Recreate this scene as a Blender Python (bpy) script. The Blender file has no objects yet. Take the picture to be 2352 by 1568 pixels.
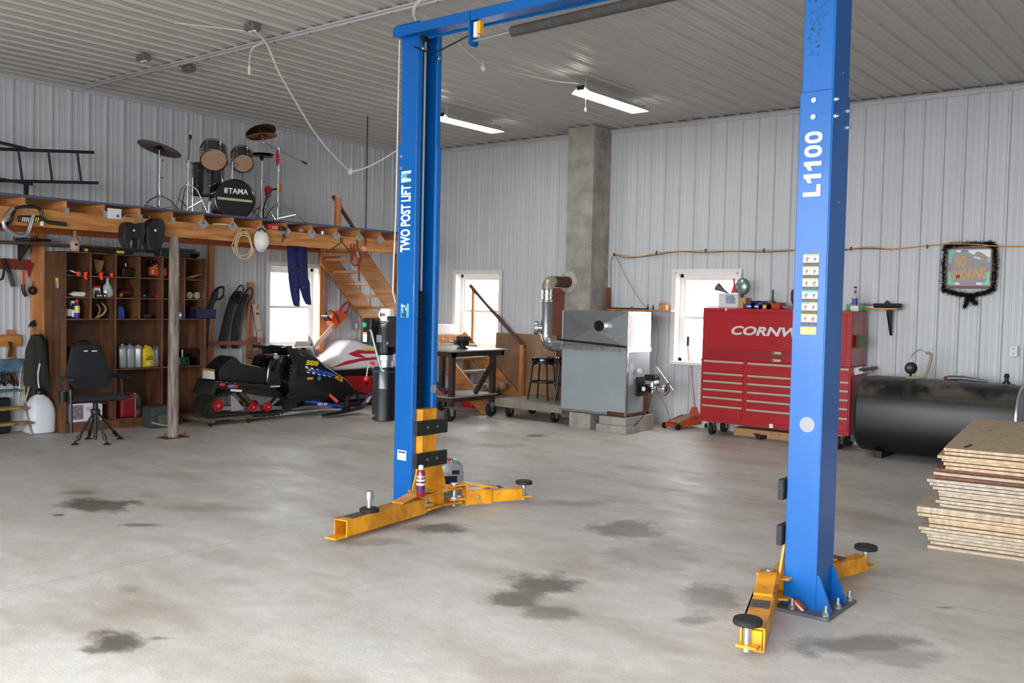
import bpy, bmesh, math, random
from mathutils import Vector, Matrix

random.seed(7)
S = bpy.context.scene
COL = S.collection
PI = math.pi

# ---------------------------------------------------------------- camera
FPX, YAW, PITCH, ROLL = 2173.0, 2.2431, 0.0419, -0.0220
CAM = Vector((11.55, -11.72, 1.665))
_f = Vector((math.cos(YAW) * math.cos(PITCH), math.sin(YAW) * math.cos(PITCH), -math.sin(PITCH)))
_r = Vector((math.sin(YAW), -math.cos(YAW), 0.0))
_d = _f.cross(_r)
RT = math.cos(ROLL) * _r + math.sin(ROLL) * _d
DN = -math.sin(ROLL) * _r + math.cos(ROLL) * _d
FW = _f
cam = bpy.data.cameras.new('camera')
cam.sensor_width = 36.0
cam.lens = 36.0 * FPX / 2352.0
cam.clip_start = 0.05
cam.clip_end = 200
cam_o = bpy.data.objects.new('camera', cam)
COL.objects.link(cam_o)
UP, BK = -DN, -FW
cam_o.matrix_world = Matrix(((RT.x, UP.x, BK.x, CAM.x), (RT.y, UP.y, BK.y, CAM.y), (RT.z, UP.z, BK.z, CAM.z), (0, 0, 0, 1)))
S.camera = cam_o

# ---------------------------------------------------------------- world, daylight, exposure
w = bpy.data.worlds.new('daylight')
S.world = w
w.use_nodes = True
_bg = w.node_tree.nodes['Background']
_bg.inputs['Color'].default_value = (0.93, 0.97, 1.0, 1)
_bg.inputs['Strength'].default_value = 14.0
S.view_settings.view_transform = 'Standard'
S.view_settings.look = 'None'
S.view_settings.exposure = 0.28
S.view_settings.gamma = 1.0
S.view_settings.use_curve_mapping = False
S.cycles.max_bounces = 6
S.cycles.diffuse_bounces = 4
S.cycles.glossy_bounces = 3
S.cycles.transparent_max_bounces = 6
S.cycles.adaptive_threshold = .03
S.cycles.caustics_reflective = False
S.cycles.caustics_refractive = False
S.cycles.sample_clamp_indirect = 6.0

ROOM_X, ROOM_Y, CEIL = 14.4, -14.4, 4.19
DOOR = (5.2, 12.6, 3.55)          # open overhead door in the wall behind the camera: x0, x1, height
WIN_L = (-3.02, -2.08, 0.89, 2.13)   # window in the left wall: y0, y1, z0, z1
WIN_L2 = (-6.09, -5.15, 0.89, 2.13)  # window behind the cubby shelf
WIN_B = ((1.01, 1.96, 0.88, 2.115), (5.11, 6.05, 0.88, 2.12))  # windows in the back wall: x0, x1, z0, z1

def portal(name, loc, rot, sx, sy):
    l = bpy.data.lights.new(name, 'AREA')
    l.shape = 'RECTANGLE'; l.size = sx; l.size_y = sy
    l.cycles.is_portal = True
    o = bpy.data.objects.new(name, l)
    o.location = loc; o.rotation_euler = rot
    COL.objects.link(o)
    return o
portal('daylight_door', ((DOOR[0] + DOOR[1]) / 2, ROOM_Y - .12, DOOR[2] / 2), (PI / 2, 0, 0), DOOR[1] - DOOR[0], DOOR[2])
portal('daylight_window', (-.22, (WIN_L[0] + WIN_L[1]) / 2, (WIN_L[2] + WIN_L[3]) / 2), (0, -PI / 2, 0), WIN_L[3] - WIN_L[2], WIN_L[1] - WIN_L[0])
portal('daylight_window', (-.22, -5.62, 1.5), (0, -PI / 2, 0), 1.2, .95)
for _b in WIN_B:
    portal('daylight_window', ((_b[0] + _b[1]) / 2, .22, (_b[2] + _b[3]) / 2), (-PI / 2, 0, 0), _b[1] - _b[0], _b[3] - _b[2])

# flash of the camera, a little above the lens
fl_ = bpy.data.lights.new('camera_flash', 'POINT')
fl_.energy = 260; fl_.shadow_soft_size = .04; fl_.color = (1, .97, .93)
fl_o = bpy.data.objects.new('camera_flash', fl_)
fl_o.location = CAM + UP * .16 - FW * .02
COL.objects.link(fl_o)

# ---------------------------------------------------------------- from a point of the photograph to a point of the place
def ray(px, py):
    return FW * FPX + RT * (px - 1176.0) + DN * (py - 784.0)
def FL(px, py, z=0.0):
    r = ray(px, py); return CAM + r * ((z - CAM.z) / r.z)
def OY(px, py, y):
    r = ray(px, py); return CAM + r * ((y - CAM.y) / r.y)
def OX(px, py, x):
    r = ray(px, py); return CAM + r * ((x - CAM.x) / r.x)

# ---------------------------------------------------------------- materials
def lin(c):
    out = []
    for v in c:
        v = v / 255.0
        out.append(v / 12.92 if v <= .04045 else ((v + .055) / 1.055) ** 2.4)
    return (*out, 1.0)
MATS = {}
def M(name, rgb, rough=.5, metal=0.0, var=0.0, scale=6.0, bump=0.0, spec=.5, dark=None, stretch=(1, 1, 1), coat=0.0, emit=0.0):
    if name in MATS:
        return MATS[name]
    m = bpy.data.materials.new(name); m.use_nodes = True
    nt = m.node_tree; b = nt.nodes['Principled BSDF']
    c = lin(rgb)
    b.inputs['Base Color'].default_value = c
    b.inputs['Roughness'].default_value = rough
    b.inputs['Metallic'].default_value = metal
    b.inputs['Specular IOR Level'].default_value = spec
    b.inputs['Coat Weight'].default_value = coat
    b.inputs['Coat Roughness'].default_value = .08
    if emit:
        b.inputs['Emission Color'].default_value = c
        b.inputs['Emission Strength'].default_value = emit
    if var or bump:
        tc = nt.nodes.new('ShaderNodeTexCoord'); mp = nt.nodes.new('ShaderNodeMapping')
        mp.inputs['Scale'].default_value = (scale * stretch[0], scale * stretch[1], scale * stretch[2])
        nz = nt.nodes.new('ShaderNodeTexNoise'); nz.inputs['Detail'].default_value = 3; nz.inputs['Scale'].default_value = 1.0
        nz.inputs['Roughness'].default_value = .6
        nt.links.new(tc.outputs['Object'], mp.inputs[0]); nt.links.new(mp.outputs[0], nz.inputs['Vector'])
        if var:
            r = nt.nodes.new('ShaderNodeValToRGB')
            d = lin(dark) if dark else tuple(max(0, x * (1 - var)) for x in c[:3]) + (1,)
            r.color_ramp.elements[0].position = .35; r.color_ramp.elements[0].color = d
            r.color_ramp.elements[1].position = .65; r.color_ramp.elements[1].color = c
            nt.links.new(nz.outputs['Fac'], r.inputs[0]); nt.links.new(r.outputs[0], b.inputs['Base Color'])
        if bump:
            bp = nt.nodes.new('ShaderNodeBump'); bp.inputs['Strength'].default_value = bump; bp.inputs['Distance'].default_value = .01
            nt.links.new(nz.outputs['Fac'], bp.inputs['Height']); nt.links.new(bp.outputs[0], b.inputs['Normal'])
    MATS[name] = m
    return m

def glass_mat(name, tint=(1, 1, 1), gloss=.06):
    m = bpy.data.materials.new(name); m.use_nodes = True
    nt = m.node_tree; nt.nodes.clear()
    o = nt.nodes.new('ShaderNodeOutputMaterial'); t = nt.nodes.new('ShaderNodeBsdfTransparent'); g = nt.nodes.new('ShaderNodeBsdfGlossy')
    mx = nt.nodes.new('ShaderNodeMixShader')
    t.inputs[0].default_value = (*tint, 1); g.inputs['Roughness'].default_value = .03
    mx.inputs[0].default_value = gloss
    nt.links.new(t.outputs[0], mx.inputs[1]); nt.links.new(g.outputs[0], mx.inputs[2]); nt.links.new(mx.outputs[0], o.inputs[0])
    MATS[name] = m
    return m

panel_m = M('painted_steel_panel', (198, 200, 204), .42, var=.07, scale=1.3, stretch=(6, 6, .35), spec=.45)
ceil_m = M('ceiling_steel_panel', (184, 180, 174), .45, var=.07, scale=1.2, stretch=(6, .3, 6), spec=.4)
trim_m = M('trim_steel', (186, 184, 186), .45, var=.1, scale=4)
white_m = M('white_paint', (226, 225, 222), .45, var=.06, scale=5)
blue_m = M('blue_paint', (4, 90, 166), .38, var=.10, scale=3.5, spec=.35, coat=.08, stretch=(1, 1, .4))
blue_lip_m = M('blue_paint_edge', (14, 104, 184), .34, var=.05, scale=3)
yellow_m = M('yellow_paint', (238, 166, 22), .38, var=.16, scale=7, dark=(190, 122, 30))
steel_m = M('bright_steel', (205, 206, 208), .25, 1.0)
zinc_m = M('zinc_steel', (190, 195, 200), .35, .9)
chrome_m = M('chrome', (215, 217, 222), .17, 1.0)
black_m = M('black_plastic', (20, 20, 22), .4, var=.2, scale=9)
rubber_m = M('black_rubber', (28, 28, 28), .7, var=.2, scale=30, bump=.2)
gloss_black_m = M('gloss_black', (9, 9, 11), .12, coat=.5)
iron_m = M('dark_iron', (46, 42, 40), .5, .5, var=.3, scale=12)
pine_m = M('pine_wood', (200, 138, 80), .55, var=.38, scale=3, dark=(158, 96, 48), stretch=(1, 5, 5), bump=.1)
pine_y_m = M('pine_wood_long', (196, 136, 76), .55, var=.36, scale=3, dark=(154, 96, 46), stretch=(6, .7, 6), bump=.08)
pine_z_m = M('pine_wood_upright', (206, 144, 88), .55, var=.34, scale=3, dark=(168, 102, 56), stretch=(6, 6, .7), bump=.08)
brown_m = M('stained_particle_board', (114, 73, 46), .5, var=.35, scale=3, dark=(74, 46, 30), stretch=(3, 3, .6))
rust_m = M('rusty_steel', (110, 62, 40), .7, .3, var=.4, scale=14)
cast_m = M('grey_concrete_block', (164, 160, 152), .9, var=.28, scale=4, bump=.4, dark=(132, 129, 122))
mortar_m = M('mortar', (176, 172, 162), .95, var=.2, scale=20, bump=.3)
red_m = M('red_lacquer', (168, 20, 30), .3, coat=.35, var=.1, scale=2)
red_p_m = M('red_plastic', (196, 32, 26), .4)
orange_m = M('orange_plastic', (226, 84, 20), .4, var=.12, scale=10)
galv_m = M('galvanised_sheet', (188, 193, 196), .28, .9, var=.14, scale=16)
grey_m = M('grey_enamel', (150, 158, 162), .45, var=.08, scale=3)
glass_m = glass_mat('window_glass', (1, 1, 1), .05)

# ---------------------------------------------------------------- mesh builder
ROOT = {}
class MB:
    def __init__(s):
        s.v = []; s.f = []
    def add(s, vs, fs):
        o = len(s.v); s.v += [Vector(v) for v in vs]; s.f += [tuple(i + o for i in f) for f in fs]; return s
    def box(s, a, b):
        x0, x1 = sorted((a[0], b[0])); y0, y1 = sorted((a[1], b[1])); z0, z1 = sorted((a[2], b[2]))
        return s.add([(x0, y0, z0), (x1, y0, z0), (x1, y1, z0), (x0, y1, z0), (x0, y0, z1), (x1, y0, z1), (x1, y1, z1), (x0, y1, z1)],
                     [(3, 2, 1, 0), (4, 5, 6, 7), (0, 1, 5, 4), (1, 2, 6, 5), (2, 3, 7, 6), (3, 0, 4, 7)])
    def bar(s, p0, p1, w, h, up=(0, 0, 1)):
        """rectangular bar from p0 to p1, w across, h along up"""
        p0, p1 = Vector(p0), Vector(p1); d = (p1 - p0).normalized(); u = Vector(up)
        sd = d.cross(u)
        if sd.length < 1e-5: u = Vector((1, 0, 0)); sd = d.cross(u)
        sd.normalize(); u = sd.cross(d).normalized()
        vs = []
        for p in (p0, p1):
            for a, b in ((-1, -1), (1, -1), (1, 1), (-1, 1)):
                vs.append(p + sd * (a * w / 2) + u * (b * h / 2))
        return s.add(vs, [(3, 2, 1, 0), (4, 5, 6, 7), (0, 1, 5, 4), (1, 2, 6, 5), (2, 3, 7, 6), (3, 0, 4, 7)])
    def cyl(s, p0, p1, r0, r1=None, n=14, caps=True):
        r1 = r0 if r1 is None else r1
        p0, p1 = Vector(p0), Vector(p1); d = (p1 - p0).normalized()
        a = d.orthogonal().normalized(); b = d.cross(a)
        vs = [p + (a * math.cos(2 * PI * i / n) + b * math.sin(2 * PI * i / n)) * r for p, r in ((p0, r0), (p1, r1)) for i in range(n)]
        fs = [(i, (i + 1) % n, n + (i + 1) % n, n + i) for i in range(n)]
        if caps: fs += [tuple(range(n - 1, -1, -1)), tuple(range(n, 2 * n))]
        return s.add(vs, fs)
    def lathe(s, o, prof, n=18, axis=(0, 0, 1), caps=True):
        """prof: list of (radius, height along axis)"""
        o = Vector(o); d = Vector(axis).normalized(); a = d.orthogonal().normalized(); b = d.cross(a)
        vs = [o + d * h + (a * math.cos(2 * PI * i / n) + b * math.sin(2 * PI * i / n)) * max(r, 1e-4) for r, h in prof for i in range(n)]
        fs = [(k * n + i, k * n + (i + 1) % n, (k + 1) * n + (i + 1) % n, (k + 1) * n + i) for k in range(len(prof) - 1) for i in range(n)]
        if caps: fs += [tuple(range(n - 1, -1, -1)), tuple(range((len(prof) - 1) * n, len(prof) * n))]
        return s.add(vs, fs)
    def tube(s, pts, r, n=8, closed=False):
        P = [Vector(p) for p in pts]; k = len(P)
        T = []
        for i in range(k):
            a = P[i - 1] if (i or closed) else P[i]; b = P[(i + 1) % k] if (i < k - 1 or closed) else P[i]
            T.append((b - a).normalized())
        u = T[0].orthogonal().normalized(); vs = []
        for i in range(k):
            u = (u - T[i] * u.dot(T[i])).normalized(); v = T[i].cross(u)
            rr = r[i] if isinstance(r, (list, tuple)) else r
            vs += [P[i] + (u * math.cos(2 * PI * j / n) + v * math.sin(2 * PI * j / n)) * rr for j in range(n)]
        m = k if closed else k - 1
        fs = [(i * n + j, i * n + (j + 1) % n, ((i + 1) % k) * n + (j + 1) % n, ((i + 1) % k) * n + j) for i in range(m) for j in range(n)]
        if not closed: fs += [tuple(range(n - 1, -1, -1)), tuple(range((k - 1) * n, k * n))]
        return s.add(vs, fs)
    def prism(s, pts, d):
        P = [Vector(p) for p in pts]; d = Vector(d); n = len(P)
        return s.add(P + [p + d for p in P], [tuple(range(n - 1, -1, -1)), tuple(range(n, 2 * n))] + [(i, (i + 1) % n, n + (i + 1) % n, n + i) for i in range(n)])
    def sheet(s, pts):
        return s.add(pts, [tuple(range(len(pts)))])
    def ball(s, c, r, n=12, k=8):
        c = Vector(c); r = r if isinstance(r, (tuple, list)) else (r, r, r)
        vs = []
        for j in range(1, k):
            t = PI * j / k
            for i in range(n):
                p = 2 * PI * i / n
                vs.append(c + Vector((r[0] * math.sin(t) * math.cos(p), r[1] * math.sin(t) * math.sin(p), -r[2] * math.cos(t))))
        fs = [(j * n + i, j * n + (i + 1) % n, (j + 1) * n + (i + 1) % n, (j + 1) * n + i) for j in range(k - 2) for i in range(n)]
        vs += [c + Vector((0, 0, -r[2])), c + Vector((0, 0, r[2]))]; b = (k - 1) * n
        fs += [(b, (i + 1) % n, i) for i in range(n)] + [(b + 1, (k - 2) * n + i, (k - 2) * n + (i + 1) % n) for i in range(n)]
        return s.add(vs, fs)
    def loft(s, rings, cap=True):
        n = len(rings[0]); vs = [p for r in rings for p in r]
        fs = [(k * n + i, k * n + (i + 1) % n, (k + 1) * n + (i + 1) % n, (k + 1) * n + i) for k in range(len(rings) - 1) for i in range(n)]
        if cap: fs += [tuple(range(n - 1, -1, -1)), tuple(range((len(rings) - 1) * n, len(rings) * n))]
        return s.add(vs, fs)
    def xf(s, mat):
        s.v = [mat @ v for v in s.v]; return s
    def mesh(s, name, off, bevel=0, seg=1, smooth=False, fix=True):
        me = bpy.data.meshes.new(name)
        me.from_pydata([tuple(v - off) for v in s.v], [], s.f)
        if fix or bevel:
            bm = bmesh.new(); bm.from_mesh(me)
            if bevel:
                bmesh.ops.remove_doubles(bm, verts=bm.verts, dist=1e-5)
                bmesh.ops.recalc_face_normals(bm, faces=bm.faces)
                ed = [e for e in bm.edges if len(e.link_faces) == 2 and e.calc_face_angle(0) > .5]
                bmesh.ops.bevel(bm, geom=ed, offset=bevel, segments=seg, profile=.5, affect='EDGES', clamp_overlap=True)
            bmesh.ops.recalc_face_normals(bm, faces=bm.faces)
            bm.to_mesh(me); bm.free()
        if smooth:
            me.polygons.foreach_set('use_smooth', [True] * len(me.polygons))
            me.set_sharp_from_angle(angle=.7)
        return me
    def part(s, name, mat, parent, label=None, local=False, **k):
        """a part (or sub-part) of a thing; vertices are in world space unless local"""
        off = Vector() if local else ROOT[parent.name]
        o = bpy.data.objects.new(name, s.mesh(name, off, **k))
        o.data.materials.append(mat); o.parent = parent; COL.objects.link(o)
        ROOT[o.name] = off if not local else Vector()
        if label: o['label'] = label
        return o
    def single(s, name, mat, label, cat, group=None, kind=None, **k):
        """a thing that is one mesh; its origin sits at its base"""
        xs = [v.x for v in s.v]; ys = [v.y for v in s.v]; zs = [v.z for v in s.v]
        off = Vector(((min(xs) + max(xs)) / 2, (min(ys) + max(ys)) / 2, min(zs)))
        o = bpy.data.objects.new(name, s.mesh(name, off, **k))
        o.data.materials.append(mat); o.location = off; COL.objects.link(o); ROOT[o.name] = off
        tag(o, label, cat, group, kind)
        return o
def tag(o, label=None, cat=None, group=None, kind=None):
    if label: o['label'] = label
    if cat: o['category'] = cat
    if group: o['group'] = group
    if kind: o['kind'] = kind
    return o
def thing(name, label, cat, loc, group=None, kind=None, rz=0.0):
    o = bpy.data.objects.new(name, None); o.empty_display_size = .1
    o.location = loc; o.rotation_euler = (0, 0, rz); COL.objects.link(o); ROOT[o.name] = Vector(loc)
    return tag(o, label, cat, group, kind)
def copy_thing(root, loc, rz=None, label=None, group=None):
    r = root.copy(); COL.objects.link(r); r.location = loc
    if rz is not None: r.rotation_euler = (0, 0, rz)
    if label: r['label'] = label
    if group: r['group'] = group
    ROOT[r.name] = Vector(loc)
    for ch in list(root.children):
        c = ch.copy(); COL.objects.link(c); c.parent = r
        for g in ch.children:
            d = g.copy(); COL.objects.link(d); d.parent = c
    return r
def copy_part(o, delta):
    """another piece that shares the mesh of o"""
    c = o.copy(); c.location = o.location + Vector(delta); COL.objects.link(c); ROOT[c.name] = ROOT[o.name]
    return c
def text_mb(txt, origin, right, up, height, extrude=.0015, bold=.0, shear=0.0, sx=1.0, align='LEFT', space=1.0):
    cu = bpy.data.curves.new('lettering', 'FONT'); cu.body = txt; cu.size = 1.0; cu.extrude = extrude / height; cu.offset = bold
    cu.shear = shear; cu.align_x = align; cu.resolution_u = 3; cu.space_character = space
    o = bpy.data.objects.new('lettering', cu); COL.objects.link(o)
    dg = bpy.context.evaluated_depsgraph_get(); me = bpy.data.meshes.new_from_object(o.evaluated_get(dg))
    bpy.data.objects.remove(o)
    right, up = Vector(right).normalized(), Vector(up).normalized(); nrm = right.cross(up)
    k = height / .7
    mb = MB()
    mb.add([Vector(origin) + right * (v.co.x * k * sx) + up * (v.co.y * k) + nrm * (v.co.z * k) for v in me.vertices], [tuple(p.vertices) for p in me.polygons])
    bpy.data.meshes.remove(me); bpy.data.curves.remove(cu)
    return mb
def arc(c, a, b, r, t0, t1, n=10):
    """points on a circle of radius r around c in the plane of unit vectors a, b"""
    c, a, b = Vector(c), Vector(a), Vector(b)
    return [c + a * (r * math.cos(t0 + (t1 - t0) * i / n)) + b * (r * math.sin(t0 + (t1 - t0) * i / n)) for i in range(n + 1)]
def spline(pts, n=6):
    P = [Vector(p) for p in pts]; out = []
    for i in range(len(P) - 1):
        p0 = P[max(i - 1, 0)]; p1 = P[i]; p2 = P[i + 1]; p3 = P[min(i + 2, len(P) - 1)]
        for j in range(n):
            t = j / n
            out.append(.5 * ((2 * p1) + (p2 - p0) * t + (2 * p0 - 5 * p1 + 4 * p2 - p3) * t * t + (3 * p1 - p0 - 3 * p2 + p3) * t ** 3))
    out.append(P[-1]); return out
X, Y, Z = Vector((1, 0, 0)), Vector((0, 1, 0)), Vector((0, 0, 1))
# ================================================================ the setting
# oil stains: where (pixel of the photograph taken to the floor), half extents, strength, colour
STAINS = [(215, 1160, 95, 17, .8, 0), (185, 1131, 50, 6, .5, 0), (135, 1183, 16, 3, .9, 0), (275, 1470, 75, 24, .85, 0), (205, 1492, 55, 12, .75, 0), (370, 1466, 60, 5, .6, 0),
          (1245, 1345, 85, 32, .8, 0), (1180, 1375, 65, 18, .75, 0), (1255, 1408, 75, 16, .6, 0), (1325, 1155, 120, 9, .45, 0), (1440, 1215, 100, 22, .62, 0),
          (1500, 1275, 130, 45, .3, 0), (1640, 1372, 85, 40, .5, 0), (1585, 1425, 45, 14, .5, 0), (1965, 1478, 150, 26, .6, 0), (2060, 1510, 140, 24, .35, 0),
          (2010, 1200, 110, 26, .35, 1), (510, 1335, 62, 16, .4, 1), (300, 1352, 30, 9, .55, 1), (480, 1165, 160, 13, .4, 1),
          (1140, 1023, 75, 7, .5, 1), (1230, 1000, 26, 4, .7, 0), (640, 1090, 90, 10, .35, 1),
          (1010, 1212, 90, 13, .75, 0), (860, 1245, 120, 12, .35, 0), (2170, 1395, 24, 3, .6, 0), (320, 1205, 55, 4, .6, 0)]
def concrete():
    m = bpy.data.materials.new('stained_concrete'); m.use_nodes = True
    nt = m.node_tree; N = nt.nodes; L = nt.links; b = N['Principled BSDF']
    geo = N.new('ShaderNodeNewGeometry'); pos = geo.outputs['Position']
    def noise(scale, detail=6, rough=.6, vec=None, stretch=None):
        n = N.new('ShaderNodeTexNoise'); n.inputs['Scale'].default_value = scale; n.inputs['Detail'].default_value = detail; n.inputs['Roughness'].default_value = rough
        src = pos
        if stretch:
            mp = N.new('ShaderNodeMapping'); mp.inputs['Scale'].default_value = stretch; mp.inputs['Rotation'].default_value = (0, 0, .5); L.new(pos, mp.inputs[0]); src = mp.outputs[0]
        L.new(src, n.inputs['Vector']); return n.outputs['Fac']
    def ramp(fac, p0, c0, p1, c1):
        r = N.new('ShaderNodeValToRGB'); r.color_ramp.elements[0].position = p0; r.color_ramp.elements[0].color = c0
        r.color_ramp.elements[1].position = p1; r.color_ramp.elements[1].color = c1; L.new(fac, r.inputs[0]); return r.outputs[0]
    def math_(op, a, bb=None, clamp=False):
        n = N.new('ShaderNodeMath'); n.operation = op; n.use_clamp = clamp
        for i, x in enumerate((a, bb)):
            if x is None: continue
            if isinstance(x, (int, float)): n.inputs[i].default_value = x
            else: L.new(x, n.inputs[i])
        return n.outputs[0]
    def mix(fac, a, c, mode='MIX'):
        n = N.new('ShaderNodeMix'); n.data_type = 'RGBA'; n.blend_type = mode
        if isinstance(fac, (int, float)): n.inputs[0].default_value = fac
        else: L.new(fac, n.inputs[0])
        for i, x in ((6, a), (7, c)):
            if isinstance(x, tuple): n.inputs[i].default_value = x
            else: L.new(x, n.inputs[i])
        return n.outputs[2]
    col = ramp(noise(.9, 4, .65, stretch=(1, 2.2, 1)), .3, lin((176, 171, 163)), .68, lin((208, 206, 202)))
    col = mix(.35, col, ramp(noise(7, 4, .7), .3, lin((166, 158, 148)), .7, lin((212, 210, 207))))
    brown = ramp(noise(.55, 3, .6, stretch=(1.4, 3.2, 1)), .52, (0, 0, 0, 1), .72, (1, 1, 1, 1))
    col = mix(math_('MULTIPLY', brown, .6), col, lin((150, 134, 114)))
    warp = noise(3.2, 4, .62); fine = noise(22, 2, .7)
    wv = math_('ADD', math_('MULTIPLY', math_('SUBTRACT', warp, .5), 2.6), math_('MULTIPLY', math_('SUBTRACT', fine, .5), .7))
    def attr(nm):
        n = N.new('ShaderNodeAttribute'); n.attribute_name = nm; return n.outputs['Fac']
    patchy = math_('ADD', math_('MULTIPLY', noise(5.5, 3, .7), 1.1), .5)
    for nm, gain, cc in (('dirt', .9, (134, 120, 102)), ('oil', 1.7, (74, 68, 59))):
        mask = math_('MULTIPLY', math_('MULTIPLY', math_('SUBTRACT', attr(nm), wv), gain, clamp=True), patchy, clamp=True)
        col = mix(math_('MULTIPLY', mask, attr(nm + '_strength')), col, lin(cc))
    L.new(col, b.inputs['Base Color'])
    L.new(math_('ADD', math_('MULTIPLY', noise(2.2, 3, .7, stretch=(1, 2.4, 1)), .5), .26), b.inputs['Roughness'])
    b.inputs['Specular IOR Level'].default_value = .45
    bp = N.new('ShaderNodeBump'); bp.inputs['Strength'].default_value = .12; bp.inputs['Distance'].default_value = .01
    L.new(noise(35, 2, .7), bp.inputs['Height']); L.new(bp.outputs[0], b.inputs['Normal'])
    return m
conc_m = concrete()
sub_m = M('dark_joint_filler', (96, 90, 82), .9)
flo = thing('floor', 'grey concrete shop floor with dark oil stains', None, (0, 0, 0), kind='structure')
MB().box((-.3, ROOM_Y - .3, -.2), (ROOM_X + .3, .3, -.02)).part('slab_bed', sub_m, flo)
import numpy as np
def slab(x0, x1, y0, y1):
    """a floor slab; its grid carries how far each point lies inside the stains"""
    st = .05
    nx, ny = max(2, int((x1 - x0) / st)), max(2, int((y1 - y0) / st))
    gx, gy = np.meshgrid(np.linspace(x0, x1, nx), np.linspace(y0, y1, ny))
    n = nx * ny
    co = np.zeros((n, 3)); co[:, 0] = gx.ravel(); co[:, 1] = gy.ravel()
    i = (np.arange(ny - 1)[:, None] * nx + np.arange(nx - 1)[None, :]).ravel()
    me = bpy.data.meshes.new('slab')
    faces = np.stack([i, i + 1, i + nx + 1, i + nx], 1)
    me.vertices.add(n); me.vertices.foreach_set('co', co.ravel())
    me.loops.add(faces.size); me.loops.foreach_set('vertex_index', faces.ravel())
    me.polygons.add(len(faces)); me.polygons.foreach_set('loop_start', np.arange(0, faces.size, 4))
    me.update(); me.validate()
    best = {k: (np.full(n, -9.0), np.zeros(n)) for k in ('oil', 'dirt')}
    for sx, sy, dx, dy, s_, kind in STAINS:
        c = FL(sx, sy); a = FL(sx + dx, sy) - c; e = FL(sx, sy + dy) - c; det = a.x * e.y - a.y * e.x
        rx, ry = co[:, 0] - c.x, co[:, 1] - c.y
        v = (1.12 if kind == 0 else 1.25) - np.hypot((rx * e.y - ry * e.x) / det, (-rx * a.y + ry * a.x) / det)
        f, q = best['dirt' if kind else 'oil']; m = v > f; f[m] = v[m]; q[m] = s_
    for k, (f, q) in best.items():
        me.attributes.new(k, 'FLOAT', 'POINT').data.foreach_set('value', f.astype(np.float32))
        me.attributes.new(k + '_strength', 'FLOAT', 'POINT').data.foreach_set('value', q.astype(np.float32))
    me.materials.append(conc_m)
    o = bpy.data.objects.new('slab', me); o.parent = flo; COL.objects.link(o)
for x0, x1 in ((-.3, 6.1485), (6.1515, 12.2)):
    for y0, y1 in ((-12.054, -6.0015), (-5.9985, .3)): slab(x0, x1, y0, y1)
for x0, x1, y0, y1 in ((12.206, ROOM_X + .3, -12.054, .3), (-.3, ROOM_X + .3, ROOM_Y - .3, -12.06)):
    MB().box((x0, y0, -.1), (x1, y1, 0)).part('slab', conc_m, flo)

PITCHM = .2286
PROF = [(0, 0), (.011, .024), (.034, .024), (.045, 0), (.096, 0), (.103, .006), (.116, .006), (.123, 0), (.158, 0), (.165, .006), (.178, .006), (.185, 0)]
def panels(parent, mat, u0, u1, v1, mapper, holes=(), phase=0.0, name='panel', minor=.55):
    """ribbed steel sheets of four ribs each, cut out at the holes (u0, u1, v0, v1)"""
    k = math.floor((u0 - phase) / (4 * PITCHM))
    while True:
        a = phase + k * 4 * PITCHM; e = a + 4 * PITCHM; k += 1
        if a >= u1: break
        pts = [(a + r * PITCHM + u, d if d > .01 else d * minor) for r in range(4) for u, d in PROF] + [(e - .0008, 0.0)]
        pts[0] = (a + .0008, -.0006)
        lo, hi = max(a, u0), min(e, u1)
        us = [p for p in pts if lo <= p[0] <= hi]
        def dep(u):
            for (ua, da), (ub, db) in zip(pts, pts[1:]):
                if ua <= u <= ub: return da + (db - da) * (u - ua) / max(ub - ua, 1e-9)
            return 0.0
        cuts = [lo, hi] + [h for H in holes for h in H[:2] if lo < h < hi]
        for c in cuts:
            if all(abs(c - p[0]) > 1e-4 for p in us): us.append((c, dep(c)))
        us.sort()
        vs = sorted({0.0, v1} | {h for H in holes for h in H[2:]})
        mb = MB(); n = len(us)
        for v in vs:
            for u, d in us: mb.v.append(Vector(mapper(u, v, d)))
        for j in range(len(vs) - 1):
            for i in range(n - 1):
                cu, cv = (us[i][0] + us[i + 1][0]) / 2, (vs[j] + vs[j + 1]) / 2
                if any(H[0] < cu < H[1] and H[2] < cv < H[3] for H in holes): continue
                mb.f.append((j * n + i, j * n + i + 1, (j + 1) * n + i + 1, (j + 1) * n + i))
        mb.part(name, mat, parent, fix=False)
def backing(name, label, rects):
    """solid wall behind the steel sheets, from boxes"""
    o = thing(name, label, None, (0, 0, 0), kind='structure')
    mb = MB()
    for a, b in rects: mb.box(a, b)
    mb.part('sheathing', M('wall_sheathing', (150, 146, 140), .8, var=.1), o)
    return o
def around(u0, u1, v1, holes):
    """rectangles of a wall around its holes"""
    out = []; us = sorted(holes); x = u0
    for h in us:
        out.append((x, h[0], 0, v1)); out.append((h[0], h[1], 0, h[2])); out.append((h[0], h[1], h[3], v1)); x = h[1]
    out.append((x, u1, 0, v1))
    return [r for r in out if r[3] - r[2] > 1e-4 and r[1] - r[0] > 1e-4]
T = .17
wl = backing('wall_left', 'white ribbed steel wall behind the loft and the snowmobiles', [((-T, a, c), (-.025, b, d)) for a, b, c, d in around(ROOM_Y - .2, .2, CEIL + .1, [WIN_L, WIN_L2])])
panels(wl, panel_m, ROOM_Y, 0, CEIL, lambda u, v, d: (-.022 + d, u, v), [WIN_L, WIN_L2], phase=-.06)
wb = backing('wall_back', 'white ribbed steel wall behind the furnace and the red tool chest', [((a, .025, c), (b, T, d)) for a, b, c, d in around(-.2, ROOM_X + .2, CEIL + .1, list(WIN_B))])
panels(wb, panel_m, 0, ROOM_X, CEIL, lambda u, v, d: (u, .022 - d, v), list(WIN_B), phase=.055)
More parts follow.
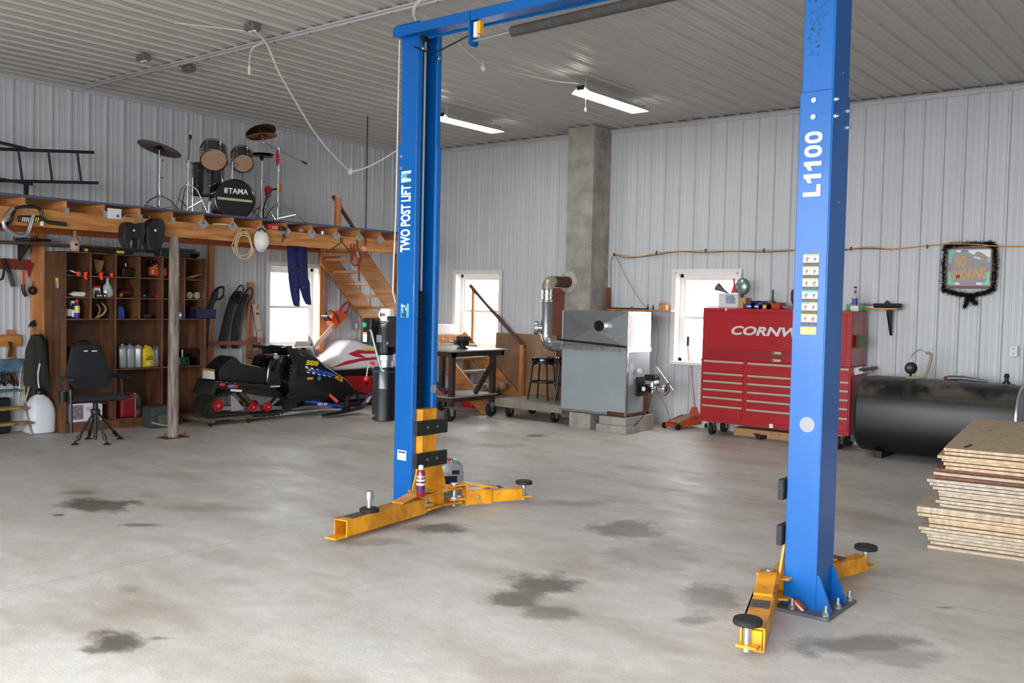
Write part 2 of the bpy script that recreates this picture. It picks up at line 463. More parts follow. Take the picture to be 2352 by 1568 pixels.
wr = backing('wall_right', 'white ribbed steel side wall', [((ROOM_X + .025, ROOM_Y - .2, 0), (ROOM_X + T, .2, CEIL + .1))])
panels(wr, panel_m, ROOM_Y, 0, CEIL, lambda u, v, d: (ROOM_X + .022 - d, u, v))
dh = (DOOR[0], DOOR[1], 0.0, DOOR[2])
wf = backing('wall_front', 'white ribbed steel wall with the open overhead door', [((a, ROOM_Y - T, c), (b, ROOM_Y - .025, d)) for a, b, c, d in around(-.2, ROOM_X + .2, CEIL + .1, [dh])])
panels(wf, panel_m, 0, ROOM_X, CEIL, lambda u, v, d: (u, ROOM_Y - .022 + d, v), [dh])
ce = backing('ceiling', 'white ribbed steel ceiling', [((-T, ROOM_Y - T, CEIL + .025), (ROOM_X + T, T, CEIL + .1))])
def ceil_panels(y0, y1, dz):
    panels(ce, ceil_m, 0, ROOM_X, y1 - y0, lambda u, v, d: (u, y0 + v, CEIL + .022 - d + dz), phase=.02, minor=1.0)
ceil_panels(-5.86, 0, 0); ceil_panels(ROOM_Y, -5.86, .002)
# trims of bent sheet where wall and ceiling meet, in the corner, and over the lap of the ceiling sheets
def trim(n, label, pts_boxes):
    t = thing('trim_%d' % n, label, None, (0, 0, 0), kind='structure')
    for i, (a, b) in enumerate(pts_boxes): MB().box(a, b).part('flange', trim_m, t, bevel=.003)
    return t
trim(1, 'bent steel trim along the top of the left wall', [((0, ROOM_Y, CEIL - .06), (.012, 0, CEIL)), ((0, ROOM_Y, CEIL - .014), (.05, 0, CEIL - .002))])
trim(2, 'bent steel trim along the top of the back wall', [((0, -.012, CEIL - .06), (ROOM_X, 0, CEIL)), ((0, -.05, CEIL - .014), (ROOM_X, 0, CEIL - .002))])
trim(3, 'bent steel trim in the corner of the two walls', [((0, -.07, 0), (.012, 0, CEIL)), ((0, -.012, 0), (.07, 0, CEIL))])
t4 = trim(4, 'narrow steel strip over the lap of the ceiling sheets', [((0, -5.90, CEIL - .012), (ROOM_X, -5.80, CEIL + .004)), ((0, -5.86, CEIL - .026), (ROOM_X, -5.835, CEIL - .008))])
for i in range(16):
    MB().cyl((.5 + i * .55, -5.85, CEIL - .03), (.5 + i * .55, -5.85, CEIL - .02), .009, n=6).part('screw', black_m, t4)

def window(n, label, org, du, dn, w, h):
    """org: lower corner on the inner wall face, du: along the wall, dn: outwards"""
    t = thing('window_%d' % n, label, None, org, kind='structure')
    o, du, dn = Vector(org), Vector(du), Vector(dn)
    def bx(name, u0, u1, z0, z1, n0, n1, mat, par=t, **k):
        a = o + du * u0 + Z * z0 + dn * n0; b = o + du * u1 + Z * z1 + dn * n1
        return MB().box(a, b).part(name, mat, par, **k)
    for u0, u1 in ((-.0, .016), (w - .016, w)): bx('jamb', u0, u1, 0, h, -.03, T, white_m)
    bx('jamb', 0, w, h - .016, h, -.03, T, white_m); bx('sill', -.03, w + .03, -.03, .012, -.07, T, white_m, bevel=.004)
    for u0, u1, z0, z1 in ((-.05, .0, -.03, h), (w, w + .05, -.03, h), (-.05, w + .05, h, h + .05)):
        bx('casing', u0, u1, z0, z1, -.034, -.018, white_m)
    d0 = T - .06
    for u0, u1 in ((.016, .06), (w - .06, w - .016)): bx('window_frame', u0, u1, .012, h - .016, d0, d0 + .05, white_m)
    bx('window_frame', .016, w - .016, h - .065, h - .016, d0, d0 + .05, white_m); bx('window_frame', .016, w - .016, .012, .055, d0, d0 + .05, white_m)
    mid = h * .5
    for z0, z1, dd in ((.055, mid + .02, 0), (mid - .02, h - .065, .022)):
        s = bx('sash', .06, .095, z0, z1, d0 + dd, d0 + dd + .022, white_m)
        bx('rail', w - .095, w - .06, z0, z1, d0 + dd, d0 + dd + .022, white_m, par=s)
        bx('rail', .095, w - .095, z0, z0 + .038, d0 + dd, d0 + dd + .022, white_m, par=s)
        bx('rail', .095, w - .095, z1 - .038, z1, d0 + dd, d0 + dd + .022, white_m, par=s)
        bx('pane', .095, w - .095, z0 + .038, z1 - .038, d0 + dd + .009, d0 + dd + .013, glass_m, par=s)
    return t
window(1, 'white sash window in the left wall behind the hanging trousers', (0, WIN_L[0], WIN_L[2]), Y, -X, WIN_L[1] - WIN_L[0], WIN_L[3] - WIN_L[2])
window(4, 'white sash window in the left wall behind the cubby shelf', (0, WIN_L2[0], WIN_L2[2]), Y, -X, WIN_L2[1] - WIN_L2[0], WIN_L2[3] - WIN_L2[2])
window(2, 'white sash window in the back wall above the stair landing', (WIN_B[0][0], 0, WIN_B[0][2]), X, Y, WIN_B[0][1] - WIN_B[0][0], WIN_B[0][3] - WIN_B[0][2])
window(3, 'white sash window in the back wall beside the red tool chest', (WIN_B[1][0], 0, WIN_B[1][2]), X, Y, WIN_B[1][1] - WIN_B[1][0], WIN_B[1][3] - WIN_B[1][2])
# the raised overhead door behind the camera: sections folded up along the ceiling
d1 = thing('door_1', 'white sectional overhead door raised under the ceiling', None, ((DOOR[0] + DOOR[1]) / 2, ROOM_Y + .2, DOOR[2]), kind='structure')
for i in range(3):
    MB().box((DOOR[0], ROOM_Y + .25 + i * .55, CEIL - .32), (DOOR[1], ROOM_Y + .78 + i * .55, CEIL - .27)).part('door_section', white_m, d1, bevel=.006)
# ground outside, so that the windows look out on something
MB().box((-40, -45, -.5), (45, 40, -.25)).single('ground_outside', M('wet_gravel', (158, 158, 160), .9, var=.2, scale=.3), 'grey ground outside the windows', None, kind='structure')
# chimney of concrete blocks against the back wall
ch = thing('chimney', 'grey concrete block chimney rising from floor to ceiling', 'chimney', (3.84, -.25, 0))
CX0, CX1, CY0 = 3.54, 3.99, -.45
MB().box((CX0 + .006, CY0 + .006, 0), (CX1 - .006, -.002, CEIL - .001)).part('mortar_core', mortar_m, ch)
nc = 20; hc = (CEIL - .004) / nc
for i in range(nc):
    z0, z1 = i * hc + .004, (i + 1) * hc - .004
    cut = CX0 + (.235 if i % 2 else .4)
    rng = [(CX0, cut - .004), (cut + .004, CX1)] if i % 2 else [(CX0, CX1)]
    for a, b in rng:
        MB().box((a, CY0 + random.uniform(-.002, .002), z0), (b, CY0 + .2, z1)).part('block', cast_m, ch, bevel=.004)
    MB().box((CX0, CY0 + .208, z0), (CX1, -.0, z1)).part('block', cast_m, ch, bevel=.004)
# ================================================================ two-post car lift
LX0, LX1, LY0, LY1 = 6.13, 6.32, -6.40, -6.11      # left column
RX0, RX1, RY0, RY1 = 9.505, 9.69, -6.67, -6.415    # right column
COLH = 3.80
decal_m = M('white_decal', (236, 238, 240), .4)
def column(x0, x1, y0, y1, op, z0, z1, t=.012, lip=.055):
    """C section, open towards op (+1: +x, -1: -x); returns (shell, lips)"""
    a = MB(); wx = (x0, x0 + t) if op > 0 else (x1 - t, x1)
    a.box((wx[0], y0, z0), (wx[1], y1, z1))
    a.box((x0, y0, z0), (x1, y0 + t, z1)); a.box((x0, y1 - t, z0), (x1, y1, z1))
    b = MB(); lx = (x1 - t, x1 + .001) if op > 0 else (x0 - .001, x0 + t)
    b.box((lx[0], y0 + t * .5, z0), (lx[1], y0 + lip, z1)); b.box((lx[0], y1 - lip, z0), (lx[1], y1 - t * .5, z1))
    return a, b
def bolt(par, p, d, r=.011, l=.02, m=None):
    p = Vector(p); d = Vector(d)
    b = MB().cyl(p, p + d * l * .45, r * 1.35, n=6).cyl(p + d * l * .45, p + d * l, r * .7, n=8)
    return b.part('bolt', m or zinc_m, par)
lift = thing('two_post_lift', 'blue two-post car lift with yellow arms standing in the middle of the floor', 'car lift', ((LX0 + RX1) / 2, -6.4, 0))
def build_column(x0, x1, y0, y1, op, sleeve):
    a, b = column(x0 + .006, x1 - .006, y0 + .008, y1 - .008, op, 0, COLH)
    c = a.part('column', blue_m, lift, bevel=.004); b.part('lip', blue_lip_m, c, bevel=.003)
    a, b = column(x0, x1, y0, y1, op, .012, sleeve, t=.010)
    sl = a.part('column_sleeve', blue_m, lift, bevel=.004); b.part('lip', blue_lip_m, sl, bevel=.003)
    # base plate with gussets and anchors
    px0, px1, py0, py1 = x0 - .02, x1 + .11, y0 - .10, y1 + .09
    if op > 0: px0, px1, py0 = x0 - .0, x1 + .02, y0 - .0
    bp = MB().box((px0, py0, 0), (px1, py1, .018)).part('base_plate', M('scuffed_blue_plate', (98, 104, 116), .5, .2, var=.4, scale=9), lift, bevel=.004)
    ox = px1 if op < 0 else px0
    fx = x1 if op < 0 else x0
    sg = 1 if op < 0 else -1
    for yy in ((y0 + .012, y1 - .012) if op < 0 else ()):
        MB().prism([(fx, yy - .006, .018), (fx + sg * .09, yy - .006, .018), (fx + sg * .012, yy - .006, .21), (fx, yy - .006, .21)], (0, .012, 0)).part('gusset', blue_m, bp)
    for ax, ay in ((ox - sg * .03, py0 + .04), (ox - sg * .03, py1 - .04), ((px0 + px1) / 2 - sg * .06, py0 + .04), ((px0 + px1) / 2 - sg * .06, py1 - .04), (ox - sg * .03, (py0 + py1) / 2)):
        MB().cyl((ax, ay, .018), (ax, ay, .026), .022, n=12).cyl((ax, ay, .026), (ax, ay, .042), .017, n=6).cyl((ax, ay, .042), (ax, ay, .075), .009, n=8).part('anchor_bolt', zinc_m, bp)
    return c, sl
cl, sll = build_column(LX0, LX1, LY0, LY1, 1, 2.88)
cr, slr = build_column(RX0, RX1, RY0, RY1, -1, 2.84)
for z in (2.70, 2.79):
    bolt(sll, (6.165, LY0, z), -Y); bolt(slr, (9.585, RY0, z), -Y)
    for y in (RY0 + .03, RY1 - .03): bolt(slr, (RX1, y, z - .03 * (y > -6.55)), X)
    for y in (LY0 + .1, LY0 + .17): MB().cyl((LX0 + .0125, y, z - .09), (LX0 + .014, y, z - .09), .011, n=10).part('bolt_hole', black_m, sll)
for z in (2.95, 2.25): MB().cyl((RX1, -6.54, z), (RX1 + .004, -6.54, z), .006, n=8).part('rivet', zinc_m, slr)
# grey round covers over access holes
hole_m = M('grey_cover', (140, 142, 150), .5)
p = OY(1854, 975, RY0); MB().cyl(p, p - Y * .002, .042, n=28).part('cover_disc', hole_m, slr)
MB().cyl((LX1 + .001, LY1 - .045, .95), (LX1 + .003, LY1 - .045, .95), .035, n=24).part('cover_disc', hole_m, sll)
# scuffs high on the right column
sc_m = M('green_scuff', (16, 66, 110), .6)
for i in range(60):
    zz = 3.18 + random.gauss(0, .13); xx = 9.57 + random.gauss(0, .03)
    if RX0 + .01 < xx < RX1 - .01:
        s_ = random.uniform(.004, .022); MB().prism([(xx, RY0 + .0072, zz), (xx + s_, RY0 + .0072, zz + s_ * .3), (xx + s_ * .6, RY0 + .0072, zz + s_)], (0, -.0006, 0)).part('scuff', sc_m, cr)
# lettering down the faces
p0 = OY(941, 578, LY0 - .001); p1 = OY(941, 424, LY0 - .001)
p0.x = p1.x = OY(939, 560, LY0).x
mb = text_mb('TWO POST LIFT', (0, 0, 0), X, Z, 1.0, extrude=.004, bold=.034)
wd = max(v.x for v in mb.v); L_ = p1.z - p0.z; hh = .098
xl = OY(942, 500, LY0).x
mb = MB().add([Vector((xl - v.z * hh, LY0 - .003 + v.y * .1, p0.z + v.x / wd * L_)) for v in mb.v], mb.f)
mb.part('lettering', decal_m, sll, label='white lettering reading upwards')
def digit(pys, shape):
    """one bold character of L1100, reading upwards; pys: its start and end rows in the photograph"""
    xb_, xt_ = OY(1887, 380, RY0).x, OY(1847, 380, RY0).x
    z0_, z1_ = OY(1867, pys[0], RY0).z, OY(1867, pys[1], RY0).z
    P = lambda u, v: Vector((xb_ + (xt_ - xb_) * v, RY0 - .002, z0_ + (z1_ - z0_) * u))
    if shape == '0':
        mb = MB(); n = 32; rings = []
        for k in range(n):
            a = 2 * PI * k / n; c, s_ = math.cos(a), math.sin(a)
            sg_ = lambda q: math.copysign(abs(q) ** .8, q)
            mb.v += [P(.5 + .5 * sg_(c), .5 + .5 * sg_(s_)), P(.5 + .21 * sg_(c), .5 + .28 * sg_(s_))]
        for k in range(n): mb.f.append((2 * k, 2 * ((k + 1) % n), 2 * ((k + 1) % n) + 1, 2 * k + 1))
    else:
        o_ = {'L': [(0, 0), (1, 0), (1, .24), (.36, .24), (.36, 1), (0, 1)], '1': [(.52, 0), (1, 0), (1, 1), (.62, 1), (.42, .86), (.0, .74), (.0, .52), (.52, .62)]}[shape]
        mb = MB().prism([P(u, v) for u, v in o_], (0, -.001, 0))
    mb.part('lettering', decal_m, slr)
for pys, c in (((451, 424), 'L'), ((420, 400), '1'), ((391.5, 371), '1'), ((361, 334), '0'), ((329, 302.5), '0')): digit(pys, c)
# maker's emblem above the lettering on the left column
teal_m = M('teal_print', (70, 160, 150), .4); ltblue_m = M('pale_print', (196, 214, 236), .4)
e0, e1 = OY(922, 420, LY0), OY(945, 391, LY0)
def emb(pts, m, dy):
    w_, h_ = e1.x - e0.x, e1.z - e0.z
    MB().prism([(e0.x + u * w_, LY0 - dy - .002, e0.z + v * h_) for u, v in pts], (0, -.0006, 0)).part('emblem', m, sll)
emb([(0, 0), (1, .06), (1, .28), (.58, .5), (1, .78), (1, 1), (0, .96)], ltblue_m, .0008)
emb([(.04, .3), (.28, .46), (.62, .3), (.62, .42), (.42, .56), (.62, .72), (.62, .86), (.28, .66), (.04, .88), (.04, .72), (.18, .58), (.04, .44)], teal_m, .0016)
emb([(.66, .38), (.95, .28), (.62, .52), (.95, .78), (.66, .72), (.5, .55)], blue_m, .0016)
# stickers
lb = OY(930, 713, LY0)
st_ = MB().box((lb.x - .045, LY0 - .0015, lb.z - .055), (lb.x + .045, LY0 - .0005, lb.z + .055)).part('sticker', M('sky_blue_print', (96, 178, 214), .4, var=.25, scale=40), sll)
MB().box((lb.x - .035, LY0 - .0025, lb.z - .048), (lb.x + .02, LY0 - .0015, lb.z - .02)).part('sticker_print', M('dark_print', (60, 66, 80), .5), st_)
MB().box((lb.x + .004, LY0 - .0025, lb.z + .0), (lb.x + .03, LY0 - .0015, lb.z + .03)).part('sticker_print', yellow_m, st_)
MB().box((lb.x - .038, LY0 - .0025, lb.z + .03), (lb.x + .0, LY0 - .0015, lb.z + .042)).part('sticker_print', decal_m, st_)
lb = OY(923, 1045, LY0)
st_ = MB().box((lb.x - .05, LY0 - .0015, lb.z - .04), (lb.x + .05, LY0 - .0005, lb.z + .04)).part('sticker', M('pale_sticker', (196, 208, 226), .4), sll)
MB().box((lb.x - .04, LY0 - .0025, lb.z + .018), (lb.x + .04, LY0 - .0015, lb.z + .03)).part('sticker_print', M('dark_print', (60, 66, 80), .5), st_)
# strip of safety pictures on the right column
ox_ = M('amber_print', (232, 166, 40), .4); gr_ = M('green_print', (40, 170, 130), .4); dk_ = M('grey_print', (70, 66, 56), .5); rd_ = M('red_print', (206, 70, 70), .5); pu_ = M('plum_print', (78, 48, 96), .5)
rows = [(587, 0), (615, 0), (642, 0), (670, 1), (697, 2), (724, 0)]
def on_r(px, py): return OY(px, py, RY0)
xa, xb = on_r(1845, 600).x, on_r(1881, 600).x
for i, (py, kd) in enumerate(rows):
    z1 = on_r(1862, py - 3).z; zh = on_r(1862, py + 1).z; z2 = on_r(1862, py + 15.5).z; z3 = on_r(1862, py + 23.5).z
    q = MB().box((xa, RY0 - .0015, z2), (xb, RY0 - .0005, zh)).part('safety_sign', M('sign_white', (226, 236, 242), .4), slr)
    xm = (xa + xb) / 2
    for j, (u0, u1) in enumerate(((xa, xm), (xm, xb))):
        MB().box((u0, RY0 - .002, zh), (u1 - .001, RY0 - .0005, z1)).part('sign_header', gr_ if (kd == 1 or (kd == 2 and j == 0)) else ox_, q)
        MB().box((u0, RY0 - .002, z3), (u1 - .001, RY0 - .0005, z2 - .0005)).part('sign_caption', dk_, q)
        cx, cz, s_ = (u0 + u1) / 2, (zh + z2) / 2, (u1 - u0) * .3
        if (i + j) % 3 == 0:
            MB().tube(arc((cx, RY0 - .002, cz), X, Z, s_, 0, 2 * PI * .96, 12), .0016, n=5).part('sign_picture', rd_, q)
        MB().prism([(cx - s_, RY0 - .0018, cz - s_ * .6), (cx - s_ * .2, RY0 - .0018, cz - s_ * .2), (cx - s_ * .1, RY0 - .0018, cz - s_), (cx + s_ * .25, RY0 - .0018, cz - s_), (cx + s_ * .2, RY0 - .0018, cz), (cx + s_, RY0 - .0018, cz + s_ * .3), (cx + s_ * .1, RY0 - .0018, cz + s_ * .8)], (0, -.0006, 0)).part('sign_picture', pu_, q)
    MB().box((xm - .0006, RY0 - .0022, z2), (xm + .0006, RY0 - .0012, zh)).part('sign_divider', dk_, q)
MB().box((xa - .002, RY0 - .0015, on_r(1862, 768).z), (xb - .002, RY0 - .0005, on_r(1862, 751).z)).part('safety_sign', M('pale_yellow_print', (226, 200, 96), .45, var=.1, scale=30), slr)
# overhead beam, its hangers and the padded shut-off bar
BZ = 3.70
bm_ = MB().box((LX0, -6.49, BZ), (RX1, -6.478, BZ + .075)).box((LX0, -6.478, BZ + .062), (RX1, -6.30, BZ + .075)).box((LX0, -6.312, BZ), (RX1, -6.30, BZ + .075)).box((LX0, -6.478, BZ + .012), (RX1, -6.312, BZ + .02)).part('overhead_beam', blue_m, lift, bevel=.003)
MB().box((LX0 - .03, LY0 - .03, COLH), (LX1 + .03, LY1 + .03, COLH + .012)).part('top_plate', blue_m, lift, bevel=.002)
MB().box((RX0 - .03, RY0 - .03, COLH), (RX1 + .03, RY1 + .03, COLH + .012)).part('top_plate', blue_m, lift, bevel=.002)
bx_ = 6.93
MB().box((bx_ - .006, -6.5, 3.54), (bx_ + .006, -6.40, BZ + .06)).prism([(bx_ - .006, -6.5, 3.54), (bx_ - .006, -6.40, 3.54), (bx_ - .006, -6.42, 3.52), (bx_ - .006, -6.48, 3.52)], (.012, 0, 0)).part('hanger_plate', blue_m, lift)
MB().box((bx_ + .02, -6.475, 3.58), (bx_ + .06, -6.44, 3.69)).part('limit_switch', M('switch_white', (216, 216, 210), .5), lift, bevel=.003)
MB().box((bx_ + .06, -6.48, 3.60), (bx_ + .09, -6.44, 3.69)).part('switch_label', ox_, lift, bevel=.002)
MB().cyl((bx_ + .0, -6.45, 3.56), (bx_ + .37, -6.45, 3.573), .011, n=10).cyl((9.0, -6.45, 3.60), (9.4, -6.45, 3.62), .011, n=10).part('shut_off_bar', zinc_m, lift, smooth=True)
MB().lathe((bx_ + .36, -6.45, 3.572), [(.02, 0), (.036, .005), (.037, .02), (.037, 1.7), (.036, 1.72), (.02, 1.725)], n=16, axis=Vector((1, 0, .018))).part('foam_pad', M('grey_foam', (66, 64, 62), .9, var=.35, scale=20), lift, smooth=True)
# cables, chain and hoses inside the left column
MB().tube([(6.24, -6.235, 3.72), (6.245, -6.24, 2.0), (6.25, -6.245, .78)], .010, n=8).part('lift_cable', M('pale_cable', (200, 204, 206), .5), lift, smooth=True)
MB().tube(spline([(6.17, -6.2, 3.79), (6.2, -6.33, 3.93), (6.32, -6.35, 4.02), (6.38, -6.25, CEIL - .02)], 6), .016, n=8).part('power_conduit', M('grey_conduit', (176, 178, 176), .5), lift, smooth=True)
MB().tube(spline([(6.3, -6.42, 3.62), (6.5, -6.42, 3.55), (6.75, -6.46, 3.57), (6.95, -6.46, 3.62)], 6), .006, n=6).part('switch_wire', black_m, lift, smooth=True)
pl = MB().cyl((6.3, -6.33, 3.72), (6.345, -6.33, 3.72), .045, n=18).part('pulley', iron_m, lift)
for yy, zz in ((-6.35, 3.62), (-6.36, 3.73), (-6.17, 3.58)): bolt(pl, (LX1 - .002, yy, zz), X, r=.014, l=.03, m=chrome_m)
chn = MB()
for i in range(22):
    z = .82 + i * .042
    chn.box((6.31, -6.335, z), (6.325, -6.30, z + .034))
chn.part('lift_chain', M('oiled_chain', (22, 21, 20), .45, .4), lift)
MB().box((6.305, -6.34, .80), (6.31, -6.295, 1.72)).part('chain_backing', black_m, lift)
MB().cyl((6.30, -6.355, .79), (6.30, -6.355, .97), .017, n=10).cyl((6.30, -6.355, .97), (6.30, -6.355, 1.05), .007, n=8).part('chain_anchor', zinc_m, lift, smooth=True)
for i in range(9):
    for yy in (-6.29, -6.21):
        MB().box((LX0 + .0102, yy, 1.35 + i * .09), (LX0 + .0112, yy + .03, 1.40 + i * .09)).part('latch_slot', M('worn_blue', (52, 84, 150), .35, .3), sll)
# hose along the outer edge of the left column
MB().tube([(6.122, -6.405, 3.70), (6.118, -6.41, 2.35), (6.112, -6.42, 1.9), (6.11, -6.42, 1.72), (6.10, -6.38, 1.64)], .006, n=6).part('electric_wire', M('pale_wire', (200, 200, 198), .5), lift)

# carriages, slide blocks, arms and pads
tread_m = M('grip_strip', (96, 84, 72), .9, var=.4, scale=30, bump=.5)
def carriage(xc, y0, y1, op, piv=.13):
    """yellow carriage riding in the column, plates reaching out towards op"""
    ya, yb = y0 + .06, y1 - .06; xf = xc + op * .0
    c = MB().box((xc - .05, ya, .10), (xc + .05, yb, .80)).part('carriage', yellow_m, lift, bevel=.006)
    xo = xc + op * .05
    MB().prism([(xo, ya - .01, .46), (xo, yb + .01, .46), (xo, yb + .10, .20), (xo, yb + .10, .17), (xo, ya - .10, .17), (xo, ya - .10, .20)], (op * .012, 0, 0)).part('carriage_web', yellow_m, c)
    for z in (.60, .345):
        b = MB().box((xo + op * .002, y0 - .035, z), (xo + op * .034, y1 + .035, z + .115)).part('slide_block', M('black_nylon', (30, 30, 31), .6, var=.25, scale=60, bump=.3), c, bevel=.004)
        for yy in (ya + .03, yb - .03): MB().cyl((xo + op * .034, yy, z + .06), (xo + op * .038, yy, z + .06), .009, n=10).part('screw', zinc_m, b) if False else MB().cyl((xo + op * .034, yy, z + .06), (xo + op * .038, yy, z + .06), .009, n=10).part('bolt', zinc_m, c)
    # yoke plates
    for z, nm in ((.158, 'yoke_plate'), (.045, 'yoke_plate')):
        MB().prism([(xo - op * .05, y0 - .04, z), (xo + op * (piv - .03), y0 - .09, z), (xo + op * (piv + .07), y0 - .05, z), (xo + op * (piv + .04), (y0 + y1) / 2, z), (xo + op * (piv + .07), y1 + .05, z), (xo + op * (piv - .03), y1 + .09, z), (xo - op * .05, y1 + .04, z)], (0, 0, .014)).part(nm, yellow_m, c, bevel=.003)
    MB().box((xo + op * .02, (y0 + y1) / 2 - .03, .06), (xo + op * (piv + .01), (y0 + y1) / 2 + .03, .158)).part('yoke_web', yellow_m, c)
    for yy in (y0 - .02, y1 + .02):
        MB().cyl((xo + op * piv, yy, .02), (xo + op * piv, yy, .19), .022, n=14).cyl((xo + op * piv, yy, .19), (xo + op * piv, yy, .20), .03, n=14).part('pivot_pin', zinc_m, c, smooth=True)
        MB().lathe((xo + op * piv, yy, .075), [(.05, 0), (.05, .02), (.03, .022)], n=18).part('gear_segment', zinc_m, c)
    return c, xo + op * piv
def arm(p0, p1, padpos, ext=.0, low=True, upside=False):
    """telescoping arm from the pivot p0 to its end p1 with a round pad"""
    p0, p1 = Vector(p0), Vector(p1); d = (p1 - p0); d.z = 0; d.normalize(); sd = d.cross(Z)
    L = (p1 - p0).length; h, w_ = .118, .115; zc = .088
    a0 = p0 + d * .09; a1 = p1 - d * ext; a0.z = a1.z = zc
    a = MB(); t = .008
    for s_, ww, hh, in ((1, t, h), (-1, t, h)):
        a.bar(a0 + sd * (s_ * (w_ - t) / 2), a1 + sd * (s_ * (w_ - t) / 2), ww, hh)
    a.bar(a0 + Z * (h - t) / 2, a1 + Z * (h - t) / 2, w_, t); a.bar(a0 - Z * (h - t) / 2, a1 - Z * (h - t) / 2, w_, t)
    ar = a.part('arm', yellow_m, lift, bevel=.002)
    # sloping knuckle towards the pivot
    k1 = p0 + d * .36
    tp = [(p0 - d * .05, .176), (p0 + d * .09, .196), (k1, zc + h / 2 + .006)]
    for (u, zu), (v, zv) in zip(tp, tp[1:]):
        u, v = Vector((u.x, u.y, zu)), Vector((v.x, v.y, zv)); MB().bar(u, v, .10, .014).part('knuckle_strap', yellow_m, ar, bevel=.003)
    MB().bar(Vector((a0.x, a0.y, .11)) - d * .006, Vector((a0.x, a0.y, .11)) + d * .006, w_, .17).part('knuckle_plate', yellow_m, ar)
    MB().bar(Vector((p0.x, p0.y, .075)) - d * .05, Vector((a0.x, a0.y, .075)), .09, .016).part('knuckle_lug', yellow_m, ar)
    b0 = p1 - d * .02; b0.z = zc - .004
    if not upside: MB().bar(a1 - d * .06 - Z * .004, p1 - Z * .004 + Z * (zc - p1.z), .092, .096).part('extension', yellow_m, ar, bevel=.003)
    tip = Vector((padpos[0], padpos[1], 0))
    MB().bar(Vector((p1.x, p1.y, .034 if upside else .062)) - d * .06, Vector((tip.x, tip.y, .034 if upside else .062)) + d * .05, .10, .012).part('tongue', yellow_m, ar)
    MB().bar(a0 + d * (L * (.68 if upside else .40)) + Z * (h / 2 + .002), a0 + d * (L * (.84 if upside else .55)) + Z * (h / 2 + .002), w_ * .8, .004).part('grip_patch', tread_m, ar)
    bolt(ar, a0 + d * .1 + sd * w_ / 2, sd, r=.01, l=.01)
    if upside:
        q = a0 + d * (L * .60); zz = zc + h / 2
        pd = MB().lathe((q.x, q.y, zz), [(.066, 0), (.07, .006), (.07, .022), (.062, .028), (.02, .03)], n=26).part('lift_pad', rubber_m, ar, smooth=True)
        MB().lathe((q.x, q.y, zz + .028), [(.02, 0), (.022, .06), (.03, .062), (.03, .12), (.02, .122)], n=16).part('pad_screw', zinc_m, ar, smooth=True)
    else:
        MB().lathe((tip.x, tip.y, .03), [(.026, 0), (.026, .03), (.021, .035), (.021, .13)], n=16).part('pad_screw', zinc_m, ar, smooth=True)
        pd = MB().lathe((tip.x, tip.y, .155), [(.03, 0), (.066, .004), (.07, .008), (.07, .026), (.064, .032), (.02, .033)], n=26).part('lift_pad', rubber_m, ar, smooth=True)
    return ar
c1, px1_ = carriage(6.33, LY0, LY1, 1)
arm((px1_, LY0 - .02, .1), FL(782, 1225, .05), FL(770, 1228, .05), ext=.0, upside=True)
arm((px1_, LY1 + .02, .1), FL(1196, 1128, .1), FL(1203, 1127, .1), ext=.28)
c2, px2_ = carriage(9.553, RY0, RY1, -1, .075)
arm((px2_, RY0 - .02, .1), FL(1728, 1462, .1), FL(1716, 1470, .08), ext=.0)
arm((px2_ + .02, RY1 + .02, .1), FL(1978, 1285, .1), FL(1988, 1283, .1), ext=.3)

# hydraulic power unit on the outer side of the left column
pu = thing('hydraulic_pump', 'black electric motor over a black oil tank bolted to the lift column', 'pump', (5.97, -6.26, .6))
pc = OY(884, 900, -6.26); PXc, PYc = pc.x, -6.26
zt0, zt1, zm1 = OY(884, 966, PYc).z, OY(884, 842, PYc).z, OY(884, 738, PYc).z
tank_m = M('black_tank_enamel', (22, 23, 26), .3, coat=.3)
MB().lathe((PXc, PYc, zt0), [(.085, 0), (.103, .012), (.105, .03), (.105, .27 * 1.0), (.1065, .275), (.105, .28), (.105, zt1 - zt0 - .02), (.095, zt1 - zt0)], n=30).part('oil_tank', tank_m, pu, smooth=True)
MB().cyl((PXc - .02, PYc - .10, zt0 + .05), (PXc - .025, PYc - .118, zt0 + .05), .014, n=12).part('drain_plug', zinc_m, pu)
zb = zt1 + .0
MB().lathe((PXc, PYc, zb), [(.06, 0), (.06, .05), (.075, .055), (.075, .10)], n=24).part('pump_block', zinc_m, pu, smooth=True)
MB().lathe((PXc + .0, PYc, zb + .10), [(.05, 0), (.09, .012), (.094, .03), (.094, zm1 - zb - .16), (.098, zm1 - zb - .15), (.098, zm1 - zb - .12), (.06, zm1 - zb - .1005)], n=30).part('motor', gloss_black_m, pu, smooth=True)
bxx = PXc - .12
bx = MB().box((bxx - .005, PYc - .14, zb + .19), (bxx + .09, PYc - .04, zb + .40)).part('switch_box', black_m, pu, bevel=.004)
gb = MB().cyl((bxx + .025, PYc - .14, zb + .345), (bxx + .025, PYc - .156, zb + .345), .02, n=16).part('start_button', M('green_button', (60, 170, 110), .4), bx)
MB().box((bxx + .0, PYc - .1415, zb + .205), (bxx + .045, PYc - .14, zb + .27)).part('box_label', decal_m, bx)
MB().box((bxx + .0, PYc - .142, zb + .27), (bxx + .045, PYc - .14, zb + .285)).part('box_label', M('amber_label', (224, 150, 50), .4), bx)
MB().box((PXc - .01, PYc - .095, zb + .205), (PXc + .05, PYc - .088, zb + .265)).part('motor_plate', M('grey_plate', (150, 160, 172), .35, .5), pu)
MB().box((PXc + .07, PYc - .06, zb + .17), (LX0 - .002, PYc + .05, zb + .42)).part('mount_bracket', iron_m, pu, bevel=.004)
for zz in (zb + .2, zb + .38): MB().cyl((PXc + .09, PYc - .06, zz), (PXc + .09, PYc - .07, zz), .012, n=6).part('bolt', zinc_m, pu)
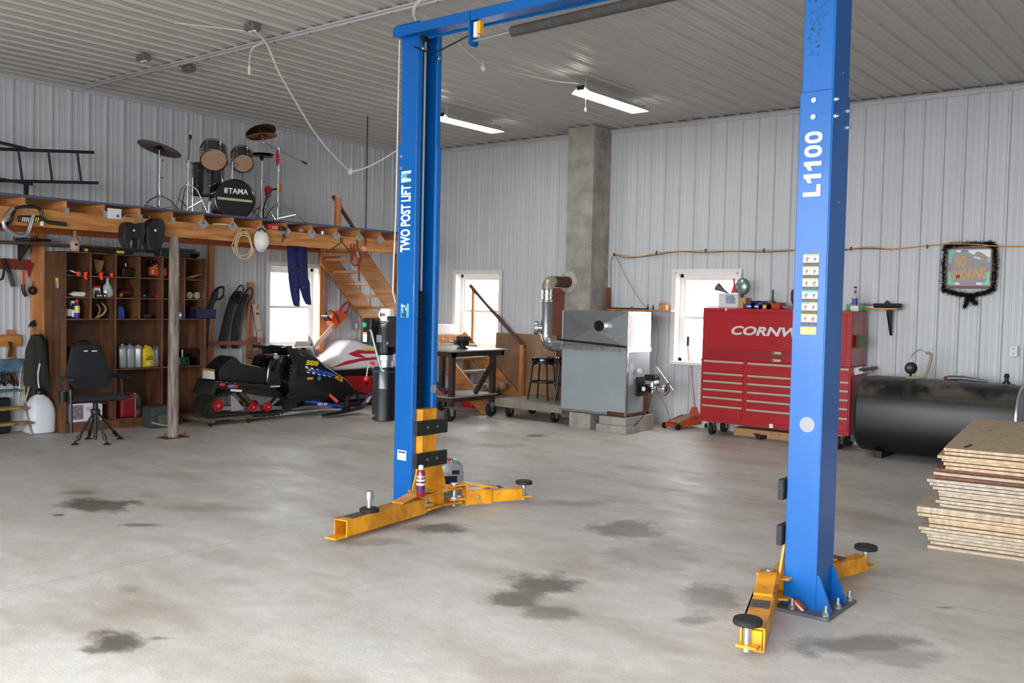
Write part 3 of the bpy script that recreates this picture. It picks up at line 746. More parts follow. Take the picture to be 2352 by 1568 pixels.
MB().tube(spline([(bxx + .08, PYc - .142, zb + .30), (bxx + .13, PYc - .17, zb + .29), (bxx + .17, PYc - .17, zb + .18), (bxx + .22, PYc - .14, zb + .0), (bxx + .25, PYc - .13, zb - .02)], 6), .008, n=8).part('power_cord', M('grey_cord', (170, 170, 168), .5), pu, smooth=True)
MB().tube(spline([(PXc - .05, PYc - .08, zb + .05), (PXc - .095, PYc - .1, zb - .0), (PXc - .115, PYc - .1, zb - .08)], 5), .006, n=8).part('release_lever', zinc_m, pu, smooth=True)
MB().ball((PXc - .118, PYc - .1, zb - .10), .021).part('lever_knob', red_p_m, pu, smooth=True)
MB().ball((PXc - .06, PYc - .09, zb + .03), (.025, .02, .016)).part('lever_grip', red_p_m, pu, smooth=True)
MB().tube(arc((PXc, PYc, zb - .035), X, Y, .1055, PI * .95, PI * 2.05, 14), .004, n=6).part('hose_band', M('blue_cord', (40, 70, 120), .5), pu)
# mug on the motor
mug_z = zm1
def lathe_at(px, py, prof, y, n=20): pass
mg = thing('coffee_mug', 'white coffee mug with dark red print on the black motor', 'mug', (PXc + .01, PYc, mug_z))
MB().box((PXc - .055, PYc - .06, mug_z - .018), (PXc + .075, PYc + .06, mug_z)).part('coaster', M('brown_tin', (120, 52, 34), .5), mg, bevel=.004) if False else None
MB().lathe((PXc + .01, PYc, mug_z), [(.042, 0), (.05, .006), (.052, .105), (.048, .105), (.045, .012), (.005, .010)], n=24).part('cup', M('mug_white', (232, 230, 226), .2), mg, smooth=True)
MB().tube(arc((PXc - .042, PYc - .004, mug_z + .055), -X, Z, .036, -1.35, 1.35, 10), .0065, n=8).part('handle', MATS['mug_white'], mg, smooth=True)
mr = M('maroon_print', (130, 30, 40), .5)
for i, (a, z0, z1, w_) in enumerate(((-2.35, .05, .062, .10), (-1.95, .045, .068, .16), (-1.6, .045, .068, .10), (-1.25, .045, .068, .18))):
    MB().prism([(PXc + .01 + math.cos(t) * .0526, PYc + math.sin(t) * .0526, mug_z + z) for t, z in ((a - w_, z0), (a + w_, z0), (a + w_, z1), (a - w_, z1))], (math.cos(a) * .0006, math.sin(a) * .0006, 0)).part('mug_print', mr, mg)
zt = mug_z - .0
# ================================================================ storage loft along the left wall
LFX = 1.70; DZ0, DZ1 = 2.612, 2.630
YA, YB = -8.6, -1.62
loft = thing('storage_loft', 'wooden storage loft with blue-edged deck along the left wall', 'loft', (.85, -5.0, 0))
MB().box((.0, YA, DZ0), (LFX + .03, YB, DZ1)).part('deck', M('deck_board', (150, 110, 74), .7, var=.3, scale=4), loft)
MB().box((LFX + .03, YA, DZ0 + .002), (LFX + .036, YB, DZ1 + .004)).part('deck_edging', M('blue_edge_strip', (58, 74, 110), .5), loft)
BT, BB = 2.505, 2.325
for i, (a, b) in enumerate(((YA, -6.12), (-6.117, -5.36), (-5.357, YB))):
    MB().box((LFX - .04, a, BB), (LFX, b, BT)).part('loft_beam', pine_y_m, loft, bevel=.003)
MB().box((LFX - .085, YA, BB), (LFX - .045, YB, BT)).part('loft_beam', pine_y_m, loft)
MB().box((.0, YA, 2.36), (.04, YB + .5, 2.55)).part('wall_ledger', M('orange_pine', (190, 96, 46), .55, var=.3, scale=3, stretch=(6, .7, 6)), loft, bevel=.003)
plate_m = M('joist_plate', (160, 166, 172), .4, .6)
jy = [OX(px, py, LFX).y for px, py in ((55, 460), (150, 468), (238, 476), (320, 483), (395, 491), (466.6, 504), (534.6, 512), (599.4, 516), (657, 523), (716, 530), (772.7, 536), (825, 541.6), (874, 547))]
for i, y in enumerate([jy[0] - 1.0, jy[0] - .5] + jy + [jy[-1] + .45]):
    MB().box((.02, y - .019, DZ0 - .19), (LFX - .005, y + .019, DZ0)).part('joist', pine_m, loft)
for i, y in enumerate(jy):
    if i < 5:
        MB().box((LFX, y - .008, BT - .03), (LFX + .003, y + .04, BT + .04)).part('joist_plate', plate_m, loft)
    else:
        c = OX(0, 0, LFX); r_ = .075
        zc = BT + .0
        q = lambda u, v: (LFX + .001, y + u * r_, zc + v * r_)
        MB().prism([q(-1, 0), q(0, -1), q(1, 0), q(.45, .55), q(.24, .76), q(.24, -.02), q(-.24, -.02), q(-.24, .76), q(-.45, .55)], (.003, 0, 0)).part('joist_plate', plate_m, loft)
# round grey post under the front beam
pp = FL(397, 1005)
wp = MB().lathe((pp.x, pp.y, 0), [(.062, 0), (.062, .5), (.06, 1.4), (.057, 2.0), (.056, BB)], n=18).part('round_post', M('weathered_post', (150, 138, 128), .85, var=.5, scale=5, dark=(92, 76, 68), stretch=(4, 4, .5), bump=.4), loft, smooth=True)
MB().box((pp.x - .10, pp.y - .14, 0), (pp.x + .09, pp.y + .16, .012)).part('post_foot', rust_m, loft)
for dy in (-.12, .13): MB().cyl((pp.x + .04, pp.y + dy, 0), (pp.x + .04, pp.y + dy, .07), .006, n=6).part('anchor_bolt', rust_m, loft)
# uprights on the wall
def upright(px, py, x0, wd, z0=0, z1=2.36):
    y = OX(px, py, x0).y
    return MB().box((x0 - .05, y - wd / 2, z0), (x0, y + wd / 2, z1)).part('wall_post', pine_z_m, loft, bevel=.003)
upright(88, 720, .07, .15); upright(486, 700, .07, .085); upright(741, 690, .10, .10)
# hanger rod from the ceiling to the beam
hy = OX(841, 480, LFX + .02).y
MB().cyl((LFX + .02, hy, 2.40), (LFX + .02, hy, CEIL - .005), .009, n=8).part('hanger_rod', M('brown_rod', (64, 48, 44), .6, .3), loft)
# rail post and slanting hand rail at the head of the stairs
a, b = OX(773, 522, 1.0), OX(765, 452, 1.0)
MB().box((1.0, a.y - .045, DZ1), (1.045, a.y + .045, b.z)).part('rail_post', pine_z_m, loft)
c_, e_ = OX(765, 450, .98), OX(815, 528, .98)
MB().bar(c_, e_, .04, .04).part('hand_rail', M('dark_rail', (86, 50, 34), .5), loft)

# ================================================================ stairs: upper flight along the wall, landing in the corner, lower flight along the back wall
stt = thing('staircase', 'open wooden staircase turning at a corner landing', 'stairs', (1.2, -.9, 0))
LZ = 1.12                      # landing height
SX0, SX1 = .10, .90
ya, za = -2.08, 2.40           # head of the upper flight
yb = -.82
slope = (za - LZ) / (yb - ya)
def stringer(x0, x1):
    P = [(x0, ya - .05, za + .0), (x0, ya - .05, za - .22), (x0, yb - .05, LZ - .18), (x0, yb + .16, LZ - .18), (x0, yb + .16, LZ + .0), (x0, ya + .10, za + .06)]
    return MB().prism(P, (x1 - x0, 0, 0)).part('stringer', pine_y_m, stt, bevel=.003)
stringer(SX0, SX0 + .04); stringer(SX1 - .04, SX1)
nst = 7
for i in range(nst):
    t = (i + .6) / nst; y = ya + (yb - ya) * t; z = za - (za - LZ) * t - .02
    MB().box((SX0 + .04, y - .12, z - .035), (SX1 - .04, y + .11, z)).part('tread', pine_m, stt, bevel=.003)
MB().box((SX0, ya - .06, za - .1), (SX1, ya - .02, za + .12)).part('header', pine_m, stt)
MB().box((.02, -1.0, LZ - .04), (1.32, -.03, LZ)).part('landing', pine_m, stt, bevel=.003)
MB().box((.02, -1.0, LZ - .18), (1.32, -.96, LZ - .04)).part('landing_rim', pine_m, stt); MB().box((1.28, -.96, LZ - .18), (1.32, -.03, LZ - .04)).part('landing_rim', pine_m, stt)
for x, y in ((.06, -.96), (1.27, -.96), (1.27, -.08), (.06, -.08)):
    MB().box((x, y, 0), (x + .09, y + .05, LZ - .04)).part('landing_leg', pine_z_m, stt)
MB().box((.62, -1.05, LZ - .18), (.70, -1.0, 2.40)).part('newel', pine_z_m, stt)
# lower flight
LY_0, LY_1 = -1.02, -.12
lx0, lx1 = 1.30, 2.62
def low_stringer(y0):
    return MB().prism([(lx0, y0, LZ), (lx0, y0, LZ - .26), (lx1 - .16, y0, 0), (lx1 + .10, y0, 0), (lx1 + .10, y0, .06), (lx0 + .06, y0, LZ + .05)], (0, .04, 0)).part('stringer', pine_m, stt, bevel=.003)
low_stringer(LY_0); low_stringer(LY_1 - .04)
tr_m = M('dusty_tread', (170, 150, 130), .7, var=.3, scale=4)
for i in range(5):
    t = (i + .8) / 5.8; x = lx0 + (lx1 - lx0) * t; z = LZ * (1 - t)
    MB().box((x - .13, LY_0 + .04, z - .02), (x + .13, LY_1 - .04, z + .015)).part('tread', tr_m, stt, bevel=.003)
a, b = OY(1083, 655, LY_1), OY(1200, 800, LY_1)
MB().bar(OY(1080, 655, -.14), OY(1205, 798, -.14), .04, .045).part('hand_rail', M('dark_rail', (86, 50, 34), .5), stt)
q = OY(1087, 700, -.14); MB().box((q.x - .02, -.16, LZ - .1), (q.x + .025, -.12, OY(1087, 664, -.14).z)).part('rail_post', pine_z_m, stt)
q = OY(1200, 850, -.14); MB().box((q.x - .04, -.17, .02), (q.x + .03, -.12, OY(1200, 792, -.14).z)).part('rail_post', pine_z_m, stt)
# sheet of plywood leaning behind the lower flight
MB().box((1.95, -.075, .0), (3.15, -.06, 1.17)).single('plywood_sheet', M('plain_plywood', (150, 116, 88), .6, var=.25, scale=2.5, dark=(118, 88, 66)), 'brown plywood sheet leaning on the back wall behind the lower stairs', 'board')

# ================================================================ cubby shelf
BX0, BX1 = .14, .54
by = [OX(px, 590, BX1).y for px in (152, 210, 267, 323, 376, 427, 473)]
Y0, Y1 = -6.31, -4.425
dv = [Y0 + (Y1 - Y0) * i / 6 for i in range(7)]
SH = [.115, .735, 1.352, 1.612, 1.868, 2.145]
cub = thing('cubby_shelf', 'tall brown cubby shelf full of bottles and tools under the loft', 'shelf', (.34, -5.37, 0))
t = .018
MB().box((BX0, Y0 - .04, 0), (BX1, Y0 + t, SH[-1])).part('side_panel', brown_m, cub, bevel=.002)
MB().box((BX0, Y1 - t, 0), (BX1, Y1, SH[-1])).part('side_panel', brown_m, cub, bevel=.002)
MB().box((BX0 - .012, Y0, .02), (BX0, Y1, SH[-1])).part('back_panel', M('dark_back_board', (92, 60, 40), .6, var=.3, scale=2, dark=(64, 40, 27)), cub)
for z in SH: MB().box((BX0, Y0 + t, z - t), (BX1 - .004, Y1 - t, z)).part('shelf_board', brown_m, cub, bevel=.002)
MB().box((BX1 - .03, Y0 + t, 0), (BX1 - .012, Y1 - t, SH[0] - t)).part('kick_board', brown_m, cub)
for i in range(1, 6):
    MB().box((BX0, dv[i] - t / 2, SH[2]), (BX1 - .002, dv[i] + t / 2, SH[-1] - t)).part('divider', brown_m, cub, bevel=.002)
for i in (2, 4):
    for a, b in ((SH[0], SH[1] - t), (SH[1], SH[2] - t)):
        MB().box((BX0, dv[i] - t / 2, a), (BX1 - .002, dv[i] + t / 2, b)).part('divider', brown_m, cub, bevel=.002)
MB().box((BX0 - .0, Y1 + .001, 1.2), (BX1 - .05, Y1 + .035, SH[-1] + .0)).part('edge_strip', M('grey_strip', (96, 94, 90), .6), cub)
# long dark shelf board on the wall above it
wsy0, wsy1 = -8.0, OX(455, 575, .3).y
ws = thing('wall_shelf', 'long dark wooden shelf board above the cubby shelf', 'shelf', (.18, -6, 2.18))
MB().box((.02, wsy0, 2.205), (.34, wsy1, 2.235)).part('board', M('dark_shelf_board', (96, 66, 58), .6, var=.3, scale=3), ws)
for y in (-7.4, -6.62, -4.4): MB().prism([(.02, y, 2.205), (.32, y, 2.205), (.02, y, 2.0)], (0, .02, 0)).part('bracket', iron_m, ws)

# ================================================================ things in the cubbies
def bin_pos(px, row, x=.40):
    """a spot on shelf `row` below pixel column px"""
    return Vector((x, OX(px, 700, x).y, SH[row] + .0005))
def lathe_thing(name, label, cat, p, prof, mat, group=None, n=18, parts=()):
    o = thing(name, label, cat, p, group=group)
    MB().lathe(p, prof, n=n).part('body', mat, o, smooth=True)
    for nm, pr, m in parts: MB().lathe(p, pr, n=n).part(nm, m, o, smooth=True)
    return o
def jug(name, label, p, w, d, h, mat, capm, lab=None, group=None, rz=0.0, prints=()):
    """flat sided oil jug with a handle opening, spout and cap; local axes, y across the front, +x the front"""
    o = thing(name, label, 'jug', p, group=group, rz=rz)
    P = [(-w / 2, .0), (w / 2, .0), (w / 2, h * .62), (w * .32, h * .84), (w * .10, h * .90), (w * .06, h * .93), (-w * .24, h * .93), (-w / 2, h * .80)]
    a = MB()
    outer = [Vector((-d / 2, y, z)) for y, z in P]
    a.prism(outer, (d, 0, 0)); a.part('bottle', mat, o, local=True, bevel=min(d, w) * .16, seg=2, smooth=True)
    hs = [(w * .40, h * .56), (w * .36, h * .76), (w * .16, h * .83), (w * .10, h * .62)]
    MB().tube(spline([(0, y, z) for y, z in ((w * .46, h * .60), (w * .36, h * .86), (w * .08, h * .93))], 5), d * .17, n=8).part('handle', mat, o, local=True, smooth=True)
    MB().lathe((0, -w * .10, h * .90), [(d * .17, 0), (d * .17, h * .06)], n=14).part('neck', mat, o, local=True, smooth=True)
    MB().lathe((0, -w * .10, h * .945), [(d * .21, 0), (d * .21, h * .055), (d * .17, h * .06)], n=14).part('cap', capm, o, local=True, smooth=True)
    for (y0, y1, z0, z1, m) in prints:
        MB().box((d / 2, y0 * w, z0 * h), (d / 2 + .0012, y1 * w, z1 * h)).part('print', m, o, local=True)
    return o
amber_glass = M('clear_bottle', (176, 190, 196), .08, spec=.7); label_m = M('paper_label', (222, 222, 220), .6)
wdblue = M('can_blue', (36, 40, 130), .3, coat=.3); dk_bottle = M('dark_bottle', (28, 26, 34), .3)
# row 2: bottles
p = bin_pos(157, 2, .42); lathe_thing('chemical_bottle', 'dark bottle with white label at the left end of the third cubby row', 'bottle', p, [(.035, 0), (.038, .01), (.038, .13), (.02, .17), (.018, .2)], dk_bottle, parts=[('label', [(.0385, .03), (.0385, .11)], label_m), ('cap', [(.02, .2), (.02, .225)], black_m)])
p = bin_pos(168, 2, .43); o = lathe_thing('spray_bottle', 'dark spray bottle with white trigger beside the blue spray can', 'bottle', p, [(.026, 0), (.028, .01), (.028, .12), (.012, .16), (.012, .18)], dk_bottle, parts=[('label', [(.0285, .02), (.0285, .1)], label_m)])
MB().box((p.x - .012, p.y - .03, p.z + .18), (p.x + .012, p.y + .012, p.z + .21)).box((p.x - .004, p.y - .03, p.z + .15), (p.x + .004, p.y - .022, p.z + .19)).part('trigger', white_m, o)
p = bin_pos(177, 2, .46)
o = lathe_thing('spray_can', 'blue spray can with red cap and yellow band on the cubby shelf', 'spray can', p, [(.031, 0), (.033, .006), (.033, .165), (.025, .185)], wdblue, parts=[('band', [(.0334, .085), (.0334, .15)], M('can_yellow', (226, 200, 40), .35)), ('stripe', [(.0336, .07), (.0336, .082)], white_m), ('cap', [(.018, .186), (.02, .19), (.02, .225), (.014, .23)], red_p_m)])
# row 1
p = bin_pos(178, 3, .40); o = thing('caulk_tube', 'white caulking tube with blue cap lying in a cubby', 'tube', p)
MB().lathe(p + Vector((0, -.11, .03)), [(.004, 0), (.028, .05), (.03, .055), (.03, .19)], n=16, axis=Y).part('tube_body', white_m, o, smooth=True); MB().lathe(p + Vector((0, .08, .03)), [(.032, 0), (.032, .03)], n=16, axis=Y).part('end_cap', M('cap_blue', (40, 60, 140), .4), o, smooth=True)
MB().box((p.x + .028, p.y - .06, p.z + .005), (p.x + .036, p.y + .06, p.z + .028)).part('label', label_m, o)
p = bin_pos(218, 3, .40); o = thing('parts_tin', 'white tin with red top in the second cubby', 'tin', p)
MB().box(p + Vector((-.05, -.045, 0)), p + Vector((.05, .045, .11))).part('tin_body', label_m, o, bevel=.004); MB().box(p + Vector((-.052, -.047, .11)), p + Vector((.052, .047, .135))).part('lid', red_p_m, o, bevel=.004)
MB().box(p + Vector((.05, -.03, .03)), p + Vector((.052, .03, .08))).part('print', M('dark_print', (60, 66, 80), .5), o)
p = bin_pos(232, 3, .48); o = thing('battery_charger', 'small black box with white terminals in front of the red-topped tin', 'charger', p)
MB().box(p + Vector((-.03, -.07, 0)), p + Vector((.03, .05, .045))).part('case', black_m, o, bevel=.004)
for dy in (-.055, -.02, .03): MB().ball(p + Vector((.035, dy, .018)), .012).part('terminal', label_m, o)
p = bin_pos(247, 3, .42); o = thing('glass_bottle', 'clear square glass bottle with a grey paper label in the second cubby', 'bottle', p)
MB().loft([[p + Vector((math.cos(a) * r * (1.15 if abs(math.cos(a)) < .8 else 1), math.sin(a) * r, h)) for a in [PI / 8 + PI / 4 * i for i in range(8)]] for r, h in ((.048, 0), (.052, .01), (.052, .13), (.035, .155), (.016, .175), (.015, .215), (.019, .22), (.019, .235))]).part('bottle', amber_glass, o, smooth=True)
MB().box(p + Vector((.046, -.038, .02)), p + Vector((.054, .038, .10))).part('label', M('grey_label', (170, 172, 180), .6), o)
p = bin_pos(292, 3, .36); o = thing('power_tool', 'dark red corded power tool lying in the third cubby', 'power tool', p)
MB().lathe(p + Vector((0, -.12, .06)), [(.02, 0), (.045, .02), (.052, .1), (.05, .18), (.03, .22)], n=14, axis=Y).part('motor_housing', M('maroon_plastic', (74, 22, 24), .4), o, smooth=True)
MB().bar(p + Vector((0, .06, .05)), p + Vector((.06, .1, .015)), .04, .03).part('handle', black_m, o); MB().cyl(p + Vector((.03, -.12, .03)), p + Vector((.03, -.09, .03)), .025).part('chuck', M('yellow_ring', (200, 160, 40), .4), o)
MB().tube(spline([p + Vector(v) for v in ((.03, .1, .03), (.04, .0, .16), (.0, -.1, .21), (-.03, .05, .22), (.02, .09, .13), (.03, .02, .1), (.05, .06, .06))], 6), .005, n=6).part('cord', black_m, o, smooth=True)
p = bin_pos(346, 3, .42); o = thing('hand_tool', 'black hand tool with red and white end in the fourth cubby', 'tool', p)
MB().bar(p + Vector((0, -.1, .018)), p + Vector((0, .06, .018)), .03, .028).part('grip', black_m, o, bevel=.004); MB().prism([p + Vector((.0, .05, .0)), p + Vector((.0, .13, .0)), p + Vector((0, .10, .055)), p + Vector((0, .06, .05))], (.03, 0, 0)).part('blade_guard', M('crimson', (170, 24, 40), .4), o); MB().cyl(p + Vector((.01, -.12, .02)), p + Vector((.01, -.08, .03)), .015).part('bulb', galv_m, o)
p = bin_pos(438, 3, .42)
for i, (dy, m, nm) in enumerate(((-.03, M('tan_tape', (178, 150, 116), .6), 'tan tape roll beside the silver tape roll'), (.07, M('silver_tape', (190, 190, 190), .3, .7), 'silver tape roll at the right end of the cubby row'))):
    q = p + Vector((.02 * i, dy, .045)); MB().lathe(q - X * .02, [(.025, 0), (.045, 0), (.045, .045), (.025, .045)], n=20, axis=X).single('tape_roll', m, nm, 'tape', group='tape rolls in the cubby', smooth=True)
# row 0 (top)
p = bin_pos(180, 4, .42)
for i, px in enumerate((165, 182, 218, 242)):
    q = bin_pos(px, 4, .44)
    o = thing('spark_plug_lead', ['silver spark plug lead with neon orange tag at the left end', 'black ignition lead with neon orange tag under the first divider', 'black ignition lead with long neon orange tag in the second cubby', 'short black lead with neon orange tab beside the whisk brush'][i], 'cable', q)
    MB().tube(spline([q + Vector(v) for v in ((-.05, -.09, .012), (.0, -.03, .05), (.03, .02, .03), (.05, .09, .012))], 5), .012 if i == 0 else .008, n=8).part('lead', galv_m if i == 0 else black_m, o, smooth=True)
    MB().prism([q + Vector((.10, .0, .035)), q + Vector((.10, .05, .04)), q + Vector((.105, .035, .0)), q + Vector((.105, .045, -.05 if i in (1, 2) else -.015)), q + Vector((.105, .005, -.045 if i in (1, 2) else -.012))], (.004, 0, 0)).part('tag', M('neon_orange', (255, 70, 30), .5), o)
p = bin_pos(225, 4, .34); o = thing('whisk_brush', 'small straw whisk brush leaning in the second cubby', 'brush', p)
MB().prism([p + Vector((0, -.02, .0)), p + Vector((0, .01, .0)), p + Vector((-.04, .09, .19)), p + Vector((-.04, -.05, .2))], (.03, 0, 0)).part('bristles', M('straw', (176, 128, 80), .8, var=.4, scale=40, stretch=(1, 1, .1)), o)
p = bin_pos(295, 4, .36); o = thing('carburetor', 'dark metal engine part with bolts in the third cubby', 'engine part', p)
MB().box(p + Vector((-.06, -.10, 0)), p + Vector((.05, .10, .12))).part('block', iron_m, o, bevel=.012); MB().cyl(p + Vector((.05, .03, .07)), p + Vector((.09, .03, .07)), .04).part('intake', black_m, o)
for dy, dz in ((-.05, .15), (.08, .13), (.09, .01), (-.08, .01)): MB().cyl(p + Vector((.02, dy, dz - .02)), p + Vector((.02, dy, dz + .02)), .01).part('bolt', zinc_m, o)
def chainsaw(name, label, p, ux, uz, s=1.0, bar=True):
    """chainsaw built in the plane of ux (along the bar, away from the body) and uz (up); thin direction is uy"""
    ux, uz = Vector(ux).normalized(), Vector(uz).normalized(); uy = uz.cross(ux).normalized()
    o = thing(name, label, 'chainsaw', p)
    def W(a, b, c=0): return Vector(p) + (ux * a + uz * b + uy * c) * s
    body = [(-.20, .0), (.08, .0), (.10, .05), (.09, .15), (.02, .2), (-.06, .205), (-.14, .15), (-.2, .12)]
    MB().prism([W(a, b, -.06) for a, b in body], uy * .12 * s).part('engine_cover', orange_m, o, bevel=.015 * s, seg=2)
    MB().prism([W(a, b, .06) for a, b in ((-.02, .02), (.09, .02), (.12, .06), (.08, .12), (-.02, .11))], uy * .02 * s).part('side_cover', orange_m, o, bevel=.006 * s)
    MB().tube([W(-.19, .04), W(-.30, .03), W(-.38, .06), W(-.40, .11), W(-.36, .14), W(-.27, .15), W(-.18, .13)], .016 * s, n=8).part('rear_handle', M('dark_red_grip', (176, 40, 26), .5), o, smooth=True)
    MB().tube([W(.02, .03, -.075), W(.03, .16, -.1), W(.02, .25, -.05), W(.0, .27, .03), W(-.02, .2, .085), W(-.02, .05, .085)], .011 * s, n=8).part('front_handle', black_m, o, smooth=True)
    MB().prism([W(.10, .16, -.07), W(.13, .26, -.07), W(.11, .27, -.07), W(.07, .17, -.07)], uy * .14 * s).part('hand_guard', black_m, o)
    MB().prism([W(.08, .03, .075), W(.13, .03, .075), W(.13, .10, .075), W(.08, .10, .075)], uy * .03 * s).part('muffler', galv_m, o)
    MB().box if False else None
    for a, b in ((-.1, .10), (-.02, .15), (.03, .08)): MB().prism([W(a, b, .061), W(a + .04, b + .01, .061), W(a + .03, b + .03, .061)], uy * .003 * s).part('vent', black_m, o)
    if bar:
        MB().prism([W(.08, .03, .065), W(.5, .035, .065), W(.56, .05, .065), W(.575, .07, .065), W(.56, .09, .065), W(.5, .105, .065), W(.08, .11, .065)], uy * .008 * s).part('guide_bar', M('window_lit_bar', (240, 196, 176), .4), o)  # pale bar colour holds the glare of the window light
    return o
p = bin_pos(352, 4, .40); chainsaw('chainsaw', 'orange chainsaw without bar lying in the top row of the cubby shelf', p + Vector((.0, .02, .03)), -Y, Z, .72, bar=False)
p = bin_pos(403, 4, .46); o = thing('yellow_clamp', 'small yellow clamp beside the orange chainsaw', 'clamp', p)
MB().bar(p + Vector((0, .04, .01)), p + Vector((0, .05, .07)), .012, .02).part('jaw', M('yellow_ring', (200, 160, 40), .4), o); MB().bar(p + Vector((0, .0, .012)), p + Vector((0, .08, .012)), .01, .02).part('bar', iron_m, o)
p = bin_pos(440, 4, .42)
for i in range(4):
    MB().prism([p + Vector((.02 * i, -.12, .006 + .004 * i)), p + Vector((.02 * i, .06 + .03 * i, .03 + .018 * i)), p + Vector((.02 * i + .006, .0, .01 + .006 * i))], (.004, 0, .006)).single('wood_shim', M('straw', (176, 128, 80), .8), ['lowest thin pale wood shim lying in the upper right cubby', 'second lowest pale wood shim in the upper right cubby', 'third pale wood shim in the upper right cubby', 'topmost longest pale wood shim in the upper right cubby'][i], 'shim', group='wood shims in the cubby')
# row 2 rest
p = bin_pos(232, 2, .38); o = thing('antler', 'curved tan antler lying before a dark bundle in the second cubby', 'antler', p)
MB().tube(spline([p + Vector(v) for v in ((.05, -.10, .0), (.08, -.02, .05), (.08, .02, .12), (.05, -.02, .19))], 6), [.012] * 12 + [.011, .01, .009, .008, .007, .005, .004], n=8).part('main_beam', M('antler', (170, 130, 90), .6), o, smooth=True)
MB().tube(spline([p + Vector(v) for v in ((.06, -.08, .02), (.09, -.06, .11), (.06, -.08, .17))], 5), .007, n=6).part('tine', MATS['antler'], o, smooth=True)
MB().ball(p + Vector((-.06, .06, .075)), (.08, .09, .075)).single('dark_bundle', M('dark_cloth', (36, 30, 28), .9, var=.4, scale=20), 'dark cloth bundle behind the antler in the second cubby', 'bundle', smooth=True)
p = bin_pos(276, 2, .44); jug('coolant_jug', 'blue plastic jug at the left of the third cubby', p, .085, .06, .155, M('blue_plastic', (34, 66, 138), .4), MATS['blue_plastic'])
p = bin_pos(338, 2, .44); MB().ball(p + Vector((0, .0, .03)), (.05, .08, .03)).single('leather_glove', M('maroon_leather', (60, 24, 22), .8), 'dark red leather glove in the fourth cubby', 'glove', smooth=True)
p = bin_pos(413, 2, .50); o = lathe_thing('blue_can', 'small tilted blue and white can right of the round post', 'can', p, [(.026, 0), (.028, .004), (.028, .08), (.02, .09)], M('can_lightblue', (60, 120, 190), .3), parts=[('label', [(.0284, .03), (.0284, .06)], white_m)])
p = bin_pos(450, 2, .40); o = thing('blue_bin', 'dark blue open bin of small parts sticking out of the cubby', 'bin', p)
a = p + Vector((-.2, -.11, 0)); b = p + Vector((.16, .20, .125))
for lo, hi in (((a.x, a.y, a.z), (b.x, b.y, a.z + .006)), ((a.x, a.y, a.z), (b.x, a.y + .006, b.z)), ((a.x, b.y - .006, a.z), (b.x, b.y, b.z)), ((b.x - .006, a.y, a.z), (b.x, b.y, b.z)), ((a.x, a.y, a.z), (a.x + .006, b.y, b.z))):
    MB().box(lo, hi).part('bin_wall', M('navy_plastic', (24, 26, 66), .45), o)
MB().bar((.4, p.y - .08, p.z + .135), (.5, p.y + .16, p.z + .15), .03, .03).part('tool_bit', iron_m, o); MB().cyl((.42, p.y + .05, p.z + .13), (.45, p.y + .24, p.z + .14), .012).part('tool_bit', galv_m, o)
# lower shelves
sil = M('silver_jug', (156, 158, 164), .35, .3); yel = M('yellow_jug', (222, 190, 24), .4); gry = M('grey_jug', (92, 98, 106), .4)
bl_p = M('blue_print', (40, 80, 170), .4); dkp = M('dark_print', (60, 66, 80), .5); orp = M('orange_print', (230, 120, 30), .4)
for i, (px, m, cm, lab, w_, rz, pr) in enumerate((
        (281, sil, M('grey_cap', (150, 150, 150), .4), 'silver oil jug with grey funnel spout at the left end of the jug row', .11, 1.2, ()),
        (298, sil, M('cap_blue', (40, 60, 140), .4), 'silver oil jug with blue cap second in the jug row', .11, 1.3, ((-.3, .3, .2, .5, bl_p),)),
        (318, sil, black_m, 'silver oil jug with blue print next to the yellow jug', .12, .9, ((-.35, .3, .12, .55, bl_p),)),
        (338, yel, yel, 'yellow oil jug in the middle of the jug row', .14, .15, ((-.3, .1, .08, .24, label_m), (-.28, .4, .34, .40, dkp), (-.15, .35, .45, .5, dkp))),
        (362, gry, black_m, 'grey oil jug with orange and black print right of the yellow jug', .13, .6, ((-.45, .1, .08, .3, orp), (-.4, .15, .3, .5, dkp))))):
    q = bin_pos(px, 1, .42); jug('oil_jug', lab, q, w_ * 1.15, .085, .30 if i < 3 else .275, m, cm, group='oil jugs on the cubby shelf', rz=rz, prints=pr)
for i, (px, x, s_, lab) in enumerate(((188, .30, (.16, .10, .26), 'black tool case with carry handle on the second cubby shelf'), (430, .36, (.12, .13, .22), 'black radio box right of the round post'), (417, .40, (.1, .08, .11), 'small dark green box right of the round post'))):
    q = bin_pos(px, 1, x); o = thing('tool_case', lab, 'case', q)
    MB().box(q - Vector((s_[0], s_[1], 0)), q + Vector((s_[0] * .8, s_[1], s_[2]))).part('case_body', [black_m, gloss_black_m, M('dark_green', (26, 52, 48), .5)][i], o, bevel=.012)
    if i == 0: MB().tube(spline([q + Vector((.05, -.07, s_[2])), q + Vector((.05, -.06, s_[2] + .07)), q + Vector((.05, .05, s_[2] + .07)), q + Vector((.05, .07, s_[2]))], 5), .014, n=8).part('handle', black_m, o, smooth=True)
    else: MB().cyl(q + Vector((s_[0] * .8, .03, s_[2] * .6)), q + Vector((s_[0] * .8 + .012, .03, s_[2] * .6)), .02).part('knob', iron_m, o)
q = bin_pos(290, 0, .40); o = thing('fuel_can', 'dark red fuel can on the bottom cubby shelf', 'fuel can', q)
MB().box(q - Vector((.12, .12, 0)), q + Vector((.1, .12, .26))).part('can_body', M('dark_red_can', (128, 22, 26), .45), o, bevel=.03, seg=2); MB().tube([q + Vector((0, -.07, .25)), q + Vector((0, -.06, .30)), q + Vector((0, .06, .30)), q + Vector((0, .07, .25))], .012).part('handle', MATS['dark_red_can'], o, smooth=True)
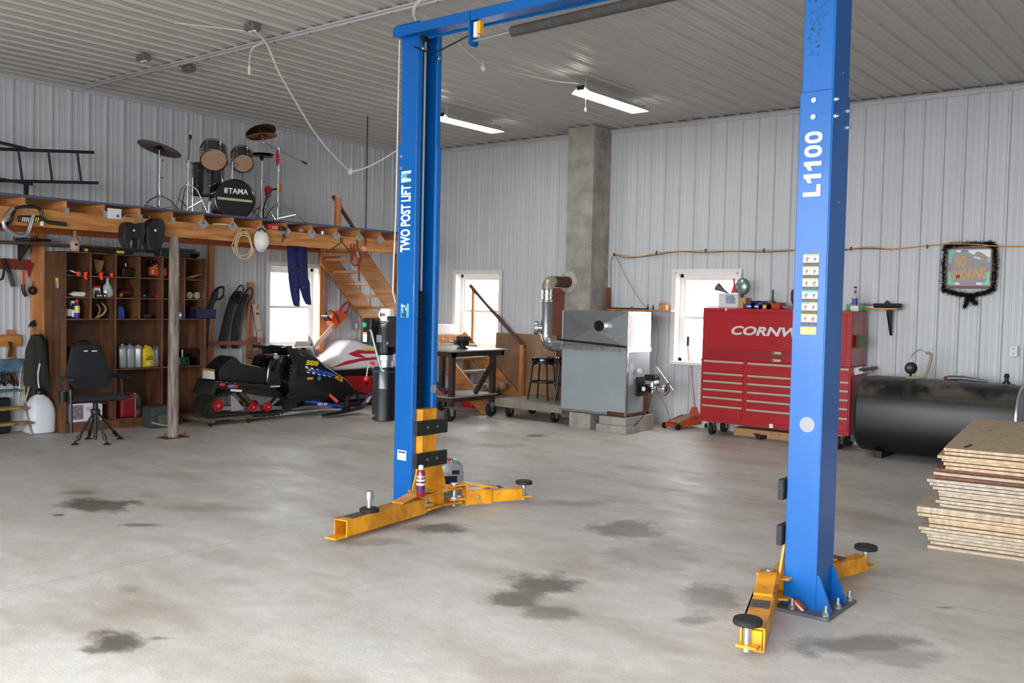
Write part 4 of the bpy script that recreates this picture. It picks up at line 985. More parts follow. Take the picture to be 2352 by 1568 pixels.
q = bin_pos(312, 0, .44); jug('oil_jug', 'dark grey oil jug with orange cap on the bottom cubby shelf', q, .13, .09, .30, gry, M('orange_cap', (220, 90, 30), .4), rz=.5, prints=((-.4, .1, .1, .28, orp), (-.4, .1, .3, .5, dkp)))
q = bin_pos(190, 0, .44); o = thing('appliance_box', 'white cardboard box with a heater picture under the camp chair', 'box', q + Vector((0, 0, 0)))
MB().box(q + Vector((-.2, -.18, 0)), q + Vector((.06, .22, .23))).part('carton', M('white_carton', (206, 200, 204), .6), o, bevel=.004)
MB().box(q + Vector((.06, -.16, .03)), q + Vector((.0615, -.02, .2))).part('picture', M('picture_print', (128, 118, 132), .6, var=.4, scale=18), o); MB().box(q + Vector((.06, .02, .12)), q + Vector((.0615, .18, .17))).part('picture', M('pale_print2', (176, 160, 170), .6), o)
# tape measure card on the side of the shelf
c = OX(131, 650, .3); cy = Y0 - .042
q = OY(131, 650, cy); o = thing('tool_card', 'yellow blister card with a wrench hanging on the side of the cubby shelf', 'tool card', q)
MB().box((q.x - .035, cy - .003, q.z - .06), (q.x + .035, cy, q.z + .06)).part('card', M('can_yellow', (226, 200, 40), .35), o); MB().box((q.x - .02, cy - .012, q.z - .055), (q.x + .02, cy - .003, q.z + .02)).part('blister', galv_m, o)
MB().cyl((q.x, cy - .03, q.z + .075), (q.x, cy + .0, q.z + .075), .003, n=6).part('hook', zinc_m, o)
# on top of the cubby shelf
tz = SH[-1] + .0005
q = Vector((.42, OX(172, 560, .42).y, tz)); o = lathe_thing('whiskey_bottle', 'clear glass liquor bottle with pale label on top of the cubby shelf', 'bottle', q, [(.05, 0), (.055, .01), (.055, .12), (.045, .145), (.018, .175), (.016, .23), (.02, .235), (.02, .25)], M('clear_bottle_warm', (200, 176, 160), .1, spec=.7), parts=[('label', [(.0556, .03), (.0556, .11)], M('cream_label', (214, 190, 170), .6))])
MB().cyl(q + Vector((.052, -.01, .085)), q + Vector((.0575, -.01, .085)), .018).part('seal', M('maroon_print', (130, 30, 40), .5), o)
q = Vector((.46, OX(235, 570, .46).y, tz)); o = thing('saw_case', 'long black case with yellow stickers on top of the cubby shelf', 'case', q)
MB().box(q + Vector((-.1, -.26, 0)), q + Vector((.04, .38, .055))).part('case_body', M('navy_black', (18, 20, 30), .5), o, bevel=.006)
for dy, w_ in ((-.24, .04), (.16, .1)): MB().box(q + Vector((.04, dy, .01)), q + Vector((.042, dy + w_, .04))).part('sticker', M('can_yellow', (226, 200, 40), .35), o)
q = Vector((.40, OX(395, 580, .40).y, tz)); o = thing('grey_tote', 'dark grey low tote box behind the top of the round post', 'tote', q)
MB().box(q + Vector((-.1, -.2, 0)), q + Vector((.06, .24, .09))).part('tote_body', M('tote_grey', (52, 54, 58), .6), o, bevel=.01); MB().box(q + Vector((-.12, -.22, .09)), q + Vector((.08, .3, .115))).part('lid', M('tote_lid', (70, 66, 66), .6), o, bevel=.004)
# ================================================================ hung on the loft beam
BF = LFX + .005
rope_m = M('cream_rope', (206, 184, 140), .8, var=.2, scale=60)
cl_m = M('denim_blue', (30, 32, 96), .9, var=.35, scale=9, dark=(20, 22, 62), bump=.4)
# coil of rope
rp = thing('rope_coil', 'cream rope coil hanging on the loft beam beside the white bag', 'rope', OX(557, 590, BF + .02))
c0 = OX(557, 555, BF + .03)
for i in range(6):
    w_, h_ = .135 + random.uniform(-.03, .012), .155 + random.uniform(-.02, .012); dz = -.012 * i; dy = random.uniform(-.018, .018)
    MB().tube([(BF + .02 + .008 * i, c0.y + dy + w_ * math.sin(t) * (1.05 if math.cos(t) < 0 else .92), c0.z + dz + h_ * math.cos(t) - .008) for t in [2 * PI * k / 22 for k in range(22)]], .0065, n=6, closed=True).part('loop', rope_m, rp, smooth=True)
MB().cyl((BF - .005, c0.y, c0.z + .14), (BF + .06, c0.y, c0.z + .145), .006, n=6).part('nail', iron_m, rp)
# white hard hat hanging by its strap
hh = OX(603, 553, BF + .06)
ht = thing('hard_hat', 'white hard hat hanging on the loft beam', 'hard hat', hh)
rings = []
for k in range(9):
    t = k / 8 * PI / 2
    rings.append([hh + Vector((-.03 + .105 * math.sin(t), .095 * math.cos(t) * math.cos(a) if k < 8 else .004 * math.cos(a), .125 * math.cos(t) * math.sin(a) if k < 8 else .004 * math.sin(a))) for a in [2 * PI * j / 22 for j in range(22)]])
MB().loft(rings).part('shell', M('hat_white', (226, 224, 220), .4), ht, smooth=True)
MB().tube([hh + Vector((-.03, .10 * math.cos(a), .13 * math.sin(a))) for a in [2 * PI * j / 24 for j in range(24)]], .008, n=6, closed=True).part('brim', MATS['hat_white'], ht, smooth=True)
for a in (-.5, 0, .5): MB().tube([hh + Vector((-.028 + .107 * math.sin(t), .096 * math.cos(t) * math.sin(a), .127 * math.cos(t) * math.cos(a))) for t in [PI / 2 * k / 8 for k in range(9)]], .004, n=5).part('ridge', MATS['hat_white'], ht, smooth=True)
MB().tube(arc(hh + Vector((-.02, 0, .10)), Y, Z, .05, .3, PI - .3, 8), .010, n=6).part('strap', black_m, ht, smooth=True)
# blue trousers hanging upside down in front of the window
def cloth(outline, depth, mat, name, par, off=0):
    MB().prism(outline, (depth, 0, 0)).part(name, mat, par, bevel=depth * .45, seg=2, smooth=True)
tr = thing('work_trousers', 'dark blue work trousers hanging from the loft in front of the window', 'trousers', OX(685, 695, 1.45))
tx = 1.50
def T_(px, py, x=tx): return OX(px, py, x)
def leg(left, right, seed):
    rnd = random.Random(seed); n = 14; rings = []
    for k in range(len(left)):
        a, b = T_(*left[k]), T_(*right[k]); c = (a + b) / 2; hw = (b - a).length / 2
        rings.append([c + Vector((.035 * math.sin(t) + rnd.uniform(-.006, .006), (b.y - a.y) / 2 * math.cos(t), (b.z - a.z) / 2 * math.cos(t))) for t in [2 * PI * j / n for j in range(n)]])
    return MB().loft(rings)
leg([(659, 550), (660, 600), (663, 640), (667, 668), (671, 688), (675, 701)], [(683, 551), (683, 600), (686, 640), (688.5, 668), (689, 688), (688, 704)], 1).part('trouser_leg', cl_m, tr, smooth=True)
leg([(682, 551), (682, 600), (684, 640), (690, 668), (696, 686), (703, 698)], [(703, 553), (705, 605), (708, 640), (711, 650), (712, 675), (714, 700)], 2).part('trouser_leg', cl_m, tr, smooth=True)
for px, py in ((672, 612), (692, 610), (673, 628), (693, 626), (677, 664), (698, 660)): MB().ball(T_(px, py, tx + .036), .007, 8, 6).part('stud', M('dull_brass', (150, 140, 110), .5, .5), tr)
MB().bar(T_(655, 550, 1.5), T_(712, 554, 1.5), .02, .03).part('waistband', cl_m, tr)
# steel gambrel, red strap with clip
gb = thing('gambrel_hanger', 'black triangular steel hanger on the loft beam above the stairs', 'hanger', OX(785, 565, BF + .02))
G = lambda px, py: OX(px, py, BF + .03)
MB().tube([G(750, 572), G(749, 577), G(752, 579), G(782, 557), G(784, 555)], .006, n=6).tube([G(785, 555), G(803, 578), G(800, 579)], .006, n=6).tube([G(752, 578), G(800, 580)], .005, n=6).tube([G(765, 569), G(768, 578)], .004, n=6).part('frame', iron_m, gb, smooth=True)
MB().tube(arc(G(784.5, 551), Y, Z, .022, 0, 2 * PI, 12), .007, n=6).part('ring', black_m, gb, smooth=True)
rs = thing('red_strap', 'dark red strap with black clip hanging above the stairs', 'strap', OX(815, 600, BF + .03))
st_m = M('dark_red_webbing', (130, 26, 36), .8)
G2 = lambda px, py, d=.035: OX(px, py, BF + d)
MB().tube(spline([G2(806, 560), G2(807, 585), G2(808, 602), G2(813, 609), (G2(822, 608)), G2(829, 598), G2(826, 580), G2(820, 565)], 5), .011, n=6).tube(spline([G2(812, 560), G2(812, 580), G2(809, 598)], 4), .009, n=6).tube([G2(824, 590), G2(824, 625), G2(825, 645)], .010, n=6).part('webbing', st_m, rs, smooth=True)
MB().tube([G2(819, 552), G2(823, 555), G2(819, 561), G2(822, 566)], .009, n=6).part('hook', black_m, rs, smooth=True); MB().bar(G2(820, 578), G2(822, 592), .02, .03).part('buckle', zinc_m, rs)
for i, (px, py, m, l) in enumerate(((835, 571, white_m, 'small white eye screw under the loft beam'), (894, 560, galv_m, 'small bright hook at the right end of the loft beam'))):
    MB().tube(spline([G(px - 4, py), G(px, py - 3), G(px + 4, py), G(px, py + 5)], 4), .007, n=6).single('wall_hook', m, l, 'hook', smooth=True)
# snowmobile handlebar and a bent chrome bumper hung at the left end
hb = thing('handlebar', 'black snowmobile handlebar with lettered pad hanging on the loft beam', 'handlebar', OX(75, 510, BF + .05))
G = lambda px, py, d=.05: OX(px, py, BF + d)
MB().tube(spline([G(-12, 520), G(22, 511), G(30, 492), G(40, 477), G(75, 474), (G(92, 482)), G(98, 500), G(112, 510), G(150, 515)], 6), .016, n=8).part('bar', black_m, hb, smooth=True)
MB().tube([G(-12, 520), G(18, 514)], .022, n=8).tube([G(112, 510), G(152, 515)], .022, n=8).part('grip', rubber_m, hb, smooth=True)
a, b = G(42, 502, .075), G(92, 502, .075)
MB().bar(a, b, .05, .065).part('crossbar_pad', black_m, hb, bevel=.014, seg=2)
mb = text_mb('RENTHAL', a + Vector((.028, .015, -.022)), Y, Z, .042, extrude=.001, bold=.03, shear=.15, sx=1.05) if False else None
for i, (p0, p1, m) in enumerate(((50, 68, label_m), (70, 90, M('can_yellow', (226, 200, 40), .35)))):
    pa, pb = G(p0, 503, .105), G(p1, 503, .105); n = 4
    for k in range(n):
        y0 = pa.y + (pb.y - pa.y) * k / n; dy = (pb.y - pa.y) / n
        MB().prism([(pa.x, y0, pa.z - .022), (pa.x, y0 + dy * .45, pa.z - .022), (pa.x, y0 + dy * .95, pa.z + .022), (pa.x, y0 + dy * .5, pa.z + .022)], (.002, 0, 0)).part('pad_lettering', m, hb)
MB().box(G(92, 518, .06), G(100, 508, .075)).part('tag', label_m, hb)
cb = thing('chrome_bumper', 'bent chrome tube hanging below the black handlebar', 'bumper', OX(42, 520, BF + .09))
MB().tube(spline([G(30, 477, .1), G(18, 492, .1), (G(8, 508, .1)), G(14, 525, .1), G(45, 541, .1), G(62, 535, .1), G(70, 512, .1), G(76, 494, .1)], 6), .021, n=10).part('tube', chrome_m, cb, smooth=True)
# black moulded guards
def guard(name, label, out, px0):
    g = thing(name, label, 'guard', OX(px0, 545, BF + .05))
    MB().prism([G(px, py, .02) for px, py in out], (.13, 0, 0)).part('shell', M('guard_black', (17, 19, 21), .45, var=.3, scale=8), g, bevel=.03, seg=2, smooth=True)
    return g
g1 = guard('plastic_guard', 'black moulded plastic guard with open bottom hanging on a wire', [(268, 545), (272, 516), (280, 510), (300, 515), (318, 512), (322, 530), (316, 560), (306, 576), (300, 572), (304, 552), (290, 548), (284, 558), (290, 576), (280, 574)], 293)
MB().tube(spline([G(280, 508), G(286, 496), G(297, 493), G(306, 498), G(312, 510)], 5), .005, n=6).part('wire', galv_m, g1, smooth=True); MB().ball(G(308, 529, .155), (.004, .012, .012)).part('eye_mark', label_m, g1)
g2 = guard('plastic_guard', 'black moulded plastic guard with filler neck left of the round post', [(322, 520), (330, 508), (340, 503), (352, 502), (364, 506), (368, 522), (366, 548), (358, 570), (340, 579), (330, 576), (322, 555)], 345)
MB().cyl(G(344, 503), G(344, 495), .02).part('filler_neck', black_m, g2); MB().ball(G(357, 529, .155), (.004, .014, .014)).part('eye_mark', label_m, g2)
# on top of the beam
q = OX(256, 488, BF - .05); o = thing('small_carton', 'small white carton pushed between the joists', 'carton', q)
MB().box((BF + .001, q.y - .075, BT - .035), (BF + .02, q.y + .075, BT + .075)).part('card', M('card_white', (206, 206, 208), .6), o); MB().box((BF + .02, q.y + .02, BT - .015), (BF + .021, q.y + .05, BT + .012)).part('print', bl_p, o)
q = OX(505, 504, LFX - .02); MB().lathe((LFX - .0, q.y, BT + .001), [(.10, 0), (.105, .008), (.09, .016), (.02, .014)], n=24).single('flying_disc', M('disc_cream', (216, 206, 186), .5), 'pale flying disc lying on the loft beam', 'disc', smooth=True)
q = OX(627, 517, LFX - .02); o = thing('red_carton', 'small red carton lying on the loft beam', 'carton', (LFX - .02, q.y, BT + .001)); MB().box((LFX - .07, q.y - .07, BT + .001), (LFX + .0, q.y + .08, BT + .065)).part('carton_body', M('carton_red', (176, 40, 44), .5), o, bevel=.003); MB().box((LFX + .0, q.y - .03, BT + .01), (LFX + .001, q.y + .06, BT + .05)).part('print', M('pink_print', (210, 120, 120), .5), o)
q = OX(650, 522, LFX - .0); o = thing('tangled_wire', 'black tangled wire hanging over the loft beam', 'wire', (LFX, q.y, BT - .1)); MB().tube(spline([(LFX + .012, q.y - .06, BT + .01), (LFX + .02, q.y, BT + .02), (LFX + .015, q.y + .04, BT - .03), (LFX + .012, q.y + .03, BT - .10), (LFX + .015, q.y, BT - .04), (LFX + .014, q.y - .02, BT - .15)], 5), .005, n=6).part('strand', black_m, o, smooth=True); MB().box((LFX + .002, q.y - .06, BT + .0), (LFX + .03, q.y + .03, BT + .05)).part('plug', black_m, o, bevel=.006)
q = OX(744, 531, LFX - .0); MB().lathe((LFX - .03, q.y, BT + .001), [(.03, 0), (.032, .04), (.02, .05)], n=16).single('small_jar', galv_m, 'small bright jar lid on the loft beam', 'jar', smooth=True)
q = OX(697, 523, LFX - .0); MB().ball((LFX - .04, q.y, BT + .03), (.03, .05, .03)).single('rag', M('rag', (150, 140, 140), .9, var=.4, scale=30), 'crumpled grey rag on the loft beam', 'rag', smooth=True)

# ================================================================ on the loft: ladder and drum kit
DK = DZ1 + .0005
ld = thing('ladder', 'black metal ladder standing on edge along the wall on the loft', 'ladder', (.3, -6.6, DK))
lx = .45
A = lambda px, py, x=lx: OX(px, py, x)
lad_m = M('ladder_black', (34, 34, 44), .5, .3)
r1a, r1b = A(-120, 338), A(215, 350); r2a, r2b = A(-120, 412), A(225, 420, .62)
def rail(a, b): MB().bar(a, b, .035, .035).part('rail', lad_m, ld)
r2b = A(225, 420); r2a = A(-120, 412)
rail(r1a, r1b); rail(r2a, r2b)
for (u, v) in (((-60, 340), (-50, 415)), ((42, 345), (52, 418)), ((111, 347), (120, 418)), ((177, 349), (187, 419))): MB().cyl(A(*u), A(*v), .014, n=8).part('rung', lad_m, ld)
MB().bar(A(-120, 298, lx + .05), A(62, 342, lx + .05), .03, .03).bar(A(-120, 392, lx + .05), A(74, 423, lx + .05), .03, .03).part('brace', lad_m, ld)
for px in (-100, 60): MB().box((lx - .02, A(px, 415).y - .02, DK), (lx + .02, A(px, 415).y + .02, A(px, 415).z)).part('foot', lad_m, ld)

def tripod(o, base, top, r=.0125, spread=.28, h=.3, dirs=(0, 2.1, 4.2), m=chrome_m, brace=True):
    base = Vector(base)
    MB().cyl(base + Z * .03, Vector((base.x, base.y, top)), r, n=12).part('pole', m, o, smooth=True)
    for a in dirs:
        d = Vector((math.cos(a), math.sin(a), 0))
        lg = MB().tube([base + Z * h + d * .015, base + Z * (h * .8) + d * (spread * .45), base + d * spread + Z * .015], .008, n=6).part('leg', m, o, smooth=True)
        if brace: MB().tube([base + Z * (h * .28) + d * .012, base + Z * (h * .52) + d * (spread * .68)], .005, n=6).part('strut', m, lg)
        MB().ball(base + d * spread + Z * .014, .0138, 8, 6).part('rubber_foot', rubber_m, lg)
    MB().cyl(base + Z * (h - .03), base + Z * (h + .03), r * 1.8, n=12).part('collar', m, o)
def clamp(o, p, m=chrome_m):
    p = Vector(p); MB().cyl(p - Z * .018, p + Z * .018, .021, n=12).cyl(p, p + Vector((.03, .02, 0)), .006, n=6).ball(p + Vector((.035, .024, 0)), (.012, .012, .006), 8, 6).part('clamp', m, o, smooth=True)
brass_m = M('aged_bronze', (104, 66, 48), .3, .85, var=.25, scale=10)
bronze_m = M('bright_bronze', (196, 116, 56), .28, .9, var=.2, scale=12)
def cymbal(o, c, nrm, r, m, name='cymbal'):
    prof = [(.006, .022), (r * .10, .02), (r * .17, .008), (r * .2, .004), (r * .6, -.006), (r, -.016), (r, -.0175), (r * .6, -.0075), (r * .2, .0025), (r * .17, .006), (r * .1, .018), (.006, .02)]
    return MB().lathe(c, prof, n=40, axis=nrm, caps=False).part(name, m, o, smooth=True)
# cymbal stand at the left
dx = 1.05
b = OX(366, 470, dx); b.z = DK
cs = thing('cymbal_stand', 'chrome cymbal stand with one tilted dark cymbal at the left end of the drum kit', 'cymbal stand', b)
zt = OX(367, 345, dx).z
tripod(cs, b, zt, h=.22, spread=.30, dirs=(-.6, 1.4, 3.5)); clamp(cs, (b.x, b.y, OX(366, 368, dx).z)); clamp(cs, (b.x, b.y, OX(366, 408, dx).z))
nn = (Z + Vector((.25, .22, 0)) * .9).normalized()
cymbal(cs, OX(367, 339, dx), Vector((.02, .30, 1)), .26, brass_m); MB().lathe(OX(367, 344, dx), [(.03, 0), (.012, .02), (.006, .05)], n=12).part('wing_nut', black_m, cs, smooth=True)
# bare stand with rubber tipped rod
b = OX(431, 474, .95); b.z = DK
cs = thing('cymbal_stand', 'chrome stand without a cymbal in front of the black floor tom', 'cymbal stand', b)
tripod(cs, b, OX(433, 368, .95).z, h=.42, spread=.27, dirs=(-1.2, .7, 2.9)); clamp(cs, (b.x, b.y, OX(431, 372, .95).z))
MB().tube([Vector((b.x, b.y, OX(432, 374, .95).z)), OX(437, 320, .95)], .007, n=8).part('rod', chrome_m, cs, smooth=True); MB().lathe(OX(437, 320, .95), [(.012, 0), (.021, .02), (.016, .05), (.006, .06)], n=12).part('rubber_tip', black_m, cs, smooth=True); MB().cyl(OX(437, 308, .95), OX(437, 299, .95), .004, n=6).part('threaded_tip', zinc_m, cs)
# drums
shell_m = M('drum_shell', (24, 20, 22), .15, coat=.6); sheen_shell = M('drum_shell_sheen', (78, 74, 74), .18, coat=.5, metal=.3)  # grey of the toms is reflected sheen put into the shell colour
skin_m = M('drum_skin', (186, 150, 122), .5, var=.12, scale=6)
def drum(name, label, c, axis, r, L, sh, skin_front, par=None, lugs=8, skin_back=None):
    c, ax = Vector(c), Vector(axis).normalized(); o = par or thing(name, label, 'drum', c)
    a = ax.orthogonal().normalized(); e = ax.cross(a)
    MB().lathe(c, [(r, 0), (r, L)], n=36, axis=ax, caps=False).part('shell', sh, o, smooth=True)
    for t, m in ((0.004, skin_front), (L - .004, skin_back or skin_front)): MB().lathe(c + ax * (t - .002), [(r * .99, 0), (r * .99, .004)], n=36, axis=ax).part('skin', m, o)
    for t in (-.012, L - .012): MB().lathe(c + ax * t, [(r + .002, 0), (r + .014, .003), (r + .014, .021), (r + .002, .024)], n=36, axis=ax, caps=False).part('hoop', chrome_m if r < .2 else shell_m, o, smooth=True)
    for k in range(lugs):
        d = a * math.cos(2 * PI * k / lugs + .3) + e * math.sin(2 * PI * k / lugs + .3)
        for t in (.25, .75): MB().ball(c + ax * (L * t) + d * (r + .004), (.013, .013, .013), 8, 6).part('lug', chrome_m, o)
        MB().cyl(c + ax * .0 + d * (r + .011), c + ax * L + d * (r + .011), .003, n=5).part('tension_rod', chrome_m, o)
    return o
bdx = 1.28
fc = OX(540, 443, bdx)
R_ = (OX(540, 399, bdx).z - OX(540, 487, bdx).z) / 2
fc.z = DK + R_ + .012
bax = Vector((-.92, .40, 0)).normalized()
bd = drum('bass_drum', 'black bass drum with white lettering standing on the loft', fc, bax, R_, .40, shell_m, M('bass_head_black', (12, 12, 14), .35))
nf = -bax.normalized(); rt = Z.cross(nf).normalized()
mb = text_mb('TAMA', fc + nf * .006 + rt * (-.085) + Z * .070, rt, Z, .066, extrude=.001, bold=.02, sx=.95); mb.part('lettering', decal_m, bd, label='white lettering')
for k in range(3): MB().prism([fc + nf * .0065 + rt * (-.135 + k * .015) + Z * z for z in (.070, .136)] + [fc + nf * .0065 + rt * (-.124 + k * .015) + Z * z for z in (.136, .070)], nf * .001).part('emblem', decal_m, bd)
MB().prism([fc + nf * .0065 + rt * u + Z * z for u, z in ((-R_ * .9, .018), (R_ * .9, -.0), (R_ * .88, -.028), (-R_ * .92, -.014))], nf * .001).part('tape_stripe', M('tape_cream', (186, 178, 140), .6), bd)
for s_ in (-1, 1):
    p0 = fc + bax * .1 + rt * (s_ * R_ * .9) - Z * .08
    MB().tube([p0, p0 + rt * (s_ * .10) + nf * .12 - Z * (p0.z - DK - .012)], .007, n=8).part('spur', chrome_m, bd, smooth=True)
# mounted toms
def tilt_drum(name, label, px, py, x, r, L, ax, sh):
    c = OX(px, py, x); return drum(name, label, c, ax, r, L, sh, skin_m, lugs=6)
t1 = tilt_drum('tom_drum', 'larger dark tom mounted above the bass drum, left of the other tom', 491, 368, 1.10, .155, .23, (-.60, .38, .66), sheen_shell)
t2 = tilt_drum('tom_drum', 'smaller dark tom mounted above the bass drum, right of the other tom', 557, 376, 1.12, .128, .21, (-.60, .36, .66), sheen_shell)
mp = fc + bax * .2 + Z * R_
mt = MB().cyl(mp - Z * .02, mp + Z * .26, .0125, n=12).part('tom_mount', chrome_m, bd, smooth=True)
MB().box(mp + Vector((-.035, -.06, -.002)), mp + Vector((.035, .06, .018))).part('mount_plate', chrome_m, bd, bevel=.005)
MB().tube([mp + Z * .2, mp + Vector((0, -.1, .24)), OX(491, 360, 1.0)], .010, n=8).tube([mp + Z * .2, mp + Vector((0, .1, .24)), OX(557, 370, 1.0)], .010, n=8).part('tom_arm', chrome_m, bd, smooth=True)
ft = OX(478, 430, .72); ft.z = OX(478, 447, .72).z
fo = drum('floor_tom', 'black floor tom with chrome hoops behind the bass drum', (ft.x, ft.y, ft.z), Z, .20, OX(478, 379, .72).z - ft.z, shell_m, skin_m)
for a in (.4, 2.5, 4.6):
    d = Vector((math.cos(a), math.sin(a), 0)) * .212; MB().tube([Vector((ft.x, ft.y, ft.z + .2)) + d, Vector((ft.x, ft.y, DK + .012)) + d, Vector((ft.x, ft.y, DK + .012)) + d * 1.1], .0065, n=6).part('leg', chrome_m, fo)
# hi-hat stand
b = OX(600, 488, .95); b.z = DK
hs = thing('hi_hat_stand', 'chrome hi-hat stand with a pair of flat cymbals behind the bass drum', 'hi-hat', b)
tripod(hs, b, OX(600, 352, .95).z, h=.24, spread=.24, dirs=(-.9, 1.3, 3.3)); clamp(hs, (b.x, b.y, OX(599, 417, .95).z))
cymbal(hs, OX(601, 356, .95), Vector((.05, .0, 1)), .165, brass_m); cymbal(hs, OX(601, 358, .95), Vector((.05, 0, -1)), .165, brass_m); MB().lathe(OX(601, 366, .95), [(.01, -.02), (.028, .012), (.02, .03)], n=12).part('seat_cup', black_m, hs, smooth=True)
# boom stand
b = OX(638, 497, 1.30); b.z = DK
bs = thing('boom_cymbal_stand', 'chrome boom stand holding two bronze cymbals at the right end of the drum kit', 'cymbal stand', b)
top = OX(639, 342, 1.30); tripod(bs, b, top.z, h=.24, spread=.36, dirs=(-1.1, .75, 3.1)); clamp(bs, (b.x, b.y, OX(638, 390, 1.3).z)); clamp(bs, top)
c1_, c2_ = OX(606, 327, 1.18), OX(703, 375, 1.42)
MB().tube([c1_, c2_], .010, n=10).part('boom', chrome_m, bs, smooth=True); MB().tube([c1_ + (c2_ - c1_) * .9, c2_ + (c2_ - c1_) * .02], .014, n=10).part('boom_weight', black_m, bs, smooth=True)
ct = OX(601, 310, 1.18); MB().tube([c1_, ct], .007, n=8).part('tilter', chrome_m, bs, smooth=True); MB().ball(c1_, .018).part('tilter_joint', chrome_m, bs)
cymbal(bs, ct, Vector((-.12, -.05, .9)) + Vector((.0, 0, 0)), .2, bronze_m); cymbal(bs, ct + Vector((-.01, -.01, .05)), Vector((-.42, -.02, .85)), .2, M('olive_bronze', (128, 104, 62), .35, .8, var=.2, scale=10))
MB().prism([OX(px, py, 1.34) for px, py in ((634, 345), (640, 345), (641, 372), (638, 382), (633, 372))], (.008, 0, 0)).part('red_ribbon', M('ribbon_red', (170, 24, 24), .7), bs)
# reflector lamp on a bracket behind the boom stand
o = thing('marker_lamp', 'round red and orange trailer marker lamp standing behind the boom stand', 'lamp', OX(630, 450, .7))
ml = OX(616, 436, .75); mo_ = OX(642, 433, .75)
MB().lathe(ml, [(.0, .0), (.052, .006), (.055, .02), (.045, .03)], n=20, axis=(.8, -.5, 0)).part('red_lens', M('red_lens', (160, 16, 24), .2), o, smooth=True); MB().lathe(mo_, [(.0, 0), (.052, .006), (.055, .02)], n=20, axis=(.8, .4, 0)).part('orange_lens', M('orange_lens', (226, 120, 40), .2), o, smooth=True); MB().ball(OX(616, 447, .72), (.03, .05, .04)).part('housing', M('lamp_grey', (96, 96, 98), .4), o, smooth=True)
MB().tube([ml, mo_], .014, n=8).tube([OX(614, 450, .72), OX(605, 478, .72), Vector((.72, OX(605, 490, .72).y, DK))], .01, n=8).part('bracket', iron_m, o)
# ================================================================ tools on the wall at the left edge
rk = thing('tool_rail', 'red brown board with hanging tools on the left wall', 'tool rail', (.03, -6.9, 1.9))
ra, rb = OX(-60, 600, .03), OX(77, 610, .03)
MB().box((.02, ra.y, OX(20, 618, .03).z), (.05, rb.y, OX(20, 594, .03).z)).part('rail_board', M('red_brown_board', (112, 48, 32), .6, var=.2, scale=4), rk)
def hung(name, label, cat, build):
    o = thing(name, label, cat, build[0]); 
    for nm, mb, m in build[1]: mb.part(nm, m, o, smooth=True)
    return o
W6 = lambda px, py, d=.08: OX(px, py, d)
hung('torque_wrench', 'long dark torque wrench hanging at the left edge of the tool rail', 'wrench', (W6(20, 625), [('shaft', MB().tube([W6(6, 594), W6(14, 612), W6(24, 630)], .022, n=8), iron_m), ('grip', MB().tube([W6(22, 626), W6(30, 658)], .026, n=8), M('grip_grey', (70, 66, 66), .7)), ('handle', MB().tube([W6(12, 605), W6(6, 640), W6(0, 642)], .014, n=8), iron_m)]))
hung('folding_saw', 'orange handled folding saw hanging beside the red pennant', 'saw', (W6(57, 655), [('blade', MB().bar(W6(54, 620), W6(55, 654), .006, .03), orange_m), ('handle', MB().tube(spline([W6(53, 653), W6(54, 668), W6(60, 680)], 5), .022, n=8), black_m)]))
o = thing('red_pennant', 'small dark red pennant hung on the tool rail', 'pennant', W6(67, 620)); MB().prism([W6(57, 604), W6(78, 603), W6(66, 638)], (.01, 0, 0)).part('flag', M('pennant_red', (140, 26, 36), .8), o); MB().tube([W6(35, 620), W6(56, 610)], .004, n=5).part('rod', zinc_m, o)
hung('angle_grinder_disc', 'round black grinding disc hanging on the wooden wall post', 'disc', (W6(73, 665), [('disc', MB().lathe(W6(74, 667, .09), [(.05, 0), (.052, .012), (.01, .014)], n=20, axis=X), black_m), ('hub', MB().lathe(W6(74, 667, .105), [(.012, 0), (.01, .008)], n=12, axis=X), orange_m), ('loop', MB().tube([W6(74, 658, .095), W6(76, 645, .095)], .004, n=5), iron_m)]))
hung('pulley_hook', 'black pulley block hanging low on the wooden wall post', 'pulley', (W6(75, 745), [('wheel', MB().lathe(W6(74, 744, .09), [(.03, 0), (.036, .01), (.03, .03)], n=16, axis=X), iron_m), ('hook', MB().tube(spline([W6(66, 752, .1), W6(70, 742, .1), W6(80, 735, .1)], 4), .008, n=6), iron_m)]))
q = Vector((.2, OX(60, 556, .2).y, 2.2355)); o = thing('air_wrench', 'black ratchet tool lying on the wall shelf', 'tool', q); MB().bar(q + Vector((0, -.12, .02)), q + Vector((.05, .04, .03)), .035, .04).part('grip', black_m, o, bevel=.008); MB().bar(q + Vector((.05, .04, .03)), q + Vector((.05, .26, .035)), .04, .03).part('head', iron_m, o, bevel=.006); MB().cyl(q + Vector((.05, .08, .02)), q + Vector((.05, .08, .07)), .022).part('knob', black_m, o)
# lower board rack with hoses and a red thing
lr = thing('coat_rack', 'orange wooden coat rack with black hoses at the left edge', 'rack', W6(20, 800))
MB().box((.02, OX(-60, 780, .05).y, OX(30, 795, .05).z), (.05, OX(49, 780, .05).y, OX(30, 768, .05).z)).part('rack_board', pine_y_m, lr); MB().box((.01, OX(18, 780, .04).y, OX(30, 880, .05).z), (.02, OX(36, 780, .04).y, OX(30, 757, .05).z)).part('rack_back', pine_z_m, lr)
MB().tube(spline([W6(22, 785), W6(24, 800), W6(20, 820)], 4), .016, n=8).part('peg', iron_m, lr)
o = thing('hose_bundle', 'tangle of black hoses and cords behind the step stool chair', 'hose', W6(20, 880, .15)); 
for k in range(7):
    y0 = random.uniform(0, 30)
    MB().tube(spline([W6(y0, 850 + random.uniform(-8, 8), .15), W6(y0 + random.uniform(-14, 14), 870, .18), W6(y0 + random.uniform(-20, 20), 885, .16), W6(y0 + random.uniform(-10, 12), 858, .14)], 6), .009, n=6).part('hose', black_m, o, smooth=True)
